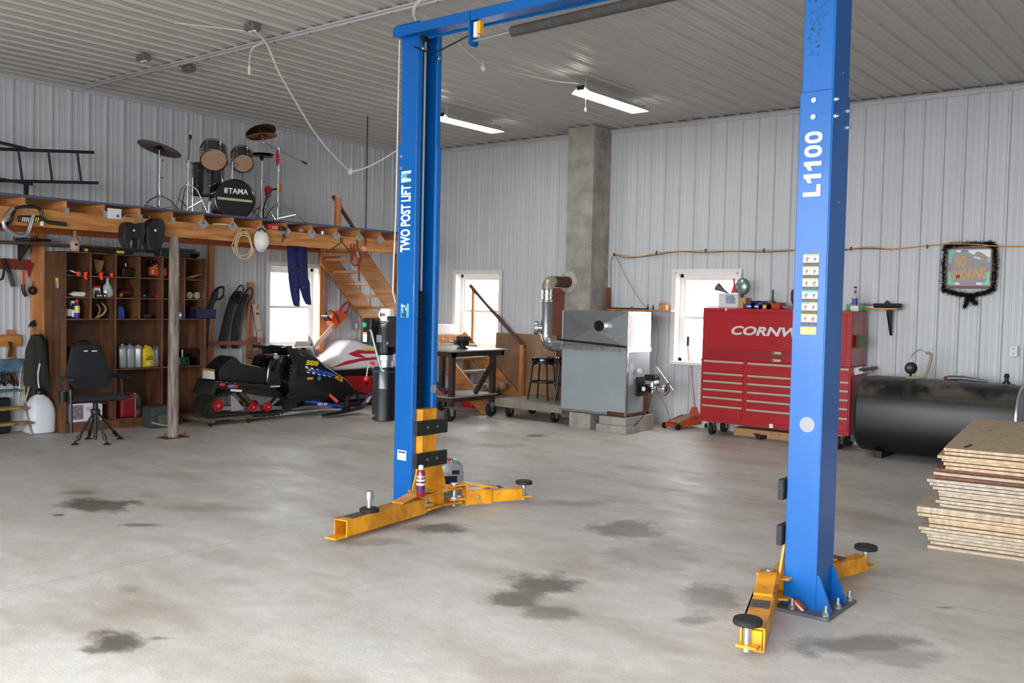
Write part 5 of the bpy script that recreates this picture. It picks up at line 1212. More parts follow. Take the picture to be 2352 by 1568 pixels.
q = Vector((.28, OX(18, 930, .28).y, 0)); MB().box((.02, q.y - .3, 0), (.13, q.y + .10, .42)).single('black_backdrop', M('backdrop_black', (22, 22, 26), .6, var=.3, scale=8), 'black crate standing under the step stool chair', 'backdrop', bevel=.02)  # plain black block filling the dark region behind the stool
# step stool chair
sc = thing('step_stool', 'old yellow metal step stool with a worn blue backrest', 'step stool', FL(20, 1000))
ye = M('worn_yellow_metal', (196, 176, 110), .45, .2, var=.4, scale=10, dark=(140, 84, 50)); ch2 = M('worn_chrome', (200, 196, 180), .25, .9)
F0 = FL(72, 1000); sx_ = F0.x; sy_ = F0.y - .02
G = lambda px, py, x: OX(px, py, x)
for py, xx, w_ in ((932, sx_ - .12, .26), (966, sx_ - .04, .26)):
    c = G(36, py, xx); e = G(60 if py < 950 else 70, py, xx)
    MB().box((xx - .09, e.y - .44, e.z - .03), (xx + .09, e.y, e.z)).part('step', ye, sc, bevel=.012)
st_z = G(50, 932, sx_ - .22).z
for dy in (0, -.45):
    a = F0 + Vector((0, dy, 0)); 
    MB().tube([a + Z * .01, G(62, 945, sx_ - .10) + Y * dy, G(56, 925, sx_ - .18) + Y * dy, G(67, 888, sx_ - .14) + Y * dy, G(56, 886, sx_ - .24) + Y * dy], .011, n=8).part('frame_tube', ch2, sc, smooth=True)
    b = G(56, 886, sx_ - .24) + Y * dy
    MB().tube([b, Vector((b.x - .01, b.y, .01))], .011, n=8).part('leg', ye, sc, smooth=True)
    bk = G(46, 862, sx_ - .28) + Y * dy * .8
    MB().tube([G(44, 905, sx_ - .25) + Y * dy * .8, bk, G(50, 840, sx_ - .30) + Y * dy * .8], .010, n=8).part('back_tube', ch2, sc, smooth=True)
a = G(58, 855, sx_ - .29); b = G(58, 823, sx_ - .31)
MB().box((sx_ - .33, a.y - .42, a.z), (sx_ - .29, a.y, b.z)).part('backrest', M('worn_blue_vinyl', (84, 116, 126), .6, var=.4, scale=7, dark=(58, 80, 110)), sc, bevel=.018, seg=2)
c = G(60, 892, sx_ - .14); MB().box((sx_ - .3, c.y - .44, c.z - .03), (sx_ - .14, c.y - .03, c.z - .01)).part('seat', MATS['worn_blue_vinyl'], sc, bevel=.008)
# dark coat
ct_ = thing('rain_coat', 'long dark green coat hanging from the wall post', 'coat', OX(88, 900, .2))
gm = M('coat_green', (44, 44, 40), .9, var=.35, scale=7, bump=.4)
rows = [((70, 772), (98, 768)), ((64, 782), (108, 784)), ((57, 805), (112, 810)), ((54, 840), (116, 850)), ((52, 870), (120, 880)), ((56, 900), (126, 910)), ((60, 930), (131, 935)), ((80, 925), (130, 938))][:7]
rings = []
for k, (l, r) in enumerate(rows):
    a, b = OX(*l, .2), OX(*r, .24); c = (a + b) / 2; rnd = random.Random(k)
    rings.append([c + Vector((.07 * math.sin(t) * (1 + .25 * math.sin(5 * t + k)), (b.y - a.y) / 2 * math.cos(t), (b.z - a.z) / 2 * math.cos(t) + .008 * math.sin(3 * t))) for t in [2 * PI * j / 24 for j in range(24)]])
MB().loft(rings).part('coat_body', gm, ct_, smooth=True)
MB().tube([OX(70, 772, .15), OX(75, 752, .1), OX(96, 770, .15)], .004, n=5).part('hanging_cord', galv_m, ct_)
# white utility jug with hose
jc = FL(96, 995); jc.x -= .06
uj = thing('utility_jug', 'large white fuel jug with black cap and clear hose', 'jug', jc)
wj = M('jug_white', (206, 210, 218), .45, spec=.4)
prof = [(.125, .128, 0), (.15, .155, .02), (.155, .16, .2), (.15, .155, .28), (.12, .13, .36), (.08, .09, .42), (.045, .05, .445), (.04, .045, .46)]
MB().loft([[jc + Vector((a * (abs(math.cos(t)) ** .6) * math.copysign(1, math.cos(t)), b * (abs(math.sin(t)) ** .6) * math.copysign(1, math.sin(t)), h)) for t in [2 * PI * j / 28 + .01 for j in range(28)]] for a, b, h in prof]).part('body', wj, uj, smooth=True)
MB().lathe(jc + Z * .455, [(.05, 0), (.052, .04), (.03, .06), (.02, .075)], n=18).part('cap', black_m, uj, smooth=True)
MB().tube(spline([jc + Z * .5, jc + Vector((-.02, -.01, .66)), jc + Vector((-.01, .01, .82))], 5), .012, n=8).part('hose', M('clear_hose', (190, 186, 200), .2), uj, smooth=True); MB().cyl(jc + Vector((-.01, .01, .82)), jc + Vector((-.01, .012, .86)), .013).part('hose_tip', black_m, uj)
# folding swivel camp chair
cc = FL(218, 1003); cc = Vector((1.38, -6.36, 0))
kc = thing('camp_chair', 'black swivel camp chair with armrests and four splayed legs', 'chair', cc)
fab = M('black_fabric', (26, 28, 33), .9, var=.25, scale=14, bump=.3); fr = M('chair_frame', (38, 40, 40), .5, .4)
C = lambda px, py, x: OX(px, py, x)
rings = []
for l, r, x in (((163, 797), (222, 790), 1.36), ((158, 820), (238, 815), 1.37), ((151, 850), (255, 848), 1.38), ((149, 872), (260, 862), 1.40), ((165, 885), (252, 880), 1.42), ((170, 893), (246, 890), 1.43)):
    a, b = C(*l, x - .05), C(*r, x - .05); c = (a + b) / 2
    rings.append([c + Vector((.045 * math.sin(t) - .05 * math.cos(t) ** 2 * 0, (b.y - a.y) / 2 * math.copysign(abs(math.cos(t)) ** .6, math.cos(t)), (b.z - a.z) / 2 * math.cos(t))) for t in [2 * PI * j / 20 for j in range(20)]])
MB().loft(rings).part('backrest', fab, kc, bevel=.0, smooth=True)
zs = C(230, 908, 1.45).z
sc_ = Vector((1.55, (C(166, 900, 1.45).y + C(250, 900, 1.45).y) / 2, zs))
MB().box(sc_ + Vector((-.2, -.27, -.03)), sc_ + Vector((.22, .27, .025))).part('seat', fab, kc, bevel=.022, seg=2)
MB().box(sc_ + Vector((-.02, -.30, -.06)), sc_ + Vector((.02, .30, -.04))).box(sc_ + Vector((-.18, -.02, -.06)), sc_ + Vector((.2, .02, -.04))).part('seat_frame', fr, kc)
for s_ in (-1, 1):
    y = sc_.y + s_ * .305
    MB().tube([(sc_.x, y, zs - .05), (sc_.x + .0, y, zs + .12), (sc_.x - .02, y, zs + .2)], .012, n=8).part('arm_post', fr, kc, smooth=True)
    MB().box((sc_.x - .22, y - .028, zs + .19), (sc_.x + .16, y + .028, zs + .225)).part('armrest', black_m, kc, bevel=.012, seg=2)
    MB().tube([(sc_.x - .2, y, zs + .2), (sc_.x - .18, sc_.y + s_ * .25, zs + .02)], .012, n=8).part('back_tube', fr, kc, smooth=True)
cy_ = sc_.y - .36
MB().lathe((sc_.x, cy_, zs - .03), [(.04, 0), (.05, .11), (.046, .11), (.038, .006)], n=18).part('cup_holder', black_m, kc, smooth=True)
MB().tube([(sc_.x + .05, sc_.y - .30, zs + .1), (sc_.x + .06, sc_.y - .30, zs - .1), (sc_.x + .06, sc_.y - .295, .16)], .015, n=6).part('strap', black_m, kc, smooth=True)
hub = Vector((sc_.x, sc_.y, zs - .14))
MB().cyl(hub + Z * .1, hub - Z * .02, .028, n=14).lathe(hub - Z * .05, [(.03, 0), (.05, .01), (.05, .05), (.03, .06)], n=14).part('swivel_hub', fr, kc, smooth=True)
MB().cyl(hub, (hub.x, hub.y, .055), .02, n=12).part('centre_post', fr, kc)
for px, py in ((172, 1021), (203, 1008), (246, 1021), (276, 1008)):
    ft_ = FL(px, py); d = (ft_ - hub)
    lg = MB().tube([hub, hub + d * .78], .013, n=8).part('leg', fr, kc, smooth=True)
    MB().tube([hub + d * .74, hub + d * .86], .022, n=10).part('leg_lock', black_m, lg, smooth=True); MB().tube([hub + d * .84, ft_ + Z * .025], .011, n=8).part('leg_extension', fr, lg, smooth=True)
    MB().lathe((ft_.x, ft_.y, 0), [(.04, 0), (.042, .008), (.018, .02), (.01, .03)], n=16).part('foot_pad', rubber_m, lg, smooth=True)
for k, px in enumerate((188, 206)): MB().box(C(px, 807, 1.375) + Vector((.045, 0, 0)), C(px + (9 if k == 0 else 12), 804, 1.375) + Vector((.047, 0, 0))).part('lettering', label_m, kc)
# back pack
bp_ = Vector((.74, OX(358, 950, .74).y, 0)); o = thing('back_pack', 'dark grey back pack with pale green trim beside the round post', 'back pack', bp_)
MB().box(bp_ + Vector((-.14, -.12, .0)), bp_ + Vector((.10, .22, .27))).part('bag', M('bag_grey', (62, 66, 66), .8, var=.25, scale=12), o, bevel=.035, seg=2); MB().box(bp_ + Vector((.08, -.04, .03)), bp_ + Vector((.15, .2, .17))).part('pocket', M('bag_grey2', (78, 80, 80), .8), o, bevel=.03, seg=2); MB().tube([bp_ + Vector((.13, -.13, .08)), bp_ + Vector((.16, .0, .04)), bp_ + Vector((.16, .14, .02))], .010, n=6).part('trim_strap', M('lime_trim', (150, 170, 110), .7), o)

# ================================================================ hung on the wall between shelf and window
lath = thing('ski_rack', 'red wooden lath holding the wall-hung skis', 'rack', OX(540, 788, .08))
la, lb_ = OX(478, 788, .1), OX(570, 788, .1)
MB().box((.09, la.y, OX(520, 792, .1).z), (.12, lb_.y, OX(520, 783, .1).z)).part('lath', M('red_lath', (150, 78, 52), .6), lath)
py0 = OX(575, 720, .05).y
MB().box((.01, py0 - .04, .55), (.045, py0 + .04, OX(575, 648, .05).z)).part('upright', pine_z_m, lath)
ski_m = M('ski_black', (26, 26, 28), .45, var=.5, scale=9, dark=(16, 16, 18))
def ski(name, label, pts, w, x, m=ski_m):
    """plastic snowmobile ski hung upright: a keel of boards plus a loop handle at the tip"""
    o = thing(name, label, 'ski', OX(*pts[0][:2], x)); rings = []
    for px, py, hw, d in pts:
        c = OX(px, py, x + d); hy = hw
        rings.append([c + Vector((a, b, 0)) for a, b in ((-.012, -hy), (.006, -hy * .9), (.018, -hy * .3), (.018, hy * .3), (.006, hy * .9), (-.012, hy))])
    MB().loft(rings).part('ski_body', m, o, smooth=False)
    return o
s1 = ski('snowmobile_ski', 'black snowmobile ski hanging on the wall, left of its twin', [(517, 800, .06, 0), (512, 785, .075, 0), (521, 750, .08, 0), (532, 710, .085, 0), (540, 685, .085, 0), (547, 668, .06, .05)], .16, .10)
MB().tube(spline([OX(535, 690, .12), OX(544, 665, .16), OX(554, 655, .22), OX(559, 662, .24), OX(555, 682, .2), OX(545, 697, .14)], 5), .012, n=8).part('loop_handle', ski_m, s1, smooth=True)
s2 = ski('snowmobile_ski', 'black snowmobile ski hanging on the wall, right of its twin', [(542, 800, .06, 0), (540, 785, .075, 0), (545, 750, .08, 0), (554, 712, .085, 0), (560, 690, .085, 0), (566, 675, .06, .05)], .16, .10)
MB().tube(spline([OX(555, 697, .12), OX(563, 672, .16), OX(574, 661, .22), OX(580, 668, .24), OX(577, 684, .2), OX(567, 700, .14)], 5), .012, n=8).part('loop_handle', ski_m, s2, smooth=True)
o = thing('snowmobile_ski', 'black ski with open loop tip hanging beside the cubby shelf', 'ski', OX(492, 690, .5))
MB().tube(spline([OX(478, 712, .5), OX(484, 690, .5), OX(490, 672, .5), OX(500, 662, .5), OX(513, 660, .5), OX(513, 678, .5), OX(505, 686, .5), OX(494, 690, .5), OX(486, 712, .5)], 5), .016, n=8).part('loop', black_m, o, smooth=True)
MB().prism([OX(px, py, .5) for px, py in ((480, 700), (490, 672), (500, 664), (498, 682), (490, 695), (486, 714), (478, 716))], (.03, 0, 0)).part('web', black_m, o); MB().tube([OX(482, 712, .5), OX(478, 760, .48), OX(476, 800, .46)], .012, n=8).part('shaft', iron_m, o)
# paper banner and canvas bag
pb = thing('paper_streamer', 'pale printed paper strip hanging beside the window', 'paper strip', OX(592, 740, .1))
P = [(579, 700), (591, 698), (597, 730), (601, 765), (603, 782), (592, 786), (591, 765), (587, 735)]
MB().prism([OX(px, py, .14) for px, py in P], (.004, 0, 0)).part('strip', M('printed_paper', (206, 180, 172), .7, var=.15, scale=12), pb)
for a in (((588, 722), (595, 718)), ((592, 759), (600, 757))): MB().box(OX(*a[0], .146) , OX(*a[1], .148)).part('print', dkp, pb)
for a in (((589, 712), (594, 700)), ((593, 784), (602, 775))): MB().box(OX(*a[0], .146), OX(*a[1], .148)).part('print', M('rose_print', (196, 110, 104), .6), pb)
MB().tube(spline([OX(578, 695, .14), OX(584, 690, .14), OX(588, 694, .14), OX(586, 700, .14)], 4), .004, n=5).part('hook', galv_m, pb)
cb_ = thing('canvas_bag', 'tan canvas tool bag hanging under the wooden upright', 'bag', OX(580, 800, .1))
MB().prism([OX(px, py, .06) for px, py in ((570, 773), (591, 773), (594, 795), (595, 822), (562, 822), (564, 800))], (.06, 0, 0)).part('bag', M('tan_canvas', (128, 94, 66), .9, var=.25, scale=14, bump=.3), cb_, bevel=.018, seg=2); MB().box(OX(582, 805, .125), OX(594, 800, .135)).part('flap', M('canvas_flap', (150, 126, 108), .9), cb_)
MB().tube([OX(574, 772, .09), OX(573, 740, .07), OX(577, 700, .06), OX(590, 772, .09)], .004, n=5).part('cord', black_m, cb_)
# chainsaw hung on the wall post with its bar pointing down
ca = OX(742, 815, .16); cbv = OX(775, 735, .22)
chainsaw('chainsaw', 'orange chainsaw with long pale bar hung head up beside the window', OX(772, 748, .22), (OX(727, 797, .22) - OX(772, 748, .22)), (OX(760, 722, .22) - OX(772, 748, .22)), 1.05)
# light switch
q = OX(817, 748, .02); o = thing('light_switch', 'white light switch on the left wall under the stairs', 'switch', q); MB().box((.0, q.y - .045, q.z - .06), (.035, q.y + .045, q.z + .06)).part('box', M('switch_box_grey', (150, 150, 150), .5), o, bevel=.004); MB().box((.035, q.y - .03, q.z - .045), (.041, q.y + .03, q.z + .045)).part('toggle_plate', white_m, o, bevel=.003)
# ================================================================ black snowmobile on a small dolly
SN = 1.16
sb = M('sled_black', (14, 14, 16), .3, coat=.4, var=.15, scale=5); sv = M('sled_vinyl', (20, 20, 22), .6, var=.3, scale=18, bump=.2)
sm = thing('snowmobile', 'black snowmobile with checkered decal parked under the loft', 'snowmobile', (.93, -3.6, 0))
P_ = lambda px, py, x=SN: OX(px, py, x)
def sil(pts, x, w, name, mat, bevel=.0, seg=2, par=None, smooth=True):
    """side outline traced at depth x and given its real width"""
    return MB().prism([OX(px, py, x) for px, py in pts], (-w, 0, 0)).part(name, mat, par or sm, bevel=bevel, seg=seg, smooth=smooth)
sil([(502, 855), (506, 846), (516, 834), (528, 823), (538, 818), (543, 818.5), (548, 824), (556, 834), (584, 839), (607, 844), (622, 848), (617, 883), (565, 878), (505, 874)], 1.12, .34, 'seat', sv, .035)
sil([(486, 851), (494, 853), (495, 872), (485, 871)], 1.135, .20, 'rear_bumper_block', M('sled_white', (214, 206, 204), .4), .012)
sil([(486, 847), (494, 849), (494, 853), (486, 851)], 1.138, .21, 'gold_band', M('gold_band', (150, 116, 40), .4), .0)
sil([(494, 873), (617, 884), (640, 896), (659, 917), (600, 908), (558, 900), (500, 893)], 1.14, .40, 'tunnel', sb, .008)
sil([(494, 876), (502, 884), (492, 908), (482, 906)], 1.14, .40, 'snow_flap', M('flap_black', (30, 31, 32), .7, var=.2, scale=16), .004)
# console between seat and hood, hood, belly pan
sil([(616, 846), (622, 822), (640, 812), (664, 812), (672, 830), (668, 884), (630, 893), (612, 884)], 1.16, .42, 'fuel_tank', gloss_black_m, .05, 3)
sil([(660, 800), (666, 797), (702, 803), (728, 820), (749, 840), (779, 859), (799, 872), (811, 888), (819, 905), (800, 918), (760, 916), (700, 912), (668, 905), (664, 880), (676, 850), (672, 826)], 1.24, .62, 'hood', sb, .055, 3)
sil([(664, 900), (700, 905), (770, 912), (806, 912), (796, 930), (788, 934), (740, 927), (705, 921), (668, 918), (655, 912)], 1.22, .58, 'belly_pan', gloss_black_m, .02, 2)
# louvred side vent
for k in range(6):
    a = 838 + k * 8
    sil([(668 - k * .6, a), (684 - k * 1.5, a - 1), (683 - k * 1.5, a + 4), (668 - k * .6, a + 5)], 1.243, .02, 'vent_slat', M('vent_black', (40, 40, 42), .5), 0)
# windshield wrapped round the front
ws_m = glass_mat('smoked_screen', (.42, .42, .40), .22)
rows_ = []
for v in range(6):
    t = v / 5
    row = []
    for u in range(13):
        a = (u / 12 - .5) * 2
        base = OX(728 - 32 * a * a, 820 - 3 * a * a, .93); top = OX(698 + 2 * a * a, 762 + 26 * a * a, .93)
        p = base.lerp(top, t); p.x = .93 + a * (.27 - .07 * t)
        row.append(p)
    rows_.append(row)
mb = MB(); 
for r in rows_: mb.v += r
for v in range(5):
    for u in range(12): mb.f.append((v * 13 + u, v * 13 + u + 1, (v + 1) * 13 + u + 1, (v + 1) * 13 + u))
mb.part('windshield', ws_m, sm, smooth=True)
# handlebar with grips and pad
hc = OX(633, 797, .93)
MB().tube(spline([hc + Vector((-.40, -.06, .0)), hc + Vector((-.2, -.01, -.01)), hc + Vector((0, .02, -.01)), hc + Vector((.2, -.01, .0)), hc + Vector((.40, -.06, .02))], 5), .013, n=8).part('handlebar', black_m, sm, smooth=True)
MB().tube([hc + Vector((-.41, -.065, .0)), hc + Vector((-.27, -.03, -.005))], .021, n=8).tube([hc + Vector((.41, -.065, .02)), hc + Vector((.27, -.03, .01))], .021, n=8).part('grip', rubber_m, sm, smooth=True)
MB().box(hc + Vector((-.14, -.03, -.06)), hc + Vector((.14, .08, .03))).part('handlebar_pad', sv, sm, bevel=.025, seg=2)
MB().tube([hc + Vector((.0, .05, -.03)), OX(668, 815, .93)], .035, n=10).part('steering_post', black_m, sm, smooth=True)
MB().tube([hc + Vector((.28, -.03, .02)), hc + Vector((.26, -.10, .04)), hc + Vector((.38, -.12, .03))], .006, n=6).part('brake_lever', zinc_m, sm, smooth=True)
MB().ball(OX(635, 819, 1.17), (.03, .05, .035)).part('starter_cover', M('pale_cover', (150, 146, 144), .5), sm, smooth=True)
for px in (682, 697): MB().lathe(OX(px, 806, 1.02), [(.04, 0), (.04, .03), (.01, .032)], n=16, axis=(.5, -.6, .6)).part('gauge', black_m, sm, smooth=True)
sil([(663, 814), (692, 818), (692, 822), (663, 818)], 1.215, .02, 'dash_stripe', M('dash_cream', (190, 186, 160), .5), 0)
# rear suspension
wheel_r = M('wheel_red', (176, 26, 30), .4)
tc = [(-4.62, .254), (-4.08, .197), (-3.84, .185)]
path = []
path += [(-4.62 + .105 * math.cos(a), .254 + .105 * math.sin(a)) for a in [math.radians(d) for d in range(100, 281, 18)]]
path += [(-4.4, .135), (-4.1, .105), (-3.85, .09), (-3.7, .092), (-3.52, .13), (-3.38, .22), (-3.34, .32), (-3.40, .40), (-3.55, .45), (-3.9, .46), (-4.25, .43), (-4.5, .375)]
TX0, TX1 = .76, 1.14
trk = MB(); n = len(path); fine = []
for i in range(n):
    a, b = Vector((0, *path[i])), Vector((0, *path[(i + 1) % n])); k = max(1, int((b - a).length / .06))
    fine += [a.lerp(b, j / k) for j in range(k)]
nf_ = len(fine); cen = sum(fine, Vector()) / nf_
for i in range(nf_):
    a, b = fine[i], fine[(i + 1) % nf_]; d = (b - a).normalized(); nr = Vector((0, d.z, -d.y))
    if nr.dot(a - cen) < 0: nr = -nr
    for p, q, h in ((a, b, .018),): trk.add([Vector((x, v.y, v.z)) + nr * hh for x in (TX0, TX1) for v, hh in ((p, 0), (q, 0), (q, h), (p, h))], [(0, 1, 2, 3), (4, 7, 6, 5), (0, 4, 5, 1), (3, 2, 6, 7), (1, 5, 6, 2), (0, 3, 7, 4)])
    m_ = a.lerp(b, .5)
    for x0, x1 in ((TX0 + .01, TX0 + .14), (TX0 + .17, TX1 - .13), (TX1 - .11, TX1 - .01)):
        trk.add([Vector((x, m_.y, m_.z)) + d * s_ + nr * hh for x in (x0, x1) for s_, hh in ((-.008, .018), (.008, .018), (.006, .042), (-.006, .042))], [(0, 1, 2, 3), (4, 7, 6, 5), (0, 4, 5, 1), (3, 2, 6, 7), (1, 5, 6, 2), (0, 3, 7, 4)])
trk.part('track', M('track_rubber', (44, 42, 40), .8, var=.4, scale=20, dark=(26, 25, 25)), sm)
for i, (y, z) in enumerate(tc):
    r = .078 if i == 0 else .060
    for x in (TX1 - .06, TX0 + .02):
        w_ = MB().lathe((x, y, z), [(r * .3, 0), (r, .0), (r * 1.08, .012), (r * 1.08, .035), (r, .045), (r * .85, .046), (r * .8, .02), (r * .3, .02)], n=22, axis=X, caps=False).part('idler_wheel', wheel_r, sm, smooth=True)
        MB().lathe((x, y, z), [(.001, .02), (r * .28, .02), (r * .28, .05), (.001, .05)], n=12, axis=X).part('bearing', zinc_m, w_, smooth=True)
        for k in range(5):
            a = 2 * PI * k / 5; MB().bar((x + .032, y + math.cos(a) * r * .25, z + math.sin(a) * r * .25), (x + .032, y + math.cos(a + .3) * r * .85, z + math.sin(a + .3) * r * .85), .012, .02, up=(1, 0, 0)).part('spoke', wheel_r, w_)
for x in (TX0 + .08, TX1 - .11): MB().bar((x, -4.58, .215), (x, -3.55, .14), .03, .05).part('slide_rail', galv_m, sm)
sil([(530, 905), (545, 918), (560, 940), (532, 944)], 1.05, .01, 'rail_plate', M('plate_grey', (176, 176, 180), .4, .4), 0)
MB().tube([OX(545, 902, 1.09), OX(573, 932, 1.09)], .024, n=10).part('shock', black_m, sm, smooth=True); MB().tube([OX(556, 900, 1.08), OX(588, 934, 1.08)], .018, n=10).part('shock', rust_m, sm, smooth=True); MB().tube([OX(640, 905, 1.0), OX(612, 934, 1.0)], .018, n=10).part('shock', black_m, sm, smooth=True)
# skis, spindles and front shocks
for sx_, near in ((1.43, 1), (.43, 0)):
    rings = []
    for px, py, hw in ((742, 955, .03), (752, 954, .06), (790, 947, .07), (822, 940, .07), (838, 930, .06), (850, 912, .035)):
        c = OX(px, py, 1.43); c.x = sx_
        if not near: pass
        rings.append([c + Vector((a, 0, b)) for a, b in ((-hw, .004), (-hw, .018), (-hw * .4, .012), (hw * .4, .012), (hw, .018), (hw, .004), (0, -.012))])
    for r in rings:
        for v in r: v.z = max(v.z, .012)
    sk = MB().loft(rings).part('ski', M('ski_black', (26, 26, 28), .45), sm)
    lp = [OX(838, 930, 1.43), OX(840, 915, 1.43), OX(848, 905, 1.43), OX(854, 906, 1.43), OX(852, 922, 1.43)]
    for v in lp: v.x = sx_
    MB().tube(spline(lp, 5), .013, n=8).part('ski_loop', M('ski_loop', (60, 60, 90), .15, coat=.5), sk, smooth=True)
    a, b = OX(797, 909, 1.38), OX(795, 943, 1.43); a.x = sx_ - (.05 if near else -.05); b.x = sx_
    MB().tube([a, b + Z * .03], .022, n=10).box(b + Vector((-.03, -.06, .0)), b + Vector((.03, .06, .05))).part('spindle', iron_m, sm)
    a, b = OX(763, 904, 1.3), OX(777, 923, 1.34); a.x = 1.2 if near else .66; b.x = sx_ - (.1 if near else -.1)
    MB().tube([a, b], .026, n=10).part('ski_shock', M('shock_red', (190, 36, 30), .4), sm, smooth=True)
    c = Vector((1.15 if near else .7, a.y + .1, .2)); MB().tube([c, Vector((sx_ - (.03 if near else -.03), b.y + .08, .14))], .016, n=8).part('control_arm', iron_m, sm, smooth=True)
# decals
def flatx(pts, x, m, name='decal', th=.0015): return MB().prism([OX(px, py, x) for px, py in pts], (th, 0, 0)).part(name, m, sm)
def textx(txt, px, py, x, h, m, sx=1.0, slope=0.0, bold=.03, shear=.2):
    p = OX(px, py, x); r = Vector((0, 1, slope)); mb = text_mb(txt, p, r, Z, h, extrude=.001, bold=bold, shear=shear, sx=sx); mb.part('lettering', m, sm)
yl = M('decal_yellow', (224, 198, 40), .4); wht = M('decal_white', (226, 226, 228), .4); blu = M('decal_blue', (36, 84, 196), .35)
HX = 1.2415
textx('500', 702, 837, HX, .062, yl, sx=1.6, slope=-.12, bold=.06)
for r in range(3):
    for c in range(9):
        if (r + c) % 2: continue
        x0, y0 = 701 + c * 6.2 + r * 1.5, 840 + r * 5.2 + c * 1.6
        hgt = 5.2 * (1 - c / 12)
        flatx([(x0, y0), (x0 + 6.2, y0 + 1.6), (x0 + 7.2, y0 + 1.6 + hgt), (x0 + 1.2, y0 + hgt)], HX, wht)
flatx([(701, 853), (722, 848), (745, 851), (770, 859), (768, 862), (760, 860), (770, 864), (752, 863), (740, 859), (738, 861), (722, 855)], HX, blu)
textx('XCR', 769, 868, HX, .05, M('decal_gold', (214, 160, 40), .4), sx=1.1, slope=-.45, bold=.05)
textx('35465', 705, 872, HX, .032, yl, sx=.95, bold=.03, shear=.1)
MB().lathe(OX(733, 869, HX), [(.001, 0), (.03, 0), (.03, .0012), (.001, .0012)], n=24, axis=X).part('decal', M('decal_oval', (40, 120, 190), .4), sm)
flatx([(697, 921), (722, 920), (792, 932), (790, 935), (740, 930)], 1.223, blu)
textx('XC-10', 729, 930.5, 1.226, .034, wht, sx=1.3, slope=-.06)
textx('SPORTSDEN', 621.5, 889.5, 1.163, .022, wht, sx=.9, slope=-.02, bold=.02)
flatx([(524, 884), (538, 883), (537, 890), (523, 890)], 1.142, M('decal_slate', (120, 130, 160), .4)); flatx([(538, 883), (547, 884), (544, 891), (537, 890)], 1.142, M('decal_red', (196, 40, 50), .4)); flatx([(530, 893), (556, 895), (555, 900), (529, 898)], 1.142, wht)
for px in (500, 508, 520, 540): MB().ball(OX(px, 876 + (px - 500) * .1, 1.142), .008, 8, 6).part('rivet', zinc_m, sm)
MB().box(OX(505, 886, 1.141), OX(517, 880, 1.152)).part('side_reflector', M('reflector_red', (255, 40, 36), .2), sm, bevel=.003)
# dolly under the track
dl = thing('caster_dolly', 'small brown wooden dolly under the snowmobile track', 'dolly', (.8, -4.5, 0))
dm = M('dolly_wood', (104, 84, 66), .8, var=.3, scale=6)
for x in (.48, .72, .96): MB().box((x, -4.78, .075), (x + .2, -4.12, .10)).part('deck_board', dm, dl)
for y in (-4.76, -4.16): MB().box((.46, y, .05), (1.18, y + .06, .075)).part('cross_board', dm, dl)
for x, y in ((.52, -4.73), (1.12, -4.73), (.52, -4.15), (1.12, -4.15)):
    c = MB().cyl((x - .012, y, .025), (x + .012, y, .025), .025, n=14).part('caster', iron_m, dl); MB().box((x - .018, y - .012, .02), (x + .018, y + .012, .05)).part('caster_fork', rust_m, c)

# ================================================================ white and red snowmobile behind it
s2_ = thing('snowmobile', 'white and red snowmobile parked under the stairs', 'snowmobile', (.3, -1.4, 0))
NX = .52
def sil2(pts, name, mat, bevel=.03, x=NX, w=.48, seg=2): return MB().prism([OX(px, py, x) for px, py in pts], (-w, 0, 0)).part(name, mat, s2_, bevel=bevel, seg=seg, smooth=True)
hw_ = M('hood_white', (236, 236, 238), .35, coat=.3)
sil2([(738, 832), (760, 822), (779, 816), (797, 793), (808, 782), (818, 781), (840, 789), (880, 800), (930, 815), (930, 842), (850, 846), (772, 852), (750, 842)], 'hood', hw_, .045, seg=3)
sil2([(768, 851), (850, 846), (930, 842), (930, 863), (790, 864)], 'black_band', sb, .01)
sil2([(788, 862), (930, 862), (930, 905), (854, 908), (815, 897), (800, 882)], 'belly_pan', M('belly_red', (176, 22, 26), .35, coat=.3), .03)
sil2([(800, 812), (822, 803), (870, 806), (870, 812), (826, 812), (842, 822), (815, 819)], 'red_stripe', M('stripe_red', (196, 40, 62), .4), .0, x=NX + .003, w=.02)
sil2([(760, 845), (795, 829), (830, 822), (880, 818), (880, 824), (830, 829), (800, 836)], 'red_stripe', MATS['stripe_red'], .0, x=NX + .003, w=.02)
sil2([(836, 801), (852, 800), (853, 805), (838, 806)], 'yellow_mark', yl, .0, x=NX + .004, w=.02)
sil2([(930, 800), (960, 806), (1000, 820), (1000, 860), (930, 862)], 'seat', sv, .04)
sil2([(930, 862), (1000, 862), (1000, 905), (930, 905)], 'tunnel', sb, .01)
MB().lathe(OX(843, 880, NX), [(.001, 0), (.022, 0), (.022, .003), (.001, .003)], n=16, axis=X).part('vent_hole', black_m, s2_)
MB().tube([OX(822, 790, .4), OX(838, 788, .55), OX(846, 794, .58)], .012, n=8).part('handlebar', zinc_m, s2_, smooth=True)
for x in (.60, .06):
    a, b = OX(800, 915, .6), OX(900, 915, .6)
    MB().box((x - .05, -2.25, .012), (x + .05, -.6, .03)).part('ski', MATS['ski_black'], s2_, bevel=.006); MB().tube([(x, -1.75, .03), (x + (-.1 if x > .3 else .1), -1.7, .25)], .02, n=8).part('spindle', iron_m, s2_)
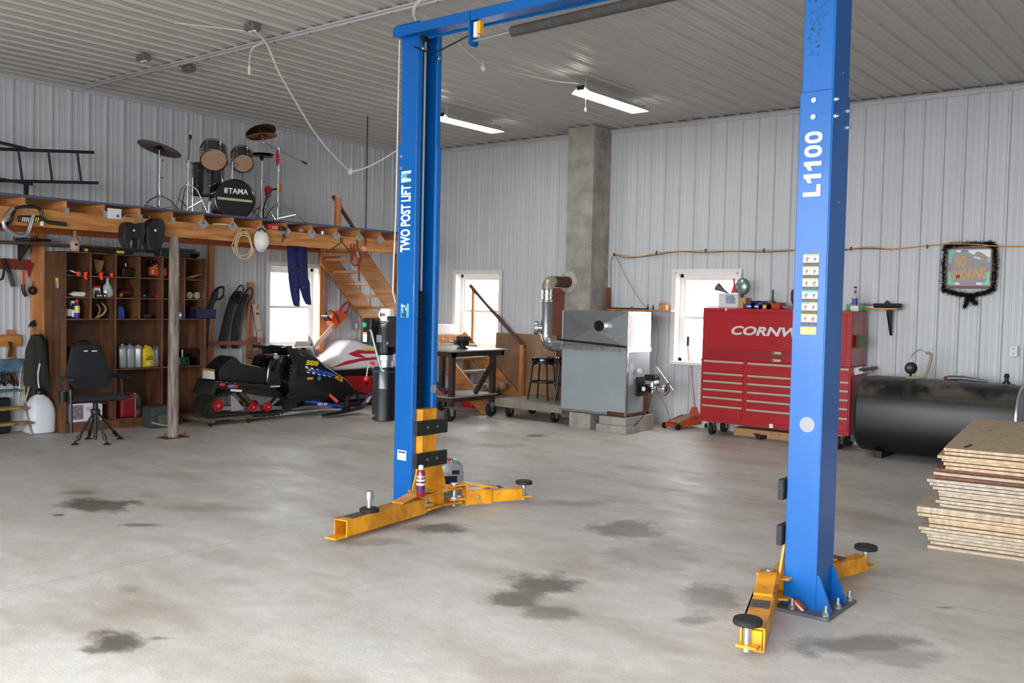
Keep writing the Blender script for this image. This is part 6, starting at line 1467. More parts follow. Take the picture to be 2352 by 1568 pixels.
# ================================================================ steel work table on casters, with vise
tbx = 2.93
zt = OX(1043, 806, tbx).z; ty0 = OX(1043, 806, tbx).y; ty1 = OX(1170, 801, tbx).y
wt = thing('work_table', 'rusty steel work table on big casters with a vise', 'table', (2.35, (ty0 + ty1) / 2, 0))
rs_m = M('brown_steel', (72, 54, 48), .6, .4, var=.35, scale=10)
tx0 = 1.75
MB().box((tx0, ty0, zt - .02), (tbx, ty1, zt)).part('table_top', M('worn_steel_top', (172, 166, 160), .45, .35, var=.25, scale=5), wt, bevel=.004)
lx_, ly0, ly1 = 2.82, OX(1041, 900, 2.85).y, OX(1134, 900, 2.85).y
for y in (ty0 + .05, ty1 - .12): MB().box((tx0 + .06, y, zt - .09), (tbx - .04, y + .05, zt - .02)).part('top_rail', rs_m, wt)
for x in (tx0 + .06, tbx - .09): MB().box((x, ty0 + .05, zt - .09), (x + .05, ty1 - .07, zt - .02)).part('top_rail', rs_m, wt)
for x in (tx0 + .08, lx_):
    for y in (ly0, ly1): MB().box((x - .035, y - .035, .20), (x + .035, y + .035, zt - .09)).part('leg', rs_m, wt)
sz = .34
for y in (ly0, ly1): MB().box((tx0 + .08, y - .03, sz - .08), (lx_, y + .03, sz - .02)).part('shelf_rail', rs_m, wt)
MB().box((lx_ - .03, ly0, sz - .08), (lx_ + .03, ly1, sz - .02)).part('shelf_rail', rs_m, wt)
MB().box((tx0 + .06, ly0 - .05, sz - .02), (lx_ + .05, ly1 + .05, sz)).part('shelf_plate', M('dusty_shelf', (150, 140, 132), .7, var=.3, scale=6), wt)
for a, b in (((lx_, ly1, zt - .2), (lx_, ly0 + .5, sz + .02)), ((lx_ - .1, ly0, sz + .05), (tx0 + .3, ly0, zt - .2))): MB().bar(a, b, .05, .05).part('brace', rs_m, wt)
def caster(par, x, y, r, h, m=rubber_m, local=False):
    c = MB().lathe((x - .025, y, r), [(r * .35, 0), (r * .95, 0), (r, .008), (r, .042), (r * .95, .05), (r * .35, .05)], n=24, axis=X).part('caster_wheel', m, par, smooth=True)
    MB().prism([(x - .034, y + .02, r), (x - .034, y - .02, r), (x - .034, y - .07, h), (x - .034, y + .05, h)], (.006, 0, 0)).prism([(x + .028, y + .02, r), (x + .028, y - .02, r), (x + .028, y - .07, h), (x + .028, y + .05, h)], (.006, 0, 0)).box((x - .06, y - .09, h - .008), (x + .06, y + .07, h)).part('caster_fork', galv_m, c)
    MB().cyl((x - .03, y, r), (x + .036, y, r), r * .3, n=12).part('hub', galv_m, c)
    return c
for x in (tx0 + .1, lx_):
    for y in (ly0 - .02, ly1 - .02): caster(wt, x, y, .10, .205)
vs = thing('bench_vise', 'dark bench vise bolted to the work table', 'vise', Vector((2.55, OX(1062, 790, 2.55).y, zt)))
v0 = Vector((2.62, OX(1062, 790, 2.62).y, zt))
vm = M('vise_iron', (58, 54, 50), .5, .6, var=.3, scale=14)
MB().lathe(v0, [(.085, 0), (.085, .015), (.05, .03), (.045, .06)], n=18).part('swivel_base', vm, vs, smooth=True)
MB().box(v0 + Vector((-.04, -.06, .05)), v0 + Vector((.04, .10, .13))).box(v0 + Vector((-.07, .05, .12)), v0 + Vector((.07, .10, .18))).part('fixed_jaw', vm, vs, bevel=.008)
MB().box(v0 + Vector((-.035, -.16, .07)), v0 + Vector((.035, -.05, .12))).box(v0 + Vector((-.07, -.06, .12)), v0 + Vector((.07, -.02, .18))).part('moving_jaw', vm, vs, bevel=.008)
MB().cyl(v0 + Vector((0, -.16, .095)), v0 + Vector((0, -.24, .095)), .014).part('screw', zinc_m, vs); MB().tube([v0 + Vector((-.02, -.225, .12)), v0 + Vector((.16, -.225, -.0 + .025))], .007, n=8).ball(v0 + Vector((-.02, -.225, .12)), .016).part('handle_bar', chrome_m, vs, smooth=True)
# things round the table
gq = FL(1082, 934); gc = thing('gas_can', 'red plastic gas can on the floor behind the work table', 'fuel can', gq); MB().box(gq + Vector((-.14, -.1, 0)), gq + Vector((.12, .12, .2))).part('can_body', red_p_m, gc, bevel=.04, seg=2); MB().cyl(gq + Vector((-.06, 0, .19)), gq + Vector((-.06, 0, .25)), .03).part('cap', red_p_m, gc); MB().tube([gq + Vector((-.02, 0, .2)), gq + Vector((.02, 0, .25)), gq + Vector((.08, 0, .2))], .012).part('handle', red_p_m, gc, smooth=True)
bq = Vector((2.45, ly0 + .18, sz)); MB().box(bq + Vector((-.12, -.08, .0005)), bq + Vector((.1, .08, .03))).single('shop_manual', M('pink_red_cover', (190, 60, 70), .5), 'red booklet lying on the lower shelf of the work table', 'booklet', bevel=.003)
fk = thing('black_stand', 'black tubular stand on the floor behind the work table', 'stand', (1.55, -1.62, 0)); q0 = Vector((1.55, -1.62, 0))
for dx, dy in ((-.14, 0), (.14, .0)): MB().tube([q0 + Vector((dx, dy - .12, .01)), q0 + Vector((dx, dy, .62)), q0 + Vector((dx * .6, dy, .7))], .014, n=8).part('tube', black_m, fk, smooth=True)
MB().tube([q0 + Vector((-.14, 0, .62)), q0 + Vector((.14, 0, .62))], .014).tube([q0 + Vector((-.14, -.06, .3)), q0 + Vector((.14, -.06, .3))], .012).part('tube', black_m, fk)
pq = Vector((1.22, -.55, LZ)); MB().box(pq + Vector((-.6, -.22, .0)), pq + Vector((.02, .3, .16))).single('foam_board', M('white_foam', (206, 204, 200), .7, var=.12, scale=5), 'white foam board block lying on the stair landing', 'foam block', bevel=.006)
rq = Vector((2.42, -.62, .30)); 
o = thing('cloth_heap', 'crumpled tan cloth on the lower stair treads', 'cloth', Vector((2.3, -.55, .36))); MB().ball((2.30, -.55, .36), (.10, .14, .085)).ball((2.36, -.40, .35), (.07, .09, .06)).part('cloth', M('tan_cloth', (168, 138, 120), .9, var=.3, scale=12), o, smooth=True)
# ================================================================ low flat cart with two bar stools
ct2 = thing('flat_cart', 'low grey flat cart carrying the bar stools', 'cart', (3.4, -.8, 0))
ca_, cb2 = 2.84, 4.05
cm = M('grey_cart_wood', (142, 134, 120), .75, var=.3, scale=5)
for k in range(4): MB().box((ca_, -1.16 + k * .2, .225), (cb2, -.97 + k * .2, .255)).part('deck_board', cm, ct2, bevel=.003)
MB().box((ca_, -1.17, .15), (cb2, -1.13, .235)).part('side_rail', cm, ct2); MB().box((ca_, -.42, .15), (cb2, -.38, .235)).part('side_rail', cm, ct2); MB().box((ca_ - .02, -1.17, .15), (ca_ + .02, -.38, .25)).part('end_rail', cm, ct2)
for x, y in ((ca_ + .2, -1.05), (cb2 - .2, -1.05), (ca_ + .2, -.5), (cb2 - .2, -.5)): caster(ct2, x, y, .075, .155, m=iron_m)
def stool(label, x, y, z0, H, rz=0):
    o = thing('bar_stool', label, 'stool', (x, y, z0), group='bar stools on the flat cart', rz=rz)
    MB().lathe((0, 0, H - .09), [(.15, 0), (.172, .01), (.178, .05), (.17, .08), (.12, .095), (.02, .1)], n=30).part('seat', gloss_black_m, o, local=True, smooth=True); MB().lathe((0, 0, H - .095), [(.176, 0), (.18, .006), (.18, .022), (.176, .028)], n=30, caps=False).part('seat_band', chrome_m if False else black_m, o, local=True, smooth=True)
    for k in range(4):
        a = PI / 4 + k * PI / 2; d = Vector((math.cos(a), math.sin(a), 0))
        MB().tube([d * .10 + Z * (H - .10), d * .15 + Z * (H - .11), d * .165 + Z * (H - .16), d * .18 + Z * .3, d * .225 + Z * .012], .0125, n=8).part('leg', black_m, o, local=True, smooth=True)
    MB().tube([(math.cos(a) * .185, math.sin(a) * .185, .27) for a in [2 * PI * k / 26 for k in range(26)]], .0115, n=8, closed=True).part('foot_ring', black_m, o, local=True, smooth=True)
    return o
s1y = -.80; sx1 = OY(1248, 830, s1y).x
stool('black bar stool on the flat cart, nearest the stairs', sx1, s1y, .2555, OY(1248, 819, s1y).z - .2555, .2)
stool('black bar stool on the flat cart, half hidden by the furnace', sx1 + .42, s1y + .02, .2555, .66, .5)
# boards behind
MB().box((3.02, -.045, .05), (3.52, -.025, OY(1270, 661, -.03).z)).single('red_board', M('red_brown_ply', (122, 62, 48), .6, var=.25, scale=5), 'red brown plywood board standing left of the chimney', 'board')
MB().box((4.0, -.05, .05), (4.06, -.025, OY(1382, 660, -.03).z)).single('red_board', MATS['red_brown_ply'], 'narrow red brown board right of the chimney', 'board')
# ================================================================ oil furnace on blocks
FX0, FX1, FY0, FY1 = 4.105, 5.14, -1.28, -.70
fz0, fz1, fz2 = .215, 1.105, 1.57
fn = thing('oil_furnace', 'grey oil furnace with galvanised plenum standing on concrete blocks', 'furnace', (4.62, -1.0, .2))
MB().box((FX0, FY0, fz0 + .02), (FX1, FY1, fz1 - .03)).part('cabinet', grey_m, fn, bevel=.008)
MB().box((FX1 - .012, FY0 - .004, fz0), (FX1 + .004, FY0 + .03, fz1)).part('corner_strip', galv_m, fn); MB().box((FX0 - .01, FY0 - .01, fz0), (FX1 + .01, FY1, fz0 + .025)).part('base_rail', rust_m if False else galv_m, fn)
for (a, b) in (((FX1 - .28, FY0 - .012, fz0 - .0), (FX1 - .02, FY0 - .008, fz0 + .05)), ((FX1 + .004, FY0 + .02, fz0), (FX1 + .012, FY1 - .1, fz0 + .035))): MB().box(a, b).part('rust_patch', rust_m, fn)
MB().box((FX1 + .002, FY1 - .14, fz0), (FX1 + .01, FY1 - .02, .52)).part('rust_patch', rust_m, fn)
# wrinkled foil tape between cabinet and plenum
for k in range(12):
    x0 = FX0 - .012 + k * (FX1 - FX0 + .02) / 12; dz = random.uniform(-.012, .012)
    MB().prism([(x0, FY0 - .014, fz1 - .06 + dz), (x0 + .09, FY0 - .012, fz1 - .06 + random.uniform(-.012, .012)), (x0 + .09, FY0 - .016, fz1), (x0, FY0 - .015, fz1)], (0, .006, 0)).part('foil_tape', M('foil', (214, 216, 220), .22, 1.0), fn)
MB().box((FX1 + .0, FY0, fz1 - .06), (FX1 + .012, FY1, fz1 + .0)).part('foil_tape', MATS['foil'], fn)
MB().prism([(FX0 - .012, FY0 - .02, fz1 + .045), (FX1 + .0, FY0 - .02, fz1 - .0), (FX1 + .0, FY0 - .02, fz1 + .022), (FX0 - .012, FY0 - .02, fz1 + .075)], (0, .03, 0)).part('gasket', black_m, fn)
# plenum with cross-broken sides
def crossbreak(p00, p10, p11, p01, out, name):
    c = (Vector(p00) + Vector(p10) + Vector(p11) + Vector(p01)) / 4 + Vector(out)
    return MB().add([p00, p10, p11, p01, c], [(0, 1, 4), (1, 2, 4), (2, 3, 4), (3, 0, 4)]).part(name, galv_m, fn)
zA, zB = fz1 + .0, fz2
crossbreak((FX0, FY0, zA), (FX1, FY0, zA), (FX1, FY0, zB), (FX0, FY0, zB), (0, -.05, 0), 'plenum_side')
crossbreak((FX1, FY0, zA), (FX1, FY1, zA), (FX1, FY1, zB), (FX1, FY0, zB), (.02, 0, 0), 'plenum_side')
crossbreak((FX0, FY1, zA), (FX0, FY0, zA), (FX0, FY0, zB), (FX0, FY1, zB), (-.02, 0, 0), 'plenum_side')
MB().box((FX0 + .001, FY0 + .001, zB - .02), (FX1 - .001, FY1, zB)).part('plenum_top', galv_m, fn)
MB().box((FX1 - .008, FY0 - .006, zA), (FX1 + .006, FY0 + .006, zB)).box((FX0 - .004, FY0 - .006, zA), (FX0 + .008, FY0 + .006, zB)).part('plenum_seam', galv_m, fn)
cc_ = OY(1388, 748, FY0)
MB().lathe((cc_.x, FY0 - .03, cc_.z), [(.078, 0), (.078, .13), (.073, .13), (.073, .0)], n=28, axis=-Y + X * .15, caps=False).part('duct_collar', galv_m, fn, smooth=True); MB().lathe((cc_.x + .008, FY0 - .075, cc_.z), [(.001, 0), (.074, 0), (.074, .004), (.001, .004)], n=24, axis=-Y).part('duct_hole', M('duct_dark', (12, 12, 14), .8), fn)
MB().box((FX1 + .001, FY0 + .05, .62), (FX1 + .003, FY0 + .17, .90)).part('paper_label', M('label_grey', (186, 186, 196), .6), fn)
# burner on the right side
bc = OX(1462, 886, FX1 + .1)
bz_ = .60; byy = FY0 + .30
br = thing('oil_burner', 'small grey oil burner with black motor on the side of the furnace', 'burner', (FX1 + .2, byy, bz_ - .12))
MB().box((FX1 + .013, byy - .09, bz_ - .13), (FX1 + .05, byy + .09, bz_ + .12)).part('flange', iron_m, br); MB().cyl((FX1 + .05, byy, bz_), (FX1 + .13, byy, bz_), .055).part('blast_tube', iron_m, br)
MB().box((FX1 + .12, byy - .07, bz_ - .09), (FX1 + .26, byy + .10, bz_ + .09)).part('fan_housing', zinc_m, br, bevel=.03, seg=2); MB().box((FX1 + .11, byy - .05, bz_ + .09), (FX1 + .27, byy + .08, bz_ + .16)).part('transformer', black_m, br, bevel=.008)
MB().lathe((FX1 + .19, byy - .06, bz_ - .02), [(.06, 0), (.065, .02), (.065, .10), (.05, .12)], n=20, axis=-Y).part('motor', gloss_black_m, br, smooth=True); MB().lathe((FX1 + .19, byy - .185, bz_ - .015), [(.03, 0), (.03, .005)], n=14, axis=-Y).part('motor_cap', white_m, br)
MB().lathe((FX1 + .26, byy + .02, bz_ - .01), [(.055, 0), (.06, .02), (.06, .12), (.05, .14)], n=20, axis=X).part('pump', chrome_m, br, smooth=True)
MB().cyl((FX1 + .02, byy - .05, bz_ + .2), (FX1 + .06, byy - .05, bz_ + .2), .03).part('sight_glass', white_m, br)
MB().prism([(FX1 + .2, byy + .05, bz_ + .2), (FX1 + .24, byy + .05, bz_ + .26), (FX1 + .5, byy + .02, bz_ - .02), (FX1 + .49, byy + .02, bz_ - .035)], (0, .012, 0)).part('open_lid', galv_m, br)
MB().tube(spline([(FX1 + .4, byy + .02, bz_ + .03), (FX1 + .44, byy + .02, bz_ + .06), (FX1 + .45, byy, bz_ - .05), (FX1 + .38, byy, bz_ - .1)], 5), .006, n=6).part('oil_line', iron_m, br, smooth=True)
MB().tube(spline([(FX1 + .22, byy - .05, bz_ - .09), (FX1 + .2, byy - .1, .3), (FX1 + .08, byy - .2, .1), (FX1 + .04, byy - .26, .012)], 6), .008, n=6).part('copper_line', rust_m, br, smooth=True)
# blocks carrying the furnace
def cblock(label, x0, x1, y0, y1, z0, z1): MB().box((x0, y0, z0), (x1, y1, z1)).single('concrete_block', cast_m, label, 'block', group='blocks under the furnace', bevel=.006)
cblock('concrete block under the left end of the furnace', 4.28, 4.62, -1.32, -.9, 0, .205)
cblock('lower front concrete block under the right end of the furnace', 4.76, 5.22, -1.40, -1.06, 0, .10)
cblock('upper front concrete block under the right end of the furnace', 4.79, 5.20, -1.37, -1.06, .101, .205)
cblock('rear concrete block under the right end of the furnace', 4.84, 5.20, -1.03, -.66, 0, .205)
# flue pipe
fp = thing('flue_pipe', 'galvanised flue pipe from the furnace to the chimney', 'stove pipe', (3.6, -.95, 1.0))
pr_ = .078; pxx, pyy = 3.60, -.96
pz1 = OY(1253, 665, pyy).z; pz0 = OY(1255, 770, pyy).z; pze = OY(1290, 806, pyy).z
zl = pze
MB().lathe((pxx, pyy, pz0), [(pr_ + .004, 0), (pr_ + .004, .46), (pr_ + .01, .47), (pr_ + .01, .50), (pr_ + .004, .51)], n=24).part('pipe_section', galv_m, fp, smooth=True)
MB().lathe((pxx, pyy, pz0 + .5), [(pr_ - .002, 0), (pr_ - .002, pz1 - pz0 - .5)], n=24).part('pipe_section', M('shiny_pipe', (210, 214, 220), .14, 1.0), fp, smooth=True)
for z in (pz0 + .55, pz0 + .62): MB().lathe((pxx, pyy, z), [(pr_, 0), (pr_ + .006, .004), (pr_ + .006, .016), (pr_, .02)], n=24, caps=False).part('pipe_band', galv_m, fp, smooth=True)
def elbow(c, a, b, r, R, name, m):
    """quarter bend centred at c; a: start direction from c, b: end direction"""
    MB().tube(arc(c, a, b, R, 0, PI / 2, 6), r, n=20).part(name, m, fp, smooth=False)
elbow((pxx + .14, pyy, pz0), -X, -Z, pr_ + .005, .14, 'pipe_elbow', galv_m)
MB().cyl((pxx + .14, pyy, pz0 - .14), (FX0, pyy, pz0 - .14), pr_, n=24).part('furnace_stub', galv_m, fp, smooth=True)
elbow((pxx, pyy + .12, pz1), -Y, Z, pr_ + .005, .12, 'pipe_elbow', M('tan_elbow', (176, 166, 148), .4, .6, var=.2, scale=8))
MB().cyl((pxx, pyy + .12, pz1 + .12), (pxx, -.56, pz1 + .12), pr_, n=24).part('chimney_run', M('brown_pipe', (108, 88, 72), .45, .5, var=.35, scale=6, dark=(70, 50, 42)), fp, smooth=True); MB().cyl((pxx, -.58, pz1 + .12), (pxx, CY0 - .001, pz1 + .12), pr_ + .004, n=24).part('thimble', rust_m, fp, smooth=True)
MB().lathe((pxx, CY0 - .001, pz1 + .12), [(pr_, 0), (.16, .0), (.15, .012), (pr_, .02)], n=26, axis=-Y).part('mortar_collar', mortar_m, fp)
dz_ = OY(1232, 752, pyy).z
MB().lathe((pxx, pyy, dz_), [(.06, .06), (.06, .11), (.095, .115), (.098, .155), (.09, .17), (.02, .178)], n=24, axis=Vector((-.75, -.5, 0))).part('draft_regulator', galv_m, fp, smooth=True)
# ================================================================ shelf and things left of the back window
sh = thing('bracket_shelf', 'narrow wooden shelf on black brackets above the furnace', 'shelf', (4.63, -.1, 1.57)); sa = 4.10; sb_ = OY(1546, 713, -.14).x
MB().box((sa, -.20, 1.575), (sb_, -.025, 1.595)).part('board', pine_m, sh)
for x in (4.25, 4.75): MB().prism([(x, -.03, 1.575), (x, -.19, 1.575), (x, -.19, 1.555), (x, -.03, 1.44)], (.02, 0, 0)).part('bracket', iron_m, sh)
o = thing('pry_bar', 'long dark bar lying on the shelf above the furnace', 'tool', (4.5, -.15, 1.596)); MB().bar((4.15, -.15, 1.606), (4.75, -.14, 1.606), .03, .018).part('bar', iron_m, o, bevel=.004); MB().cyl((4.5, -.15, 1.6), (4.5, -.15, 1.64), .008).part('stud', iron_m, o)
q = Vector((OY(1525, 705, -.11).x, -.11, 1.5955)); o = thing('small_carton', 'small open cardboard carton on the end of the shelf', 'carton', q); MB().box(q + Vector((-.055, -.05, 0)), q + Vector((.055, .05, .075))).part('carton_body', M('cardboard', (178, 138, 98), .8), o); MB().prism([q + Vector((-.055, -.05, .075)), q + Vector((.03, -.05, .095)), q + Vector((-.03, -.05, .13))], (0, .05, 0)).part('flap', MATS['cardboard'], o)
for i, px in enumerate((1488, 1500)): q = Vector((OY(px, 706, -.12).x, -.12, 1.5955)); MB().lathe(q, [(.012, 0), (.014, .03), (.006, .05), (.006, .075)], n=10).single('screw_eye', iron_m, ['dark screw eye standing on the shelf, nearer the long bar', 'dark screw eye standing on the shelf, nearer the carton'][i], 'screw', smooth=True)
# ================================================================ floor jack
jk = thing('floor_jack', 'orange floor jack with long upright handle beside the tool chest', 'jack', (5.45, -.4, 0))
ja, jb = FL(1541, 985), Vector((5.42, -.16, 0)); jd = (jb - ja).normalized(); js = jd.cross(Z)
om = M('jack_orange', (206, 92, 40), .5, var=.25, scale=10, dark=(160, 62, 30))
for s_ in (-1, 1):
    o1 = js * (s_ * .10); MB().prism([ja + o1 + Z * .03, ja + o1 + Z * .08, ja + jd * .30 + o1 * .95 + Z * .17, ja + jd * .48 + o1 * .9 + Z * .16, ja + jd * .5 + o1 * .9 + Z * .05], js * (.012 * s_)).part('side_frame', om, jk)
    MB().lathe(ja + o1 * 1.25 + Z * .04 - js * .012, [(.04, 0), (.04, .03)], n=16, axis=js).part('jack_wheel', iron_m, jk); MB().lathe(ja + jd * .52 + o1 * 1.5 + Z * .035, [(.034, 0), (.034, .025)], n=14, axis=js).part('jack_wheel', iron_m, jk)
MB().bar(ja + Z * .05, ja + Z * .051 + js * .0001 + jd * .02, .24, .04).part('front_axle', om, jk); MB().bar(ja + jd * .06 + Z * .09, ja + jd * .36 + Z * .17, .17, .01).part('top_plate', M('jack_plate', (160, 140, 118), .7, var=.2, scale=9), jk)
hp = ja + jd * .42; MB().prism([hp + Vector((-.08, 0, .14)), hp + Vector((.10, 0, .14)), hp + Vector((.05, 0, .22)), hp + Vector((.03, 0, .28)), hp + Vector((-.03, 0, .28)), hp + Vector((-.05, 0, .22))], (0, .05, 0)).part('handle_socket', om, jk, bevel=.006)
ht_ = OY(1579, 772, hp.y); MB().tube([hp + Vector((0, .02, .26)), Vector((ht_.x, hp.y + .02, ht_.z - .12))], .016, n=10).part('handle', M('jack_handle', (206, 190, 182), .5, var=.2, scale=10), jk, smooth=True); MB().tube([Vector((ht_.x, hp.y + .02, ht_.z - .13)), Vector((ht_.x, hp.y + .02, ht_.z))], .02, n=10).part('handle_grip', M('grip_navy', (36, 36, 70), .7), jk, smooth=True)
# ================================================================ red tool chest
TX0_, TX1_, TY0_, TY1_ = 5.84, 7.775, -.60, -.06
tz0, tzm, tz2 = .175, .985, 1.645
tcst = thing('tool_chest', 'large red rolling tool chest with silver lettering against the back wall', 'tool chest', (6.8, -.33, 0))
dkred = M('red_shadow_gap', (70, 10, 14), .6); alu = M('drawer_trim', (192, 186, 168), .35, .5)
MB().box((TX0_, TY0_ + .012, tz0), (TX1_, TY1_, tzm)).part('cabinet', red_m, tcst, bevel=.006); MB().box((TX0_ + .01, TY0_ + .014, tzm), (TX1_ - .006, TY1_, tz2)).part('hutch', red_m, tcst, bevel=.006)
def front(x0, x1, z0, z1, name, m, d=.012, par=None, bev=.003): return MB().box((x0, TY0_ + .014 - d, z0), (x1, TY0_ + .02, z1)).part(name, m, par or tcst, bevel=bev)
hx0, hx1 = TX0_ + .05, TX1_ - .07
front(TX0_ + .01, TX1_ - .006, tz2 - .045, tz2, 'hutch_rim', red_m); front(TX0_ + .01, hx0 - .006, tzm, tz2 - .045, 'hutch_rim', red_m); front(hx1 + .006, TX1_ - .006, tzm, tz2 - .045, 'hutch_rim', red_m)
hd = front(hx0, hx1, tzm + .145, tz2 - .05, 'hutch_door', red_m, d=.008)
p0 = OY(1676, 767, TY0_ + .005); p1 = OY(1676, 748, TY0_ + .005)
mb = text_mb('CORNWELL', (p0.x, TY0_ + .005, p0.z), X, Z, p1.z - p0.z, extrude=.001, bold=.035, shear=.25, sx=1.5); mb.part('lettering', M('silver_letter', (206, 206, 208), .35, .2), hd, label='silver slanted lettering')
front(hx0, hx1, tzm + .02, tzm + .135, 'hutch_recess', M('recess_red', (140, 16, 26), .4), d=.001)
for px, py in ((1785, 811), (1783, 828)):
    q = OY(px, py, TY0_); MB().box((q.x - .06, TY0_ - .01, q.z - .018), (q.x + .06, TY0_ + .004, q.z + .018)).part('latch', alu, tcst, bevel=.008); MB().cyl((q.x - .04, TY0_ - .012, q.z), (q.x - .04, TY0_ - .01, q.z), .01).part('lock', black_m, tcst)
front(TX0_, TX1_, tzm - .03, tzm, 'top_rim', red_m); front(TX0_, TX1_, tz0, tz0 + .05, 'bottom_rim', red_m, bev=.003)
cxm0, cxm1 = OY(1705, 900, TY0_).x, OY(1714, 900, TY0_).x
xR = OY(1948, 900, TY0_).x
rows_z = [.94, .775, .665, .555, .445, .335, .235]
lz = [OY(1660, py, TY0_).z for py in (829, 857, 875.5, 894.5, 913, 932, 962)]
rz_ = [OY(1760, py, TY0_).z for py in (835.5, 864, 883, 902.5, 922, 943, 974)]
for x0, x1, zz in ((TX0_ + .04, cxm0, lz), (cxm1 + .01, xR, rz_)):
    for k in range(6):
        top, bot = zz[k], zz[k + 1] + (.0 if k < 5 else .0)
        front(x0 - .008, x1 + .008, bot + .002, top + .006, 'drawer_gap', dkred, d=.0008, bev=0)
        dr = front(x0, x1, bot + .008, top - .004, 'drawer', red_m, d=.010)
        MB().prism([(x0, TY0_ - .012, top - .020), (x0, TY0_ + .004, top - .028), (x0, TY0_ + .004, top + .002), (x0, TY0_ - .004, top + .002)], (x1 - x0, 0, 0)).part('drawer_pull', alu, dr)
q = OY(1771, 978, TY0_); MB().box((q.x - .025, TY0_ - .001, q.z - .025), (q.x + .025, TY0_ + .003, q.z + .025)).part('sticker', white_m, tcst)
MB().cyl((TX0_ + .33, TY0_ - .002, tz2 - .02), (TX0_ + .33, TY0_ + .004, tz2 - .02), .014).part('flash_glint', white_m, tcst)  # white disc painted on as the flash's hot spot on the chest
for x in (TX0_ + .14, TX1_ - .14):
    for y in (TY0_ + .10, TY1_ - .1): caster(tcst, x, y, .078, tz0)
# side handle and hanging green box on the right side
MB().bar((TX1_, TY0_ + .12, .93), (TX1_ + .10, TY0_ + .12, .96), .03, .08).bar((TX1_, TY1_ - .1, .93), (TX1_ + .10, TY1_ - .1, .96), .03, .08).part('handle_bracket', M('bracket_white', (196, 196, 196), .4), tcst); MB().cyl((TX1_ + .11, TY0_ + .0, .965), (TX1_ + .11, TY1_ + .02, .965), .02, n=12).part('push_handle', black_m, tcst, smooth=True)
gq = OX(1972, 784, TX1_); MB().box((TX1_ + .001, gq.y - .09, gq.z - .07), (TX1_ + .05, gq.y + .12, gq.z + .07)).part('magnet_tray', M('tray_green', (60, 110, 50), .4), tcst, bevel=.01); MB().box((TX1_ + .001, gq.y - .11, gq.z - .075), (TX1_ + .03, gq.y - .085, gq.z + .075)).part('magnet_tray_end', rust_m, tcst)
# under the chest
q = Vector((6.62, -.52, 0)); o = thing('socket_tray', 'black plastic tool tray half under the tool chest', 'tray', q)
MB().prism([FL(px, py, .002) for px, py in ((1710, 990), (1750, 988), (1800, 1000), (1745, 1010))], (0, 0, .045)).part('tray_body', black_m, o, bevel=.004); MB().prism([FL(px, py, .048) for px, py in ((1722, 991), (1738, 989), (1752, 996), (1735, 999))], (0, 0, .004)).part('tray_pocket', M('tray_dark', (8, 8, 9), .7), o)
for px, py in ((1774, 996), (1789, 998)): MB().ball(FL(px, py, .07), .014, 8, 6).part('socket', chrome_m, o)
o = thing('cardboard_flat', 'flattened cardboard under the tool chest', 'cardboard', (6.6, -.25, 0)); MB().box((6.2, -.34, .001), (7.6, -.12, .10)).part('cardboard_sheet', MATS['cardboard'], o, bevel=.004)
q = FL(1945, 1018) ; o = thing('white_bag', 'white plastic bag on the floor behind the right caster of the chest', 'bag', (7.80, -.22, 0)); MB().ball((7.84, -.22, .085), (.07, .10, .085)).part('bag_body', M('bag_white', (206, 208, 214), .5), o, smooth=True)
# ================================================================ on top of the chest
tt = tz2 + .0005
TP = lambda px, y=-.4: Vector((OY(px, 706, y).x, y, tt))
def box_on(name, label, cat, p, a, b, m, extra=(), bevel=.004):
    o = thing(name, label, cat, p); MB().box(p + Vector(a), p + Vector(b)).part('body', m, o, bevel=bevel)
    for nm, a2, b2, m2 in extra: MB().box(p + Vector(a2), p + Vector(b2)).part(nm, m2, o)
    return o
p = TP(1678); o = thing('plastic_tub', 'clear plastic tub holding funnels on the tool chest', 'tub', p)
MB().box(p + Vector((-.13, -.1, 0)), p + Vector((.15, .1, .18))).part('tub_body', M('tub_clear', (206, 206, 214), .3), o, bevel=.012); MB().box(p + Vector((-.02, -.104, .145)), p + Vector((.09, -.1, .16))).part('tub_label', M('label_blue', (60, 140, 190), .4), o); MB().box(p + Vector((-.02, -.104, .06)), p + Vector((.11, -.1, .14))).part('tub_label', M('label_print', (150, 160, 180), .5, var=.4, scale=30), o); MB().box(p + Vector((-.14, -.11, .175)), p + Vector((.16, .11, .19))).part('tub_rim', white_m, o)
def funnel(name, label, p, d, r, L, m):
    o = thing(name, label, 'funnel', p); MB().lathe(p, [(.012, -.05), (.014, 0), (r * .3, L * .3), (r, L), (r * .97, L), (r * .25, L * .3)], n=22, axis=d, caps=False).part('cone', m, o, smooth=True); return o
funnel('funnel', 'grey funnel sticking out of the left of the tub', p + Vector((-.04, 0, .19)), Vector((-1, .0, .55)), .055, .18, M('funnel_grey', (84, 80, 86), .5))
funnel('funnel', 'red funnel standing upside down in the middle of the tub', p + Vector((.04, 0, .33)), Vector((.15, 0, -1)), .06, .13, M('funnel_red', (206, 40, 56), .45))
o = thing('round_pan', 'round metal pan standing at the right of the tub', 'pan', p + Vector((.19, 0, .2))); MB().ball(p + Vector((.17, -.02, .28)), (.10, .06, .11), 20, 12).part('pan', M('pan_green_grey', (140, 158, 150), .3, .7), o, smooth=True); MB().tube([p + Vector((.17, 0, .18)), p + Vector((.13, 0, .1))], .012).part('pan_handle', iron_m, o)
p = TP(1707); box_on('cardboard_box', 'tan cardboard box beside the blue bins on the tool chest', 'carton', p, (-.04, -.09, 0), (.07, .1, .135), MATS['cardboard'])
bb = M('bin_blue', (38, 54, 150), .45)
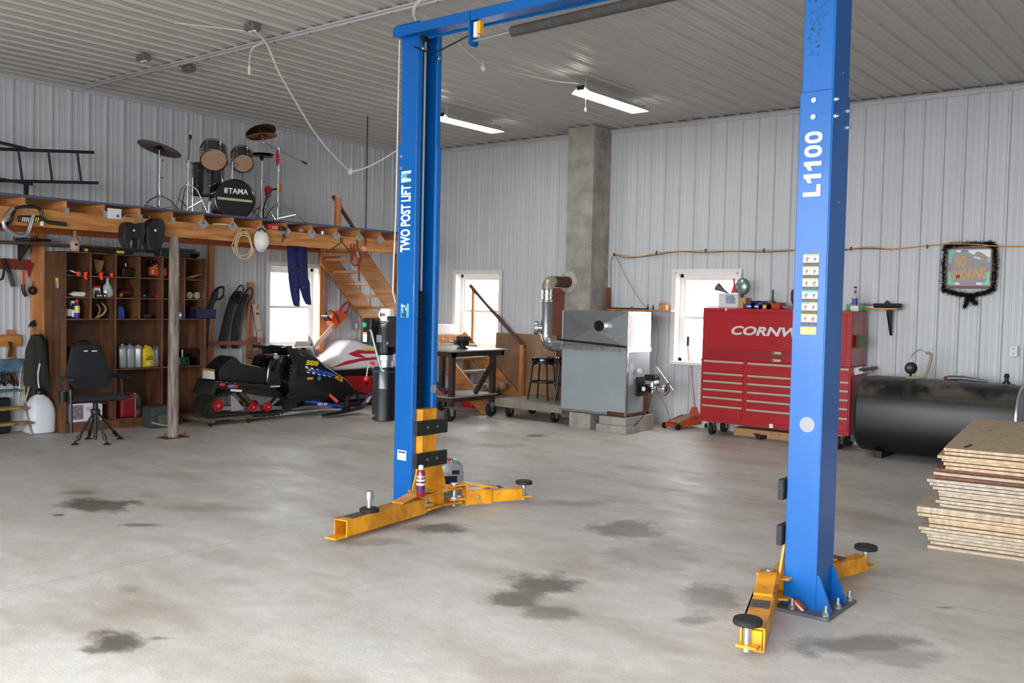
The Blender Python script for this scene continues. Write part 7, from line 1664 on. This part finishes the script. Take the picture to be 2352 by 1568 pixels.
def part_bin(label, px, m, w=.08, h=.10, lab=True, y=-.42, z=0.0):
    p = TP(px, y) + Z * z; o = thing('parts_bin', label, 'bin', p, group='small parts bins on the tool chest')
    for a, b in (((-w, -.07, 0), (w, .1, .005)), ((-w, -.07, 0), (w, -.064, h * .6)), ((-w, .094, 0), (w, .1, h)), ((-w, -.07, 0), (-w + .005, .1, h * .9)), ((w - .005, -.07, 0), (w, .1, h * .9))): MB().box(p + Vector(a), p + Vector(b)).part('bin_wall', m, o)
    if lab: MB().box(p + Vector((-.03, -.072, .02)), p + Vector((.03, -.07, .036))).part('bin_label', white_m, o)
part_bin('blue parts bin next to the cardboard box', 1726, bb); part_bin('blue parts bin second from the cardboard box', 1743, bb)
part_bin('blue parts bin behind the yellow bin', 1760, bb, y=-.22, lab=False); part_bin('yellow parts bin between the blue and red bins', 1762, M('bin_yellow', (206, 178, 40), .45), w=.085, h=.085, lab=False); part_bin('red parts bin right of the yellow bin', 1781, M('bin_red', (186, 30, 34), .45), w=.09, h=.085, lab=False)
funnel('funnel', 'small dark funnel standing point up behind the red bin', TP(1774, -.2) + Z * .20, Vector((0, 0, -1)), .045, .19, M('funnel_teal', (58, 76, 90), .5))
o = thing('air_hose', 'grey coiled hose end on the tool chest left of the right lift column', 'hose', TP(1800)); MB().tube(spline([TP(1790) + Z * .02, TP(1797) + Z * .035, TP(1806) + Z * .02, TP(1815) + Z * .03], 5), .018, n=8).part('hose', M('hose_grey', (120, 118, 124), .6), o, smooth=True)
p = TP(1826, -.35); o = thing('heat_gun', 'dark brown heat gun standing behind the right lift column', 'tool', p); MB().lathe(p + Vector((0, 0, .12)), [(.035, -.05), (.055, .0), (.06, .08), (.045, .13)], n=16).part('housing', M('dark_brown_plastic', (52, 42, 46), .5), o, smooth=True); MB().cyl(p, p + Z * .1, .03).part('base', black_m, o)
box_on('papers', 'thin stack of papers at the left end of the tool chest top', 'papers', TP(1645), (-.1, -.08, 0), (.16, .09, .02), M('paper', (206, 206, 210), .7), bevel=0)
# ================================================================ right hand shelf with bottles
rs_ = thing('bracket_shelf', 'narrow wooden shelf on a black bracket right of the tool chest', 'shelf', (7.9, -.1, 1.66)); rx1 = OY(2066, 710, -.13).x
MB().box((7.70, -.22, 1.668), (rx1, -.025, 1.69)).part('board', pine_m, rs_); MB().prism([(rx1 - .13, -.03, 1.668), (rx1 - .13, -.2, 1.668), (rx1 - .13, -.2, 1.64), (rx1 - .13, -.03, 1.36)], (.025, 0, 0)).part('bracket', iron_m, rs_)
p = TP(1963, -.35); o = thing('pop_bottle', 'small bottle with blue label and dark cap on the right end of the chest', 'bottle', p + Z * .0); MB().box(p + Vector((-.04, -.05, 0)), p + Vector((.06, .05, .06))).part('stand_block', label_m, o); MB().lathe(p + Vector((0, 0, .06)), [(.03, 0), (.032, .006), (.032, .10), (.014, .14), (.012, .2), (.016, .205), (.016, .22)], n=18).part('glass', amber_glass, o, smooth=True); MB().lathe(p + Vector((0, 0, .07)), [(.0325, 0), (.0325, .08)], n=18).part('label', M('bottle_blue', (60, 70, 160), .4), o, smooth=True); MB().lathe(p + Z * .21, [(.015, 0), (.0145, .035)], n=14).part('neck_label', M('bottle_red', (150, 50, 50), .4), o, smooth=True); MB().lathe(p + Z * .272, [(.018, 0), (.018, .02)], n=14).part('cap', black_m, o)
gmn = M('green_plastic', (56, 150, 84), .4)
for i, (px, dy, h) in enumerate(((1946, -.35, .085), (1953, -.3, .1), (1975, -.35, .1), (1984, -.3, .1), (1950, -.42, .07), (1979, -.42, .08))):
    p = TP(px, dy); MB().lathe(p, [(.018, 0), (.02, .01), (.009, .02), (.008, h)], n=10).single('green_plug', gmn, ['first', 'second', 'fifth', 'sixth', 'third', 'fourth'][i] + ' green plastic plug from the lift column on the tool chest', 'plug', group='green plugs on the tool chest', smooth=True)
o = thing('grinder', 'black air grinder lying on the right shelf', 'tool', (8.0, -.14, 1.69)); MB().cyl((7.86, -.13, 1.716), (rx1 + .03, -.15, 1.72), .026, n=14).part('barrel', black_m, o, smooth=True); MB().cyl((8.0, -.13, 1.735), (8.03, -.13, 1.765), .025).part('knob', rust_m, o)
o = thing('bolt_tray', 'grey heap of fittings on the right shelf beside the chest', 'tray', (7.78, -.13, 1.69)); MB().box((7.70, -.2, 1.6905), (7.88, -.06, 1.705)).part('tray', galv_m, o)
for k in range(7): MB().cyl((7.72 + k * .022, -.17 + (k % 3) * .03, 1.706), (7.73 + k * .022, -.15 + (k % 2) * .03, 1.735), .011, n=6).part('fitting', M('fitting_grey', (150, 156, 160), .4, .5), o)
# ================================================================ oil tank
tk = thing('oil_tank', 'long black oval oil tank lying along the back wall', 'tank', (8.9, -.56, 0))
tkm = M('tank_black', (17, 18, 20), .42, var=.3, scale=3)
def dusty(m, rgb):
    """dust that has settled on what faces up"""
    nt = m.node_tree; N, L = nt.nodes, nt.links; b_ = N['Principled BSDF']; src = b_.inputs['Base Color'].links[0].from_socket
    g = N.new('ShaderNodeNewGeometry'); sp_ = N.new('ShaderNodeSeparateXYZ'); L.new(g.outputs['True Normal'], sp_.inputs[0])
    mr_ = N.new('ShaderNodeMapRange'); mr_.inputs['From Min'].default_value = .25; mr_.inputs['From Max'].default_value = .8; L.new(sp_.outputs['Z'], mr_.inputs['Value'])
    nz = N.new('ShaderNodeTexNoise'); nz.inputs['Scale'].default_value = 4.5; nz.inputs['Detail'].default_value = 4; L.new(g.outputs['Position'], nz.inputs['Vector'])
    r_ = N.new('ShaderNodeMapRange'); r_.inputs['From Min'].default_value = .38; r_.inputs['From Max'].default_value = .62; L.new(nz.outputs['Fac'], r_.inputs['Value'])
    mu = N.new('ShaderNodeMath'); mu.operation = 'MULTIPLY'; L.new(mr_.outputs[0], mu.inputs[0]); L.new(r_.outputs[0], mu.inputs[1])
    mx = N.new('ShaderNodeMix'); mx.data_type = 'RGBA'; L.new(mu.outputs[0], mx.inputs[0]); L.new(src, mx.inputs[6]); mx.inputs[7].default_value = lin(rgb); L.new(mx.outputs[2], b_.inputs['Base Color'])
dusty(tkm, (92, 86, 76))
tkx0, tkx1 = 7.93, OY(2342, 930, -.75).x; ty_, hw2, zlo, zhi = -.56, .43, .05, .90
def oval(x, s):
    zc, hh2 = (zlo + zhi) / 2, (zhi - zlo) / 2
    return [Vector((x, ty_ + hw2 * s * math.copysign(abs(math.cos(a)) ** .75, math.cos(a)), zc + hh2 * s * math.copysign(abs(math.sin(a)) ** .75, math.sin(a)))) for a in [2 * PI * k / 40 for k in range(40)]]
MB().loft([oval(tkx0 - .0, .80), oval(tkx0 + .015, .93), oval(tkx0 + .05, 1.0), oval(tkx1 - .012, 1.0), oval(tkx1, .992)]).part('shell', tkm, tk, smooth=True)
MB().loft([oval(tkx1, 1.004), oval(tkx1 + .02, 1.004)], cap=False).part('weld_seam', M('seam_bright', (190, 190, 196), .3, .6), tk, smooth=True); MB().loft([oval(tkx1 + .002, .99), oval(tkx1 + .03, .93), oval(tkx1 + .06, .7), oval(tkx1 + .075, .02)]).part('end_cap', M('tank_end_lit', (128, 126, 136), .5), tk, smooth=True)  # end cap coloured grey for the light falling on that end
for x in (8.15, 9.3): MB().box((x, ty_ - .3, 0), (x + .09, ty_ + .3, .08)).part('cradle', iron_m, tk)
MB().box((tkx0 + .1, ty_ - .08, zhi - .004), (tkx1 - .1, ty_ + .08, zhi + .006)).part('top_strip', tkm, tk)
pm = thing('hand_pump', 'black hand pump with bent pipe and hose standing on the oil tank', 'pump', OY(2100, 875, ty_)); pmx = OY(2098, 850, ty_).x
MB().lathe((pmx - .02, ty_ - .03, zhi + .12), [(.03, -.02), (.065, .0), (.068, .05), (.03, .07)], n=20, axis=-Y + X * .3).part('pump_body', black_m, pm, smooth=True); MB().tube([(pmx - .02, ty_ - .03, zhi + .004), (pmx - .02, ty_ - .03, zhi + .12)], .014).part('pump_stem', iron_m, pm)
MB().tube(spline([(pmx, ty_, zhi + .12), (pmx - .03, ty_, zhi + .24), (pmx + .06, ty_, zhi + .33), (pmx + .15, ty_, zhi + .29)], 6), .008, n=8).part('crank', zinc_m, pm, smooth=True); MB().tube(spline([(pmx + .13, ty_, zhi + .30), (pmx + .19, ty_ - .02, zhi + .27), (pmx + .16, ty_ - .04, zhi + .1), (pmx + .12, ty_ - .06, zhi + .03), (pmx - .05, ty_ - .1, zhi + .012)], 6), .016, n=8).part('hose', M('hose_tan', (150, 136, 116), .6), pm, smooth=True)
q = OY(2200, 878, ty_); o = thing('fuel_nozzle', 'grey fuel nozzle lying on the oil tank', 'nozzle', (q.x, ty_, zhi + .007)); MB().tube([(q.x - .1, ty_, zhi + .03), (q.x + .04, ty_, zhi + .04), (q.x + .3, ty_, zhi + .02)], [.03, .025, .012], n=10).part('nozzle', M('nozzle_grey', (110, 104, 108), .4, .5), o, smooth=True); MB().ball((q.x - .12, ty_, zhi + .03), (.03, .025, .022)).part('nozzle_cap', M('nozzle_red', (120, 50, 60), .5), o)
q = OY(2312, 876, ty_); o = thing('filler_cap', 'black filler cap on the right end of the oil tank', 'cap', (q.x, ty_, zhi + .006)); MB().lathe((q.x, ty_, zhi + .006), [(.04, 0), (.04, .02), (.022, .03), (.022, .07), (.03, .075), (.02, .11)], n=14).part('filler', black_m, o, smooth=True)
# small jack stand on the floor before the tank
q = FL(2028, 1044); o = thing('bottle_jack', 'small dusty bottle jack standing before the oil tank', 'bottle jack', q); MB().lathe(q, [(.06, 0), (.06, .012), (.03, .025), (.026, .1), (.034, .11), (.03, .15), (.012, .155), (.012, .2)], n=18).part('body', M('dusty_grey', (140, 130, 118), .7, var=.3, scale=12), o, smooth=True); MB().cyl(q + Z * .2, q + Z * .22, .022).part('saddle', iron_m, o)
# ================================================================ stack of board sheets
osb_m = M('strand_board', (216, 196, 166), .75, var=.45, scale=24, dark=(184, 154, 120), stretch=(1, 2.2, 1), bump=.3); osb_g = M('strand_board_grey', (210, 198, 182), .8, var=.35, scale=24, dark=(172, 154, 136), stretch=(1, 2.2, 1), bump=.3); osb_r = M('strand_board_red', (140, 92, 76), .8, var=.4, scale=26, bump=.3); ply_m = M('pale_ply', (206, 190, 168), .75, var=.3, scale=22, stretch=(1, 1, 6), dark=(176, 156, 132))
lay = [(2160, osb_m), (2162, osb_m), (2152, osb_m), (2158, osb_m), (2163, osb_m), (2166, osb_m), (2146, osb_r), (2144, ply_m), (2142, osb_r), (2131, osb_g), (2136, osb_g), (2140, osb_g), (2153, ply_m), (2154, osb_g), (2155, ply_m), (2154, osb_g), (2156, ply_m), (2109, osb_g), (2112, osb_m), (2117, osb_m), (2140, osb_m), (2139, osb_m), (2142, osb_m), (2120, osb_g), (2122, ply_m), (2134, osb_g), (2136, ply_m), (2140, osb_g), (2139, ply_m)]
ords = ['topmost', 'second', 'third', 'fourth', 'fifth', 'sixth', 'seventh', 'eighth', 'ninth', 'tenth', 'eleventh', 'twelfth', 'thirteenth', 'fourteenth', 'fifteenth', 'sixteenth', 'seventeenth', 'eighteenth', 'nineteenth', 'twentieth', 'twenty-first', 'twenty-second', 'twenty-third', 'twenty-fourth', 'twenty-fifth', 'twenty-sixth', 'twenty-seventh', 'twenty-eighth', 'lowest']
ZT = .715; nL = len(lay); hL = ZT / nL
for i, (px, m) in enumerate(lay):
    z1 = ZT - i * hL; x0 = OY(px, 1150, -4.68).x + random.uniform(-.012, .012); yf = -4.70 + random.uniform(-.02, .03) + (-.03 if px < 2125 else 0); sk = random.uniform(-.006, .01)
    x1_ = x0 + 1.22 + random.uniform(-.02, .02); y1_ = yf + 2.2; zb_ = z1 - hL + .001
    mb = MB().prism([(x0, yf + sk, zb_), (x1_, yf - sk, zb_), (x1_, y1_, zb_), (x0, y1_, zb_)], (0, 0, hL - .0055))
    mb.xf(Matrix.Translation((9.8, -4.7, 0)) @ Matrix.Rotation(math.radians(7.5), 4, 'Z') @ Matrix.Translation((-9.8, 4.7, 0)))
    lb_ = ('%s board sheet from the top of the stack at the right edge' % ords[i]) if 0 < i < nL - 1 else ('topmost strand board sheet of the stack at the right edge' if i == 0 else 'lowest board sheet of the stack at the right edge')
    mb.single('board_sheet', m, lb_, 'board', group='sheets in the board stack')
tp_m = M('black_stencil', (44, 40, 38), .8)
bs0 = [o for o in bpy.data.objects if o.name == 'board_sheet'][0]
for a, b in (((2262, 992), (2302, 976)), ((2212, 1026), (2236, 1020))):
    p, q = FL(*a, ZT), FL(*b, ZT); MB().box((p.x, p.y, ZT - .0025), (q.x, q.y, ZT - .0018)).part('stencil', tp_m, bs0)
# ================================================================ sign with tinsel
sg = thing('no_smoking_sign', 'stained glass NO SMOKING sign framed with dark tinsel garland on the back wall', 'sign', OY(2225, 655, -.03))
A0, A1 = OY(2174, 656, -.05), OY(2278, 570, -.05)
sx0, sx1, sz0, sz1 = A0.x, A1.x, A0.z, A1.z; SW, SHh = sx1 - sx0, sz1 - sz0
MB().box((sx0 - .012, -.045, sz0 - .03), (sx1 + .012, -.0, sz0)).box((sx0 - .012, -.045, sz1), (sx1 + .012, -.0, sz1 + .02)).box((sx0 - .012, -.045, sz0), (sx0, -.0, sz1)).box((sx1, -.045, sz0), (sx1 + .012, -.0, sz1)).part('wood_frame', M('sign_wood', (120, 62, 42), .5), sg)
MB().box((sx0, -.038, sz0), (sx1, -.01, sz1)).part('mirror', M('mirror_grey', (146, 144, 142), .45), sg)
def sp(u, v): return (sx0 + u * SW, -.039, sz0 + v * SHh)
def spoly(pts, m, th=.001): MB().prism([sp(u, v) for u, v in pts], (0, -th, 0)).part('glass_piece', m, sg)
teal2 = M('sign_teal', (60, 186, 150), .3); pur = M('sign_purple', (132, 70, 140), .3); wh2 = M('sign_white2', (216, 220, 222), .3); gold = M('sign_gold', (214, 150, 44), .4)
cor = [(.02, .97), (.2, .97), (.2, .9), (.1, .88), (.08, .82), (.07, .75), (.09, .66), (.07, .62), (.02, .62)]
spoly([(.03, .97), (.2, .97), (.19, .9), (.12, .89), (.1, .8), (.085, .74), (.1, .66), (.08, .62), (.03, .62)], teal2)
spoly([(.03, .03), (.19, .03), (.18, .09), (.11, .11), (.1, .2), (.085, .28), (.1, .36), (.03, .38)], teal2); spoly([(.97, .03), (.8, .03), (.82, .09), (.9, .11), (.9, .2), (.91, .28), (.9, .36), (.97, .38)], teal2); spoly([(.97, .75), (.93, .75), (.9, .7), (.91, .64), (.97, .64)], teal2)
for pts, m in (([(.2, .97), (.3, .97), (.3, .91), (.2, .91)], wh2), ([(.3, .97), (.46, .97), (.46, .91), (.3, .91)], pur), ([(.19, .03), (.29, .03), (.29, .09), (.19, .09)], wh2), ([(.29, .03), (.68, .03), (.68, .09), (.29, .09)], pur), ([(.68, .03), (.8, .03), (.8, .09), (.68, .09)], wh2), ([(.03, .38), (.08, .38), (.08, .62), (.03, .62)], pur), ([(.92, .38), (.97, .38), (.97, .64), (.92, .64)], pur)): spoly(pts, m)
spoly([(.46, .97), (.97, .97), (.97, .75), (.88, .80), (.80, .87), (.73, .92), (.66, .92), (.60, .84), (.53, .86), (.48, .91)], wh2)
def stick(u0, v0, u1, v1, wd, m): 
    a, b = Vector(sp(u0, v0)), Vector(sp(u1, v1)); MB().bar(a - Y * .001, b - Y * .001, wd, .002, up=(0, 1, 0)).part('glass_piece', m, sg)
stick(.60, .78, .75, .73, .016, wh2); stick(.75, .73, .85, .70, .016, gold)
def sletters(txt, u, v, h, wd, slope):
    mb = text_mb(txt, (0, 0, 0), X, Z, 1, extrude=.02, bold=.02); W_ = max(q.x for q in mb.v)
    mb = MB().add([Vector(sp(u, v)) + Vector((q.x / W_ * wd * SW, q.y * .02 - .0015, (q.z * h * (1 + .3 * slope * q.x / W_) + slope * q.x / W_ * .12) * SHh)) for q in mb.v], mb.f); mb.part('lettering', gold, sg, label='gold lettering ' + txt)
sletters('NO', .17, .5, .28, .26, .15); sletters('SMOKING', .10, .16, .24, .8, .5)
# tinsel garland: stuff made of many small blades round the frame
tin = MB(); rnd = random.Random(3)
loop = [(-.07, -.12), (-.09, .5), (-.07, 1.06), (.1, 1.10), (.5, 1.12), (.95, 1.13), (1.08, 1.02), (1.1, .5), (1.08, -.08), (.85, -.2), (.55, -.27), (.25, -.22)]
pts = []
LP = [Vector((sx0 + u * SW, -.05, sz0 + v * SHh)) for u, v in loop]
for i in range(len(LP)):
    a, b = LP[i], LP[(i + 1) % len(LP)]; pts += [a.lerp(b, k / 12) for k in range(12)]
for u, v, e, f in ((.52, -.28, .45, -.55), (.56, -.28, .68, -.48)): pts += [Vector((sx0 + u * SW, -.05, sz0 + v * SHh)).lerp(Vector((sx0 + e * SW, -.05, sz0 + f * SHh)), k / 12) for k in range(13)]
for p in pts:
    for k in range(26):
        d = Vector((rnd.gauss(0, 1), rnd.gauss(0, .7), rnd.gauss(0, 1))).normalized() * rnd.uniform(.028, .06); s_ = d.cross(Vector((rnd.random(), rnd.random(), rnd.random()))).normalized() * .0035
        if p.y + d.y > -.026: d.y = -abs(d.y) * .5
        q = p + Vector((rnd.uniform(-.015, .015), 0, rnd.uniform(-.015, .015))); tin.add([q - s_, q + s_, q + d], [(0, 1, 2)])
tn = tin.part('tinsel', M('tinsel_dark', (40, 44, 44), .25, .6), sg, fix=False); tn['kind'] = 'stuff'
# ================================================================ cables along the back wall, outlet, ceiling gear
cbx = thing('wall_cable', 'yellow and black cable strung along the back wall', 'cable', (6.8, -.03, 2.4))
pl_ = [(1405, 597), (1410, 583), (1440, 588), (1470, 589), (1508, 581), (1560, 577), (1620, 576), (1680, 576), (1755, 575), (1830, 574), (1925, 572), (1955, 571), (2000, 567), (2050, 572), (2130, 564), (2190, 560), (2240, 561), (2290, 565), (2352, 566), (2420, 566)]
MB().tube(spline([OY(px, py, -.07 if 2150 < px < 2300 else -.032) for px, py in pl_[1:]], 4), .007, n=6).part('yellow_cable', M('cable_yellow', (206, 150, 60), .5), cbx, smooth=True)
MB().tube(spline([OY(px, py + (4 if i % 2 else 1), -.028) for i, (px, py) in enumerate(pl_[1:14])], 4), .005, n=6).part('thin_wire', M('wire_plum', (70, 56, 70), .5), cbx, smooth=True)
MB().tube(spline([OY(px, py, -.03) for px, py in ((1410, 583), (1403, 600), (1402, 640), (1404, 705))], 5), .005, n=6).tube(spline([OY(px, py, -.03) for px, py in ((1412, 584), (1440, 640), (1470, 690), (1488, 708))], 5), .004, n=5).tube(spline([OY(px, py, -.05) for px, py in ((1506, 720), (1512, 790), (1508, 830), (1513, 850), (1510, 900), (1528, 930), (1540, 970))], 5), .004, n=5).part('drop_wire', M('wire_grey', (130, 124, 126), .5), cbx, smooth=True)
for px, py in ((1411, 584), (1508, 580), (1621, 575), (1755, 575), (1955, 571), (2130, 566)): q = OY(px, py, -.03); MB().box(q + Vector((-.008, -.012, -.022)), q + Vector((.008, .005, .022))).part('cable_tie', black_m, cbx)
q = OY(2330, 806, -.0); o = thing('wall_outlet', 'white electrical outlet on the back wall above the oil tank', 'outlet', q); MB().box((q.x - .04, -.05, q.z - .06), (q.x + .04, -.0, q.z + .06)).part('cover_plate', white_m, o, bevel=.004)
for dz in (-.025, .025): MB().cyl((q.x, -.0505, q.z + dz), (q.x, -.052, q.z + dz), .016).part('socket', M('socket_grey', (190, 190, 190), .5), o)
tube_m = M('lit_tube', (255, 252, 244), .5, emit=22.0)
def shop_light(label, x, y0, y1, chain):
    o = thing('shop_light', label, 'light', (x, (y0 + y1) / 2, 4.02), group='fluorescent shop lights'); z = 4.045
    MB().prism([(x - .055, y0, z + .03), (x + .055, y0, z + .03), (x + .13, y0, z - .03), (x + .12, y0, z - .034), (x + .05, y0, z + .015), (x - .05, y0, z + .015), (x - .12, y0, z - .034), (x - .13, y0, z - .03)], (0, y1 - y0, 0)).part('reflector', white_m, o)
    MB().box((x - .05, y0 - .004, z - .005), (x + .05, y0, z + .045)).box((x - .05, y1, z - .005), (x + .05, y1 + .004, z + .045)).part('end_cap', iron_m, o)
    for dx in (-.05, .05): MB().cyl((x + dx, y0 + .02, z - .012), (x + dx, y1 - .02, z - .012), .019, n=12).part('tube', tube_m, o, smooth=True)
    MB().box((x - .115, y0 + .004, z - .036), (x + .115, y1 - .004, z - .034)).part('diffuser', tube_m, o)
    for yy in (y0 + .1, y1 - .1): MB().cyl((x, yy, z + .03), (x, yy, CEIL - .002), .004, n=5).part('chain', zinc_m, o)
    if chain: MB().cyl((x + .03, y0 + .06, z - .03), (x + .03, y0 + .06, z - .19), .003, n=5).lathe((x + .03, y0 + .06, z - .24), [(.014, 0), (.016, .02), (.005, .05)], n=10).part('pull_cord', white_m, o)
    return o
shop_light('lit shop light nearer the left lift column', 3.08, -2.65, -1.50, False); shop_light('lit shop light with pull cord right of the left lift column', 5.46, -2.94, -1.65, True)
jb_m = M('junction_grey', (110, 110, 112), .5, .3)
for i, (px, py, l) in enumerate(((580, 62, 'grey junction box on the ceiling where the white cord starts'), (330, 132, 'grey junction box on the ceiling left of the lap strip'), (433, 157, 'grey junction box on the ceiling beside the lap strip'))):
    q = FL(px, py, CEIL - .03); o = thing('junction_box', l, 'junction box', (q.x, q.y, CEIL - .06)); MB().box((q.x - .07, q.y - .05, CEIL - .065), (q.x + .07, q.y + .05, CEIL - .003)).part('box', jb_m, o, bevel=.006)
    for dx in (-.03, .03): MB().cyl((q.x + dx, q.y, CEIL - .065), (q.x + dx, q.y, CEIL - .075), .02).part('socket', label_m if i < 2 else jb_m, o)
wc = M('white_cord', (206, 202, 192), .6)
q = FL(580, 62, CEIL - .03); cd = thing('hanging_cord', 'white extension cord hanging in a long loop from the ceiling', 'cord', (q.x, q.y, CEIL - .1))
k0 = Vector((q.x + .03, q.y, CEIL - .075)); kp = Vector((3.0, -3.7, FL(805, 395, 3.0).z)); 
def on_depth(px, py, t): 
    r = ray(px, py); return CAM + r * (t / FPX)
d0 = (k0 - CAM).dot(FW)
cpts = [k0] + [on_depth(px, py, d0 + (px - 590) / 215 * 1.8) for px, py in ((612, 100), (640, 165), (680, 235), (720, 300), (760, 350), (805, 395))]
MB().tube(spline(cpts, 5), .009, n=6).part('cord', wc, cd, smooth=True)
pe = cpts[-1]; MB().lathe(pe - Z * .03, [(.012, 0), (.03, .02), (.028, .06), (.01, .08)], n=12).part('connector', wc, cd, smooth=True); MB().tube(spline([pe, on_depth(840, 385, d0 + 1.7), on_depth(880, 365, d0 + 1.5), on_depth(935, 330, d0 + 1.2)], 5), .008, n=6).part('cord', wc, cd, smooth=True)
MB().tube(spline([k0, FL(605, 92, CEIL - .04), FL(577, 115, CEIL - .1), FL(573, 150, CEIL - .2)], 5), .008, n=6).part('cord', wc, cd, smooth=True); MB().lathe(FL(573, 150, CEIL - .2), [(.012, -.1), (.02, -.05), (.014, .0)], n=8).part('plug', wc, cd)
q0 = FL(572, 72, CEIL - .05); MB().tube([q0, FL(400, 52, CEIL - .02), FL(230, -5, CEIL - .02)], .006, n=6).part('feed_cord', wc, cd)
q = FL(1110, 150, CEIL - .12); o = thing('hanging_cord', 'white cord with plug drooping from the ceiling right of the left lift column', 'cord', q); MB().tube(spline([FL(1030, 75, CEIL - .02), FL(1065, 112, CEIL - .06), FL(1098, 140, CEIL - .1), q], 5), .009, n=6).part('cord', wc, o, smooth=True); MB().lathe(q - Z * .06, [(.012, 0), (.03, .03), (.02, .06), (.008, .1)], n=12).part('connector', wc, o, smooth=True); MB().tube(spline([q, FL(1180, 165, CEIL - .06), FL(1260, 184, CEIL - .05), FL(1328, 192, CEIL - .08)], 5), .008, n=6).part('cord', wc, o, smooth=True)
# ================================================================ on the lift arms
p = Vector((6.50, LY0 + .0, .173)); pz = FL(966, 1140, .175)
o = thing('spray_can', 'maroon spray can with white cap standing on the lift arm', 'spray can', pz); mz = M('can_maroon', (124, 24, 62), .3, coat=.3)
hcan = OX(966, 1078, pz.x).z - pz.z
MB().lathe(pz, [(.031, 0), (.033, .006), (.033, hcan * .88), (.022, hcan)], n=22).part('can', mz, o, smooth=True); MB().lathe(pz + Z * (hcan), [(.018, -.004), (.02, .0), (.019, .03), (.01, .035)], n=16).part('cap', white_m, o, smooth=True)
for z0, z1, m in ((.09, .105, white_m), (.12, .135, white_m), (.055, .075, M('oval_navy', (40, 40, 90), .4)), (.145, .165, M('can_silver', (196, 190, 180), .3, .6))): MB().lathe(pz, [(.0334, z0), (.0334, z1)], n=22, caps=False).part('can_print', m, o)
q = FL(1030, 1135); q = Vector((6.62, FL(1030, 1132).y + .0, 0)); q = FL(1036, 1140)
jug('motor_oil_jug', 'silver motor oil jug with red cap and blue V print behind the yellow lift arm', q + Vector((-.12, .12, 0)), .21, .12, .30, M('jug_silver', (176, 180, 186), .3, .35), red_p_m, rz=-.55, prints=((-.49, .2, .08, .52, M('jug_navy', (28, 30, 60), .4)), (-.4, -.2, .12, .36, M('v_red', (206, 50, 60), .4)), (-.2, .0, .12, .36, M('v_blue', (60, 130, 200), .4)), (-.02, .3, .56, .68, M('jug_navy', (28, 30, 60), .4))))
q = FL(1836, 1398, .06); o = thing('copper_canister', 'small copper coloured canister leaning on the foot of the right lift column', 'canister', FL(1832, 1410)); a = OY(1822, 1378, RY0 - .035); b = OY(1846, 1404, RY0 - .035); MB().lathe(a, [(.012, 0), (.028, .006), (.03, .02), (.03, (b - a).length - .02), (.028, (b - a).length)], n=20, axis=(b - a)).part('can', M('copper_can', (130, 84, 72), .3, .6), o, smooth=True); MB().lathe(a, [(.014, -.012), (.014, 0)], n=12, axis=(b - a)).part('nozzle', rust_m, o)
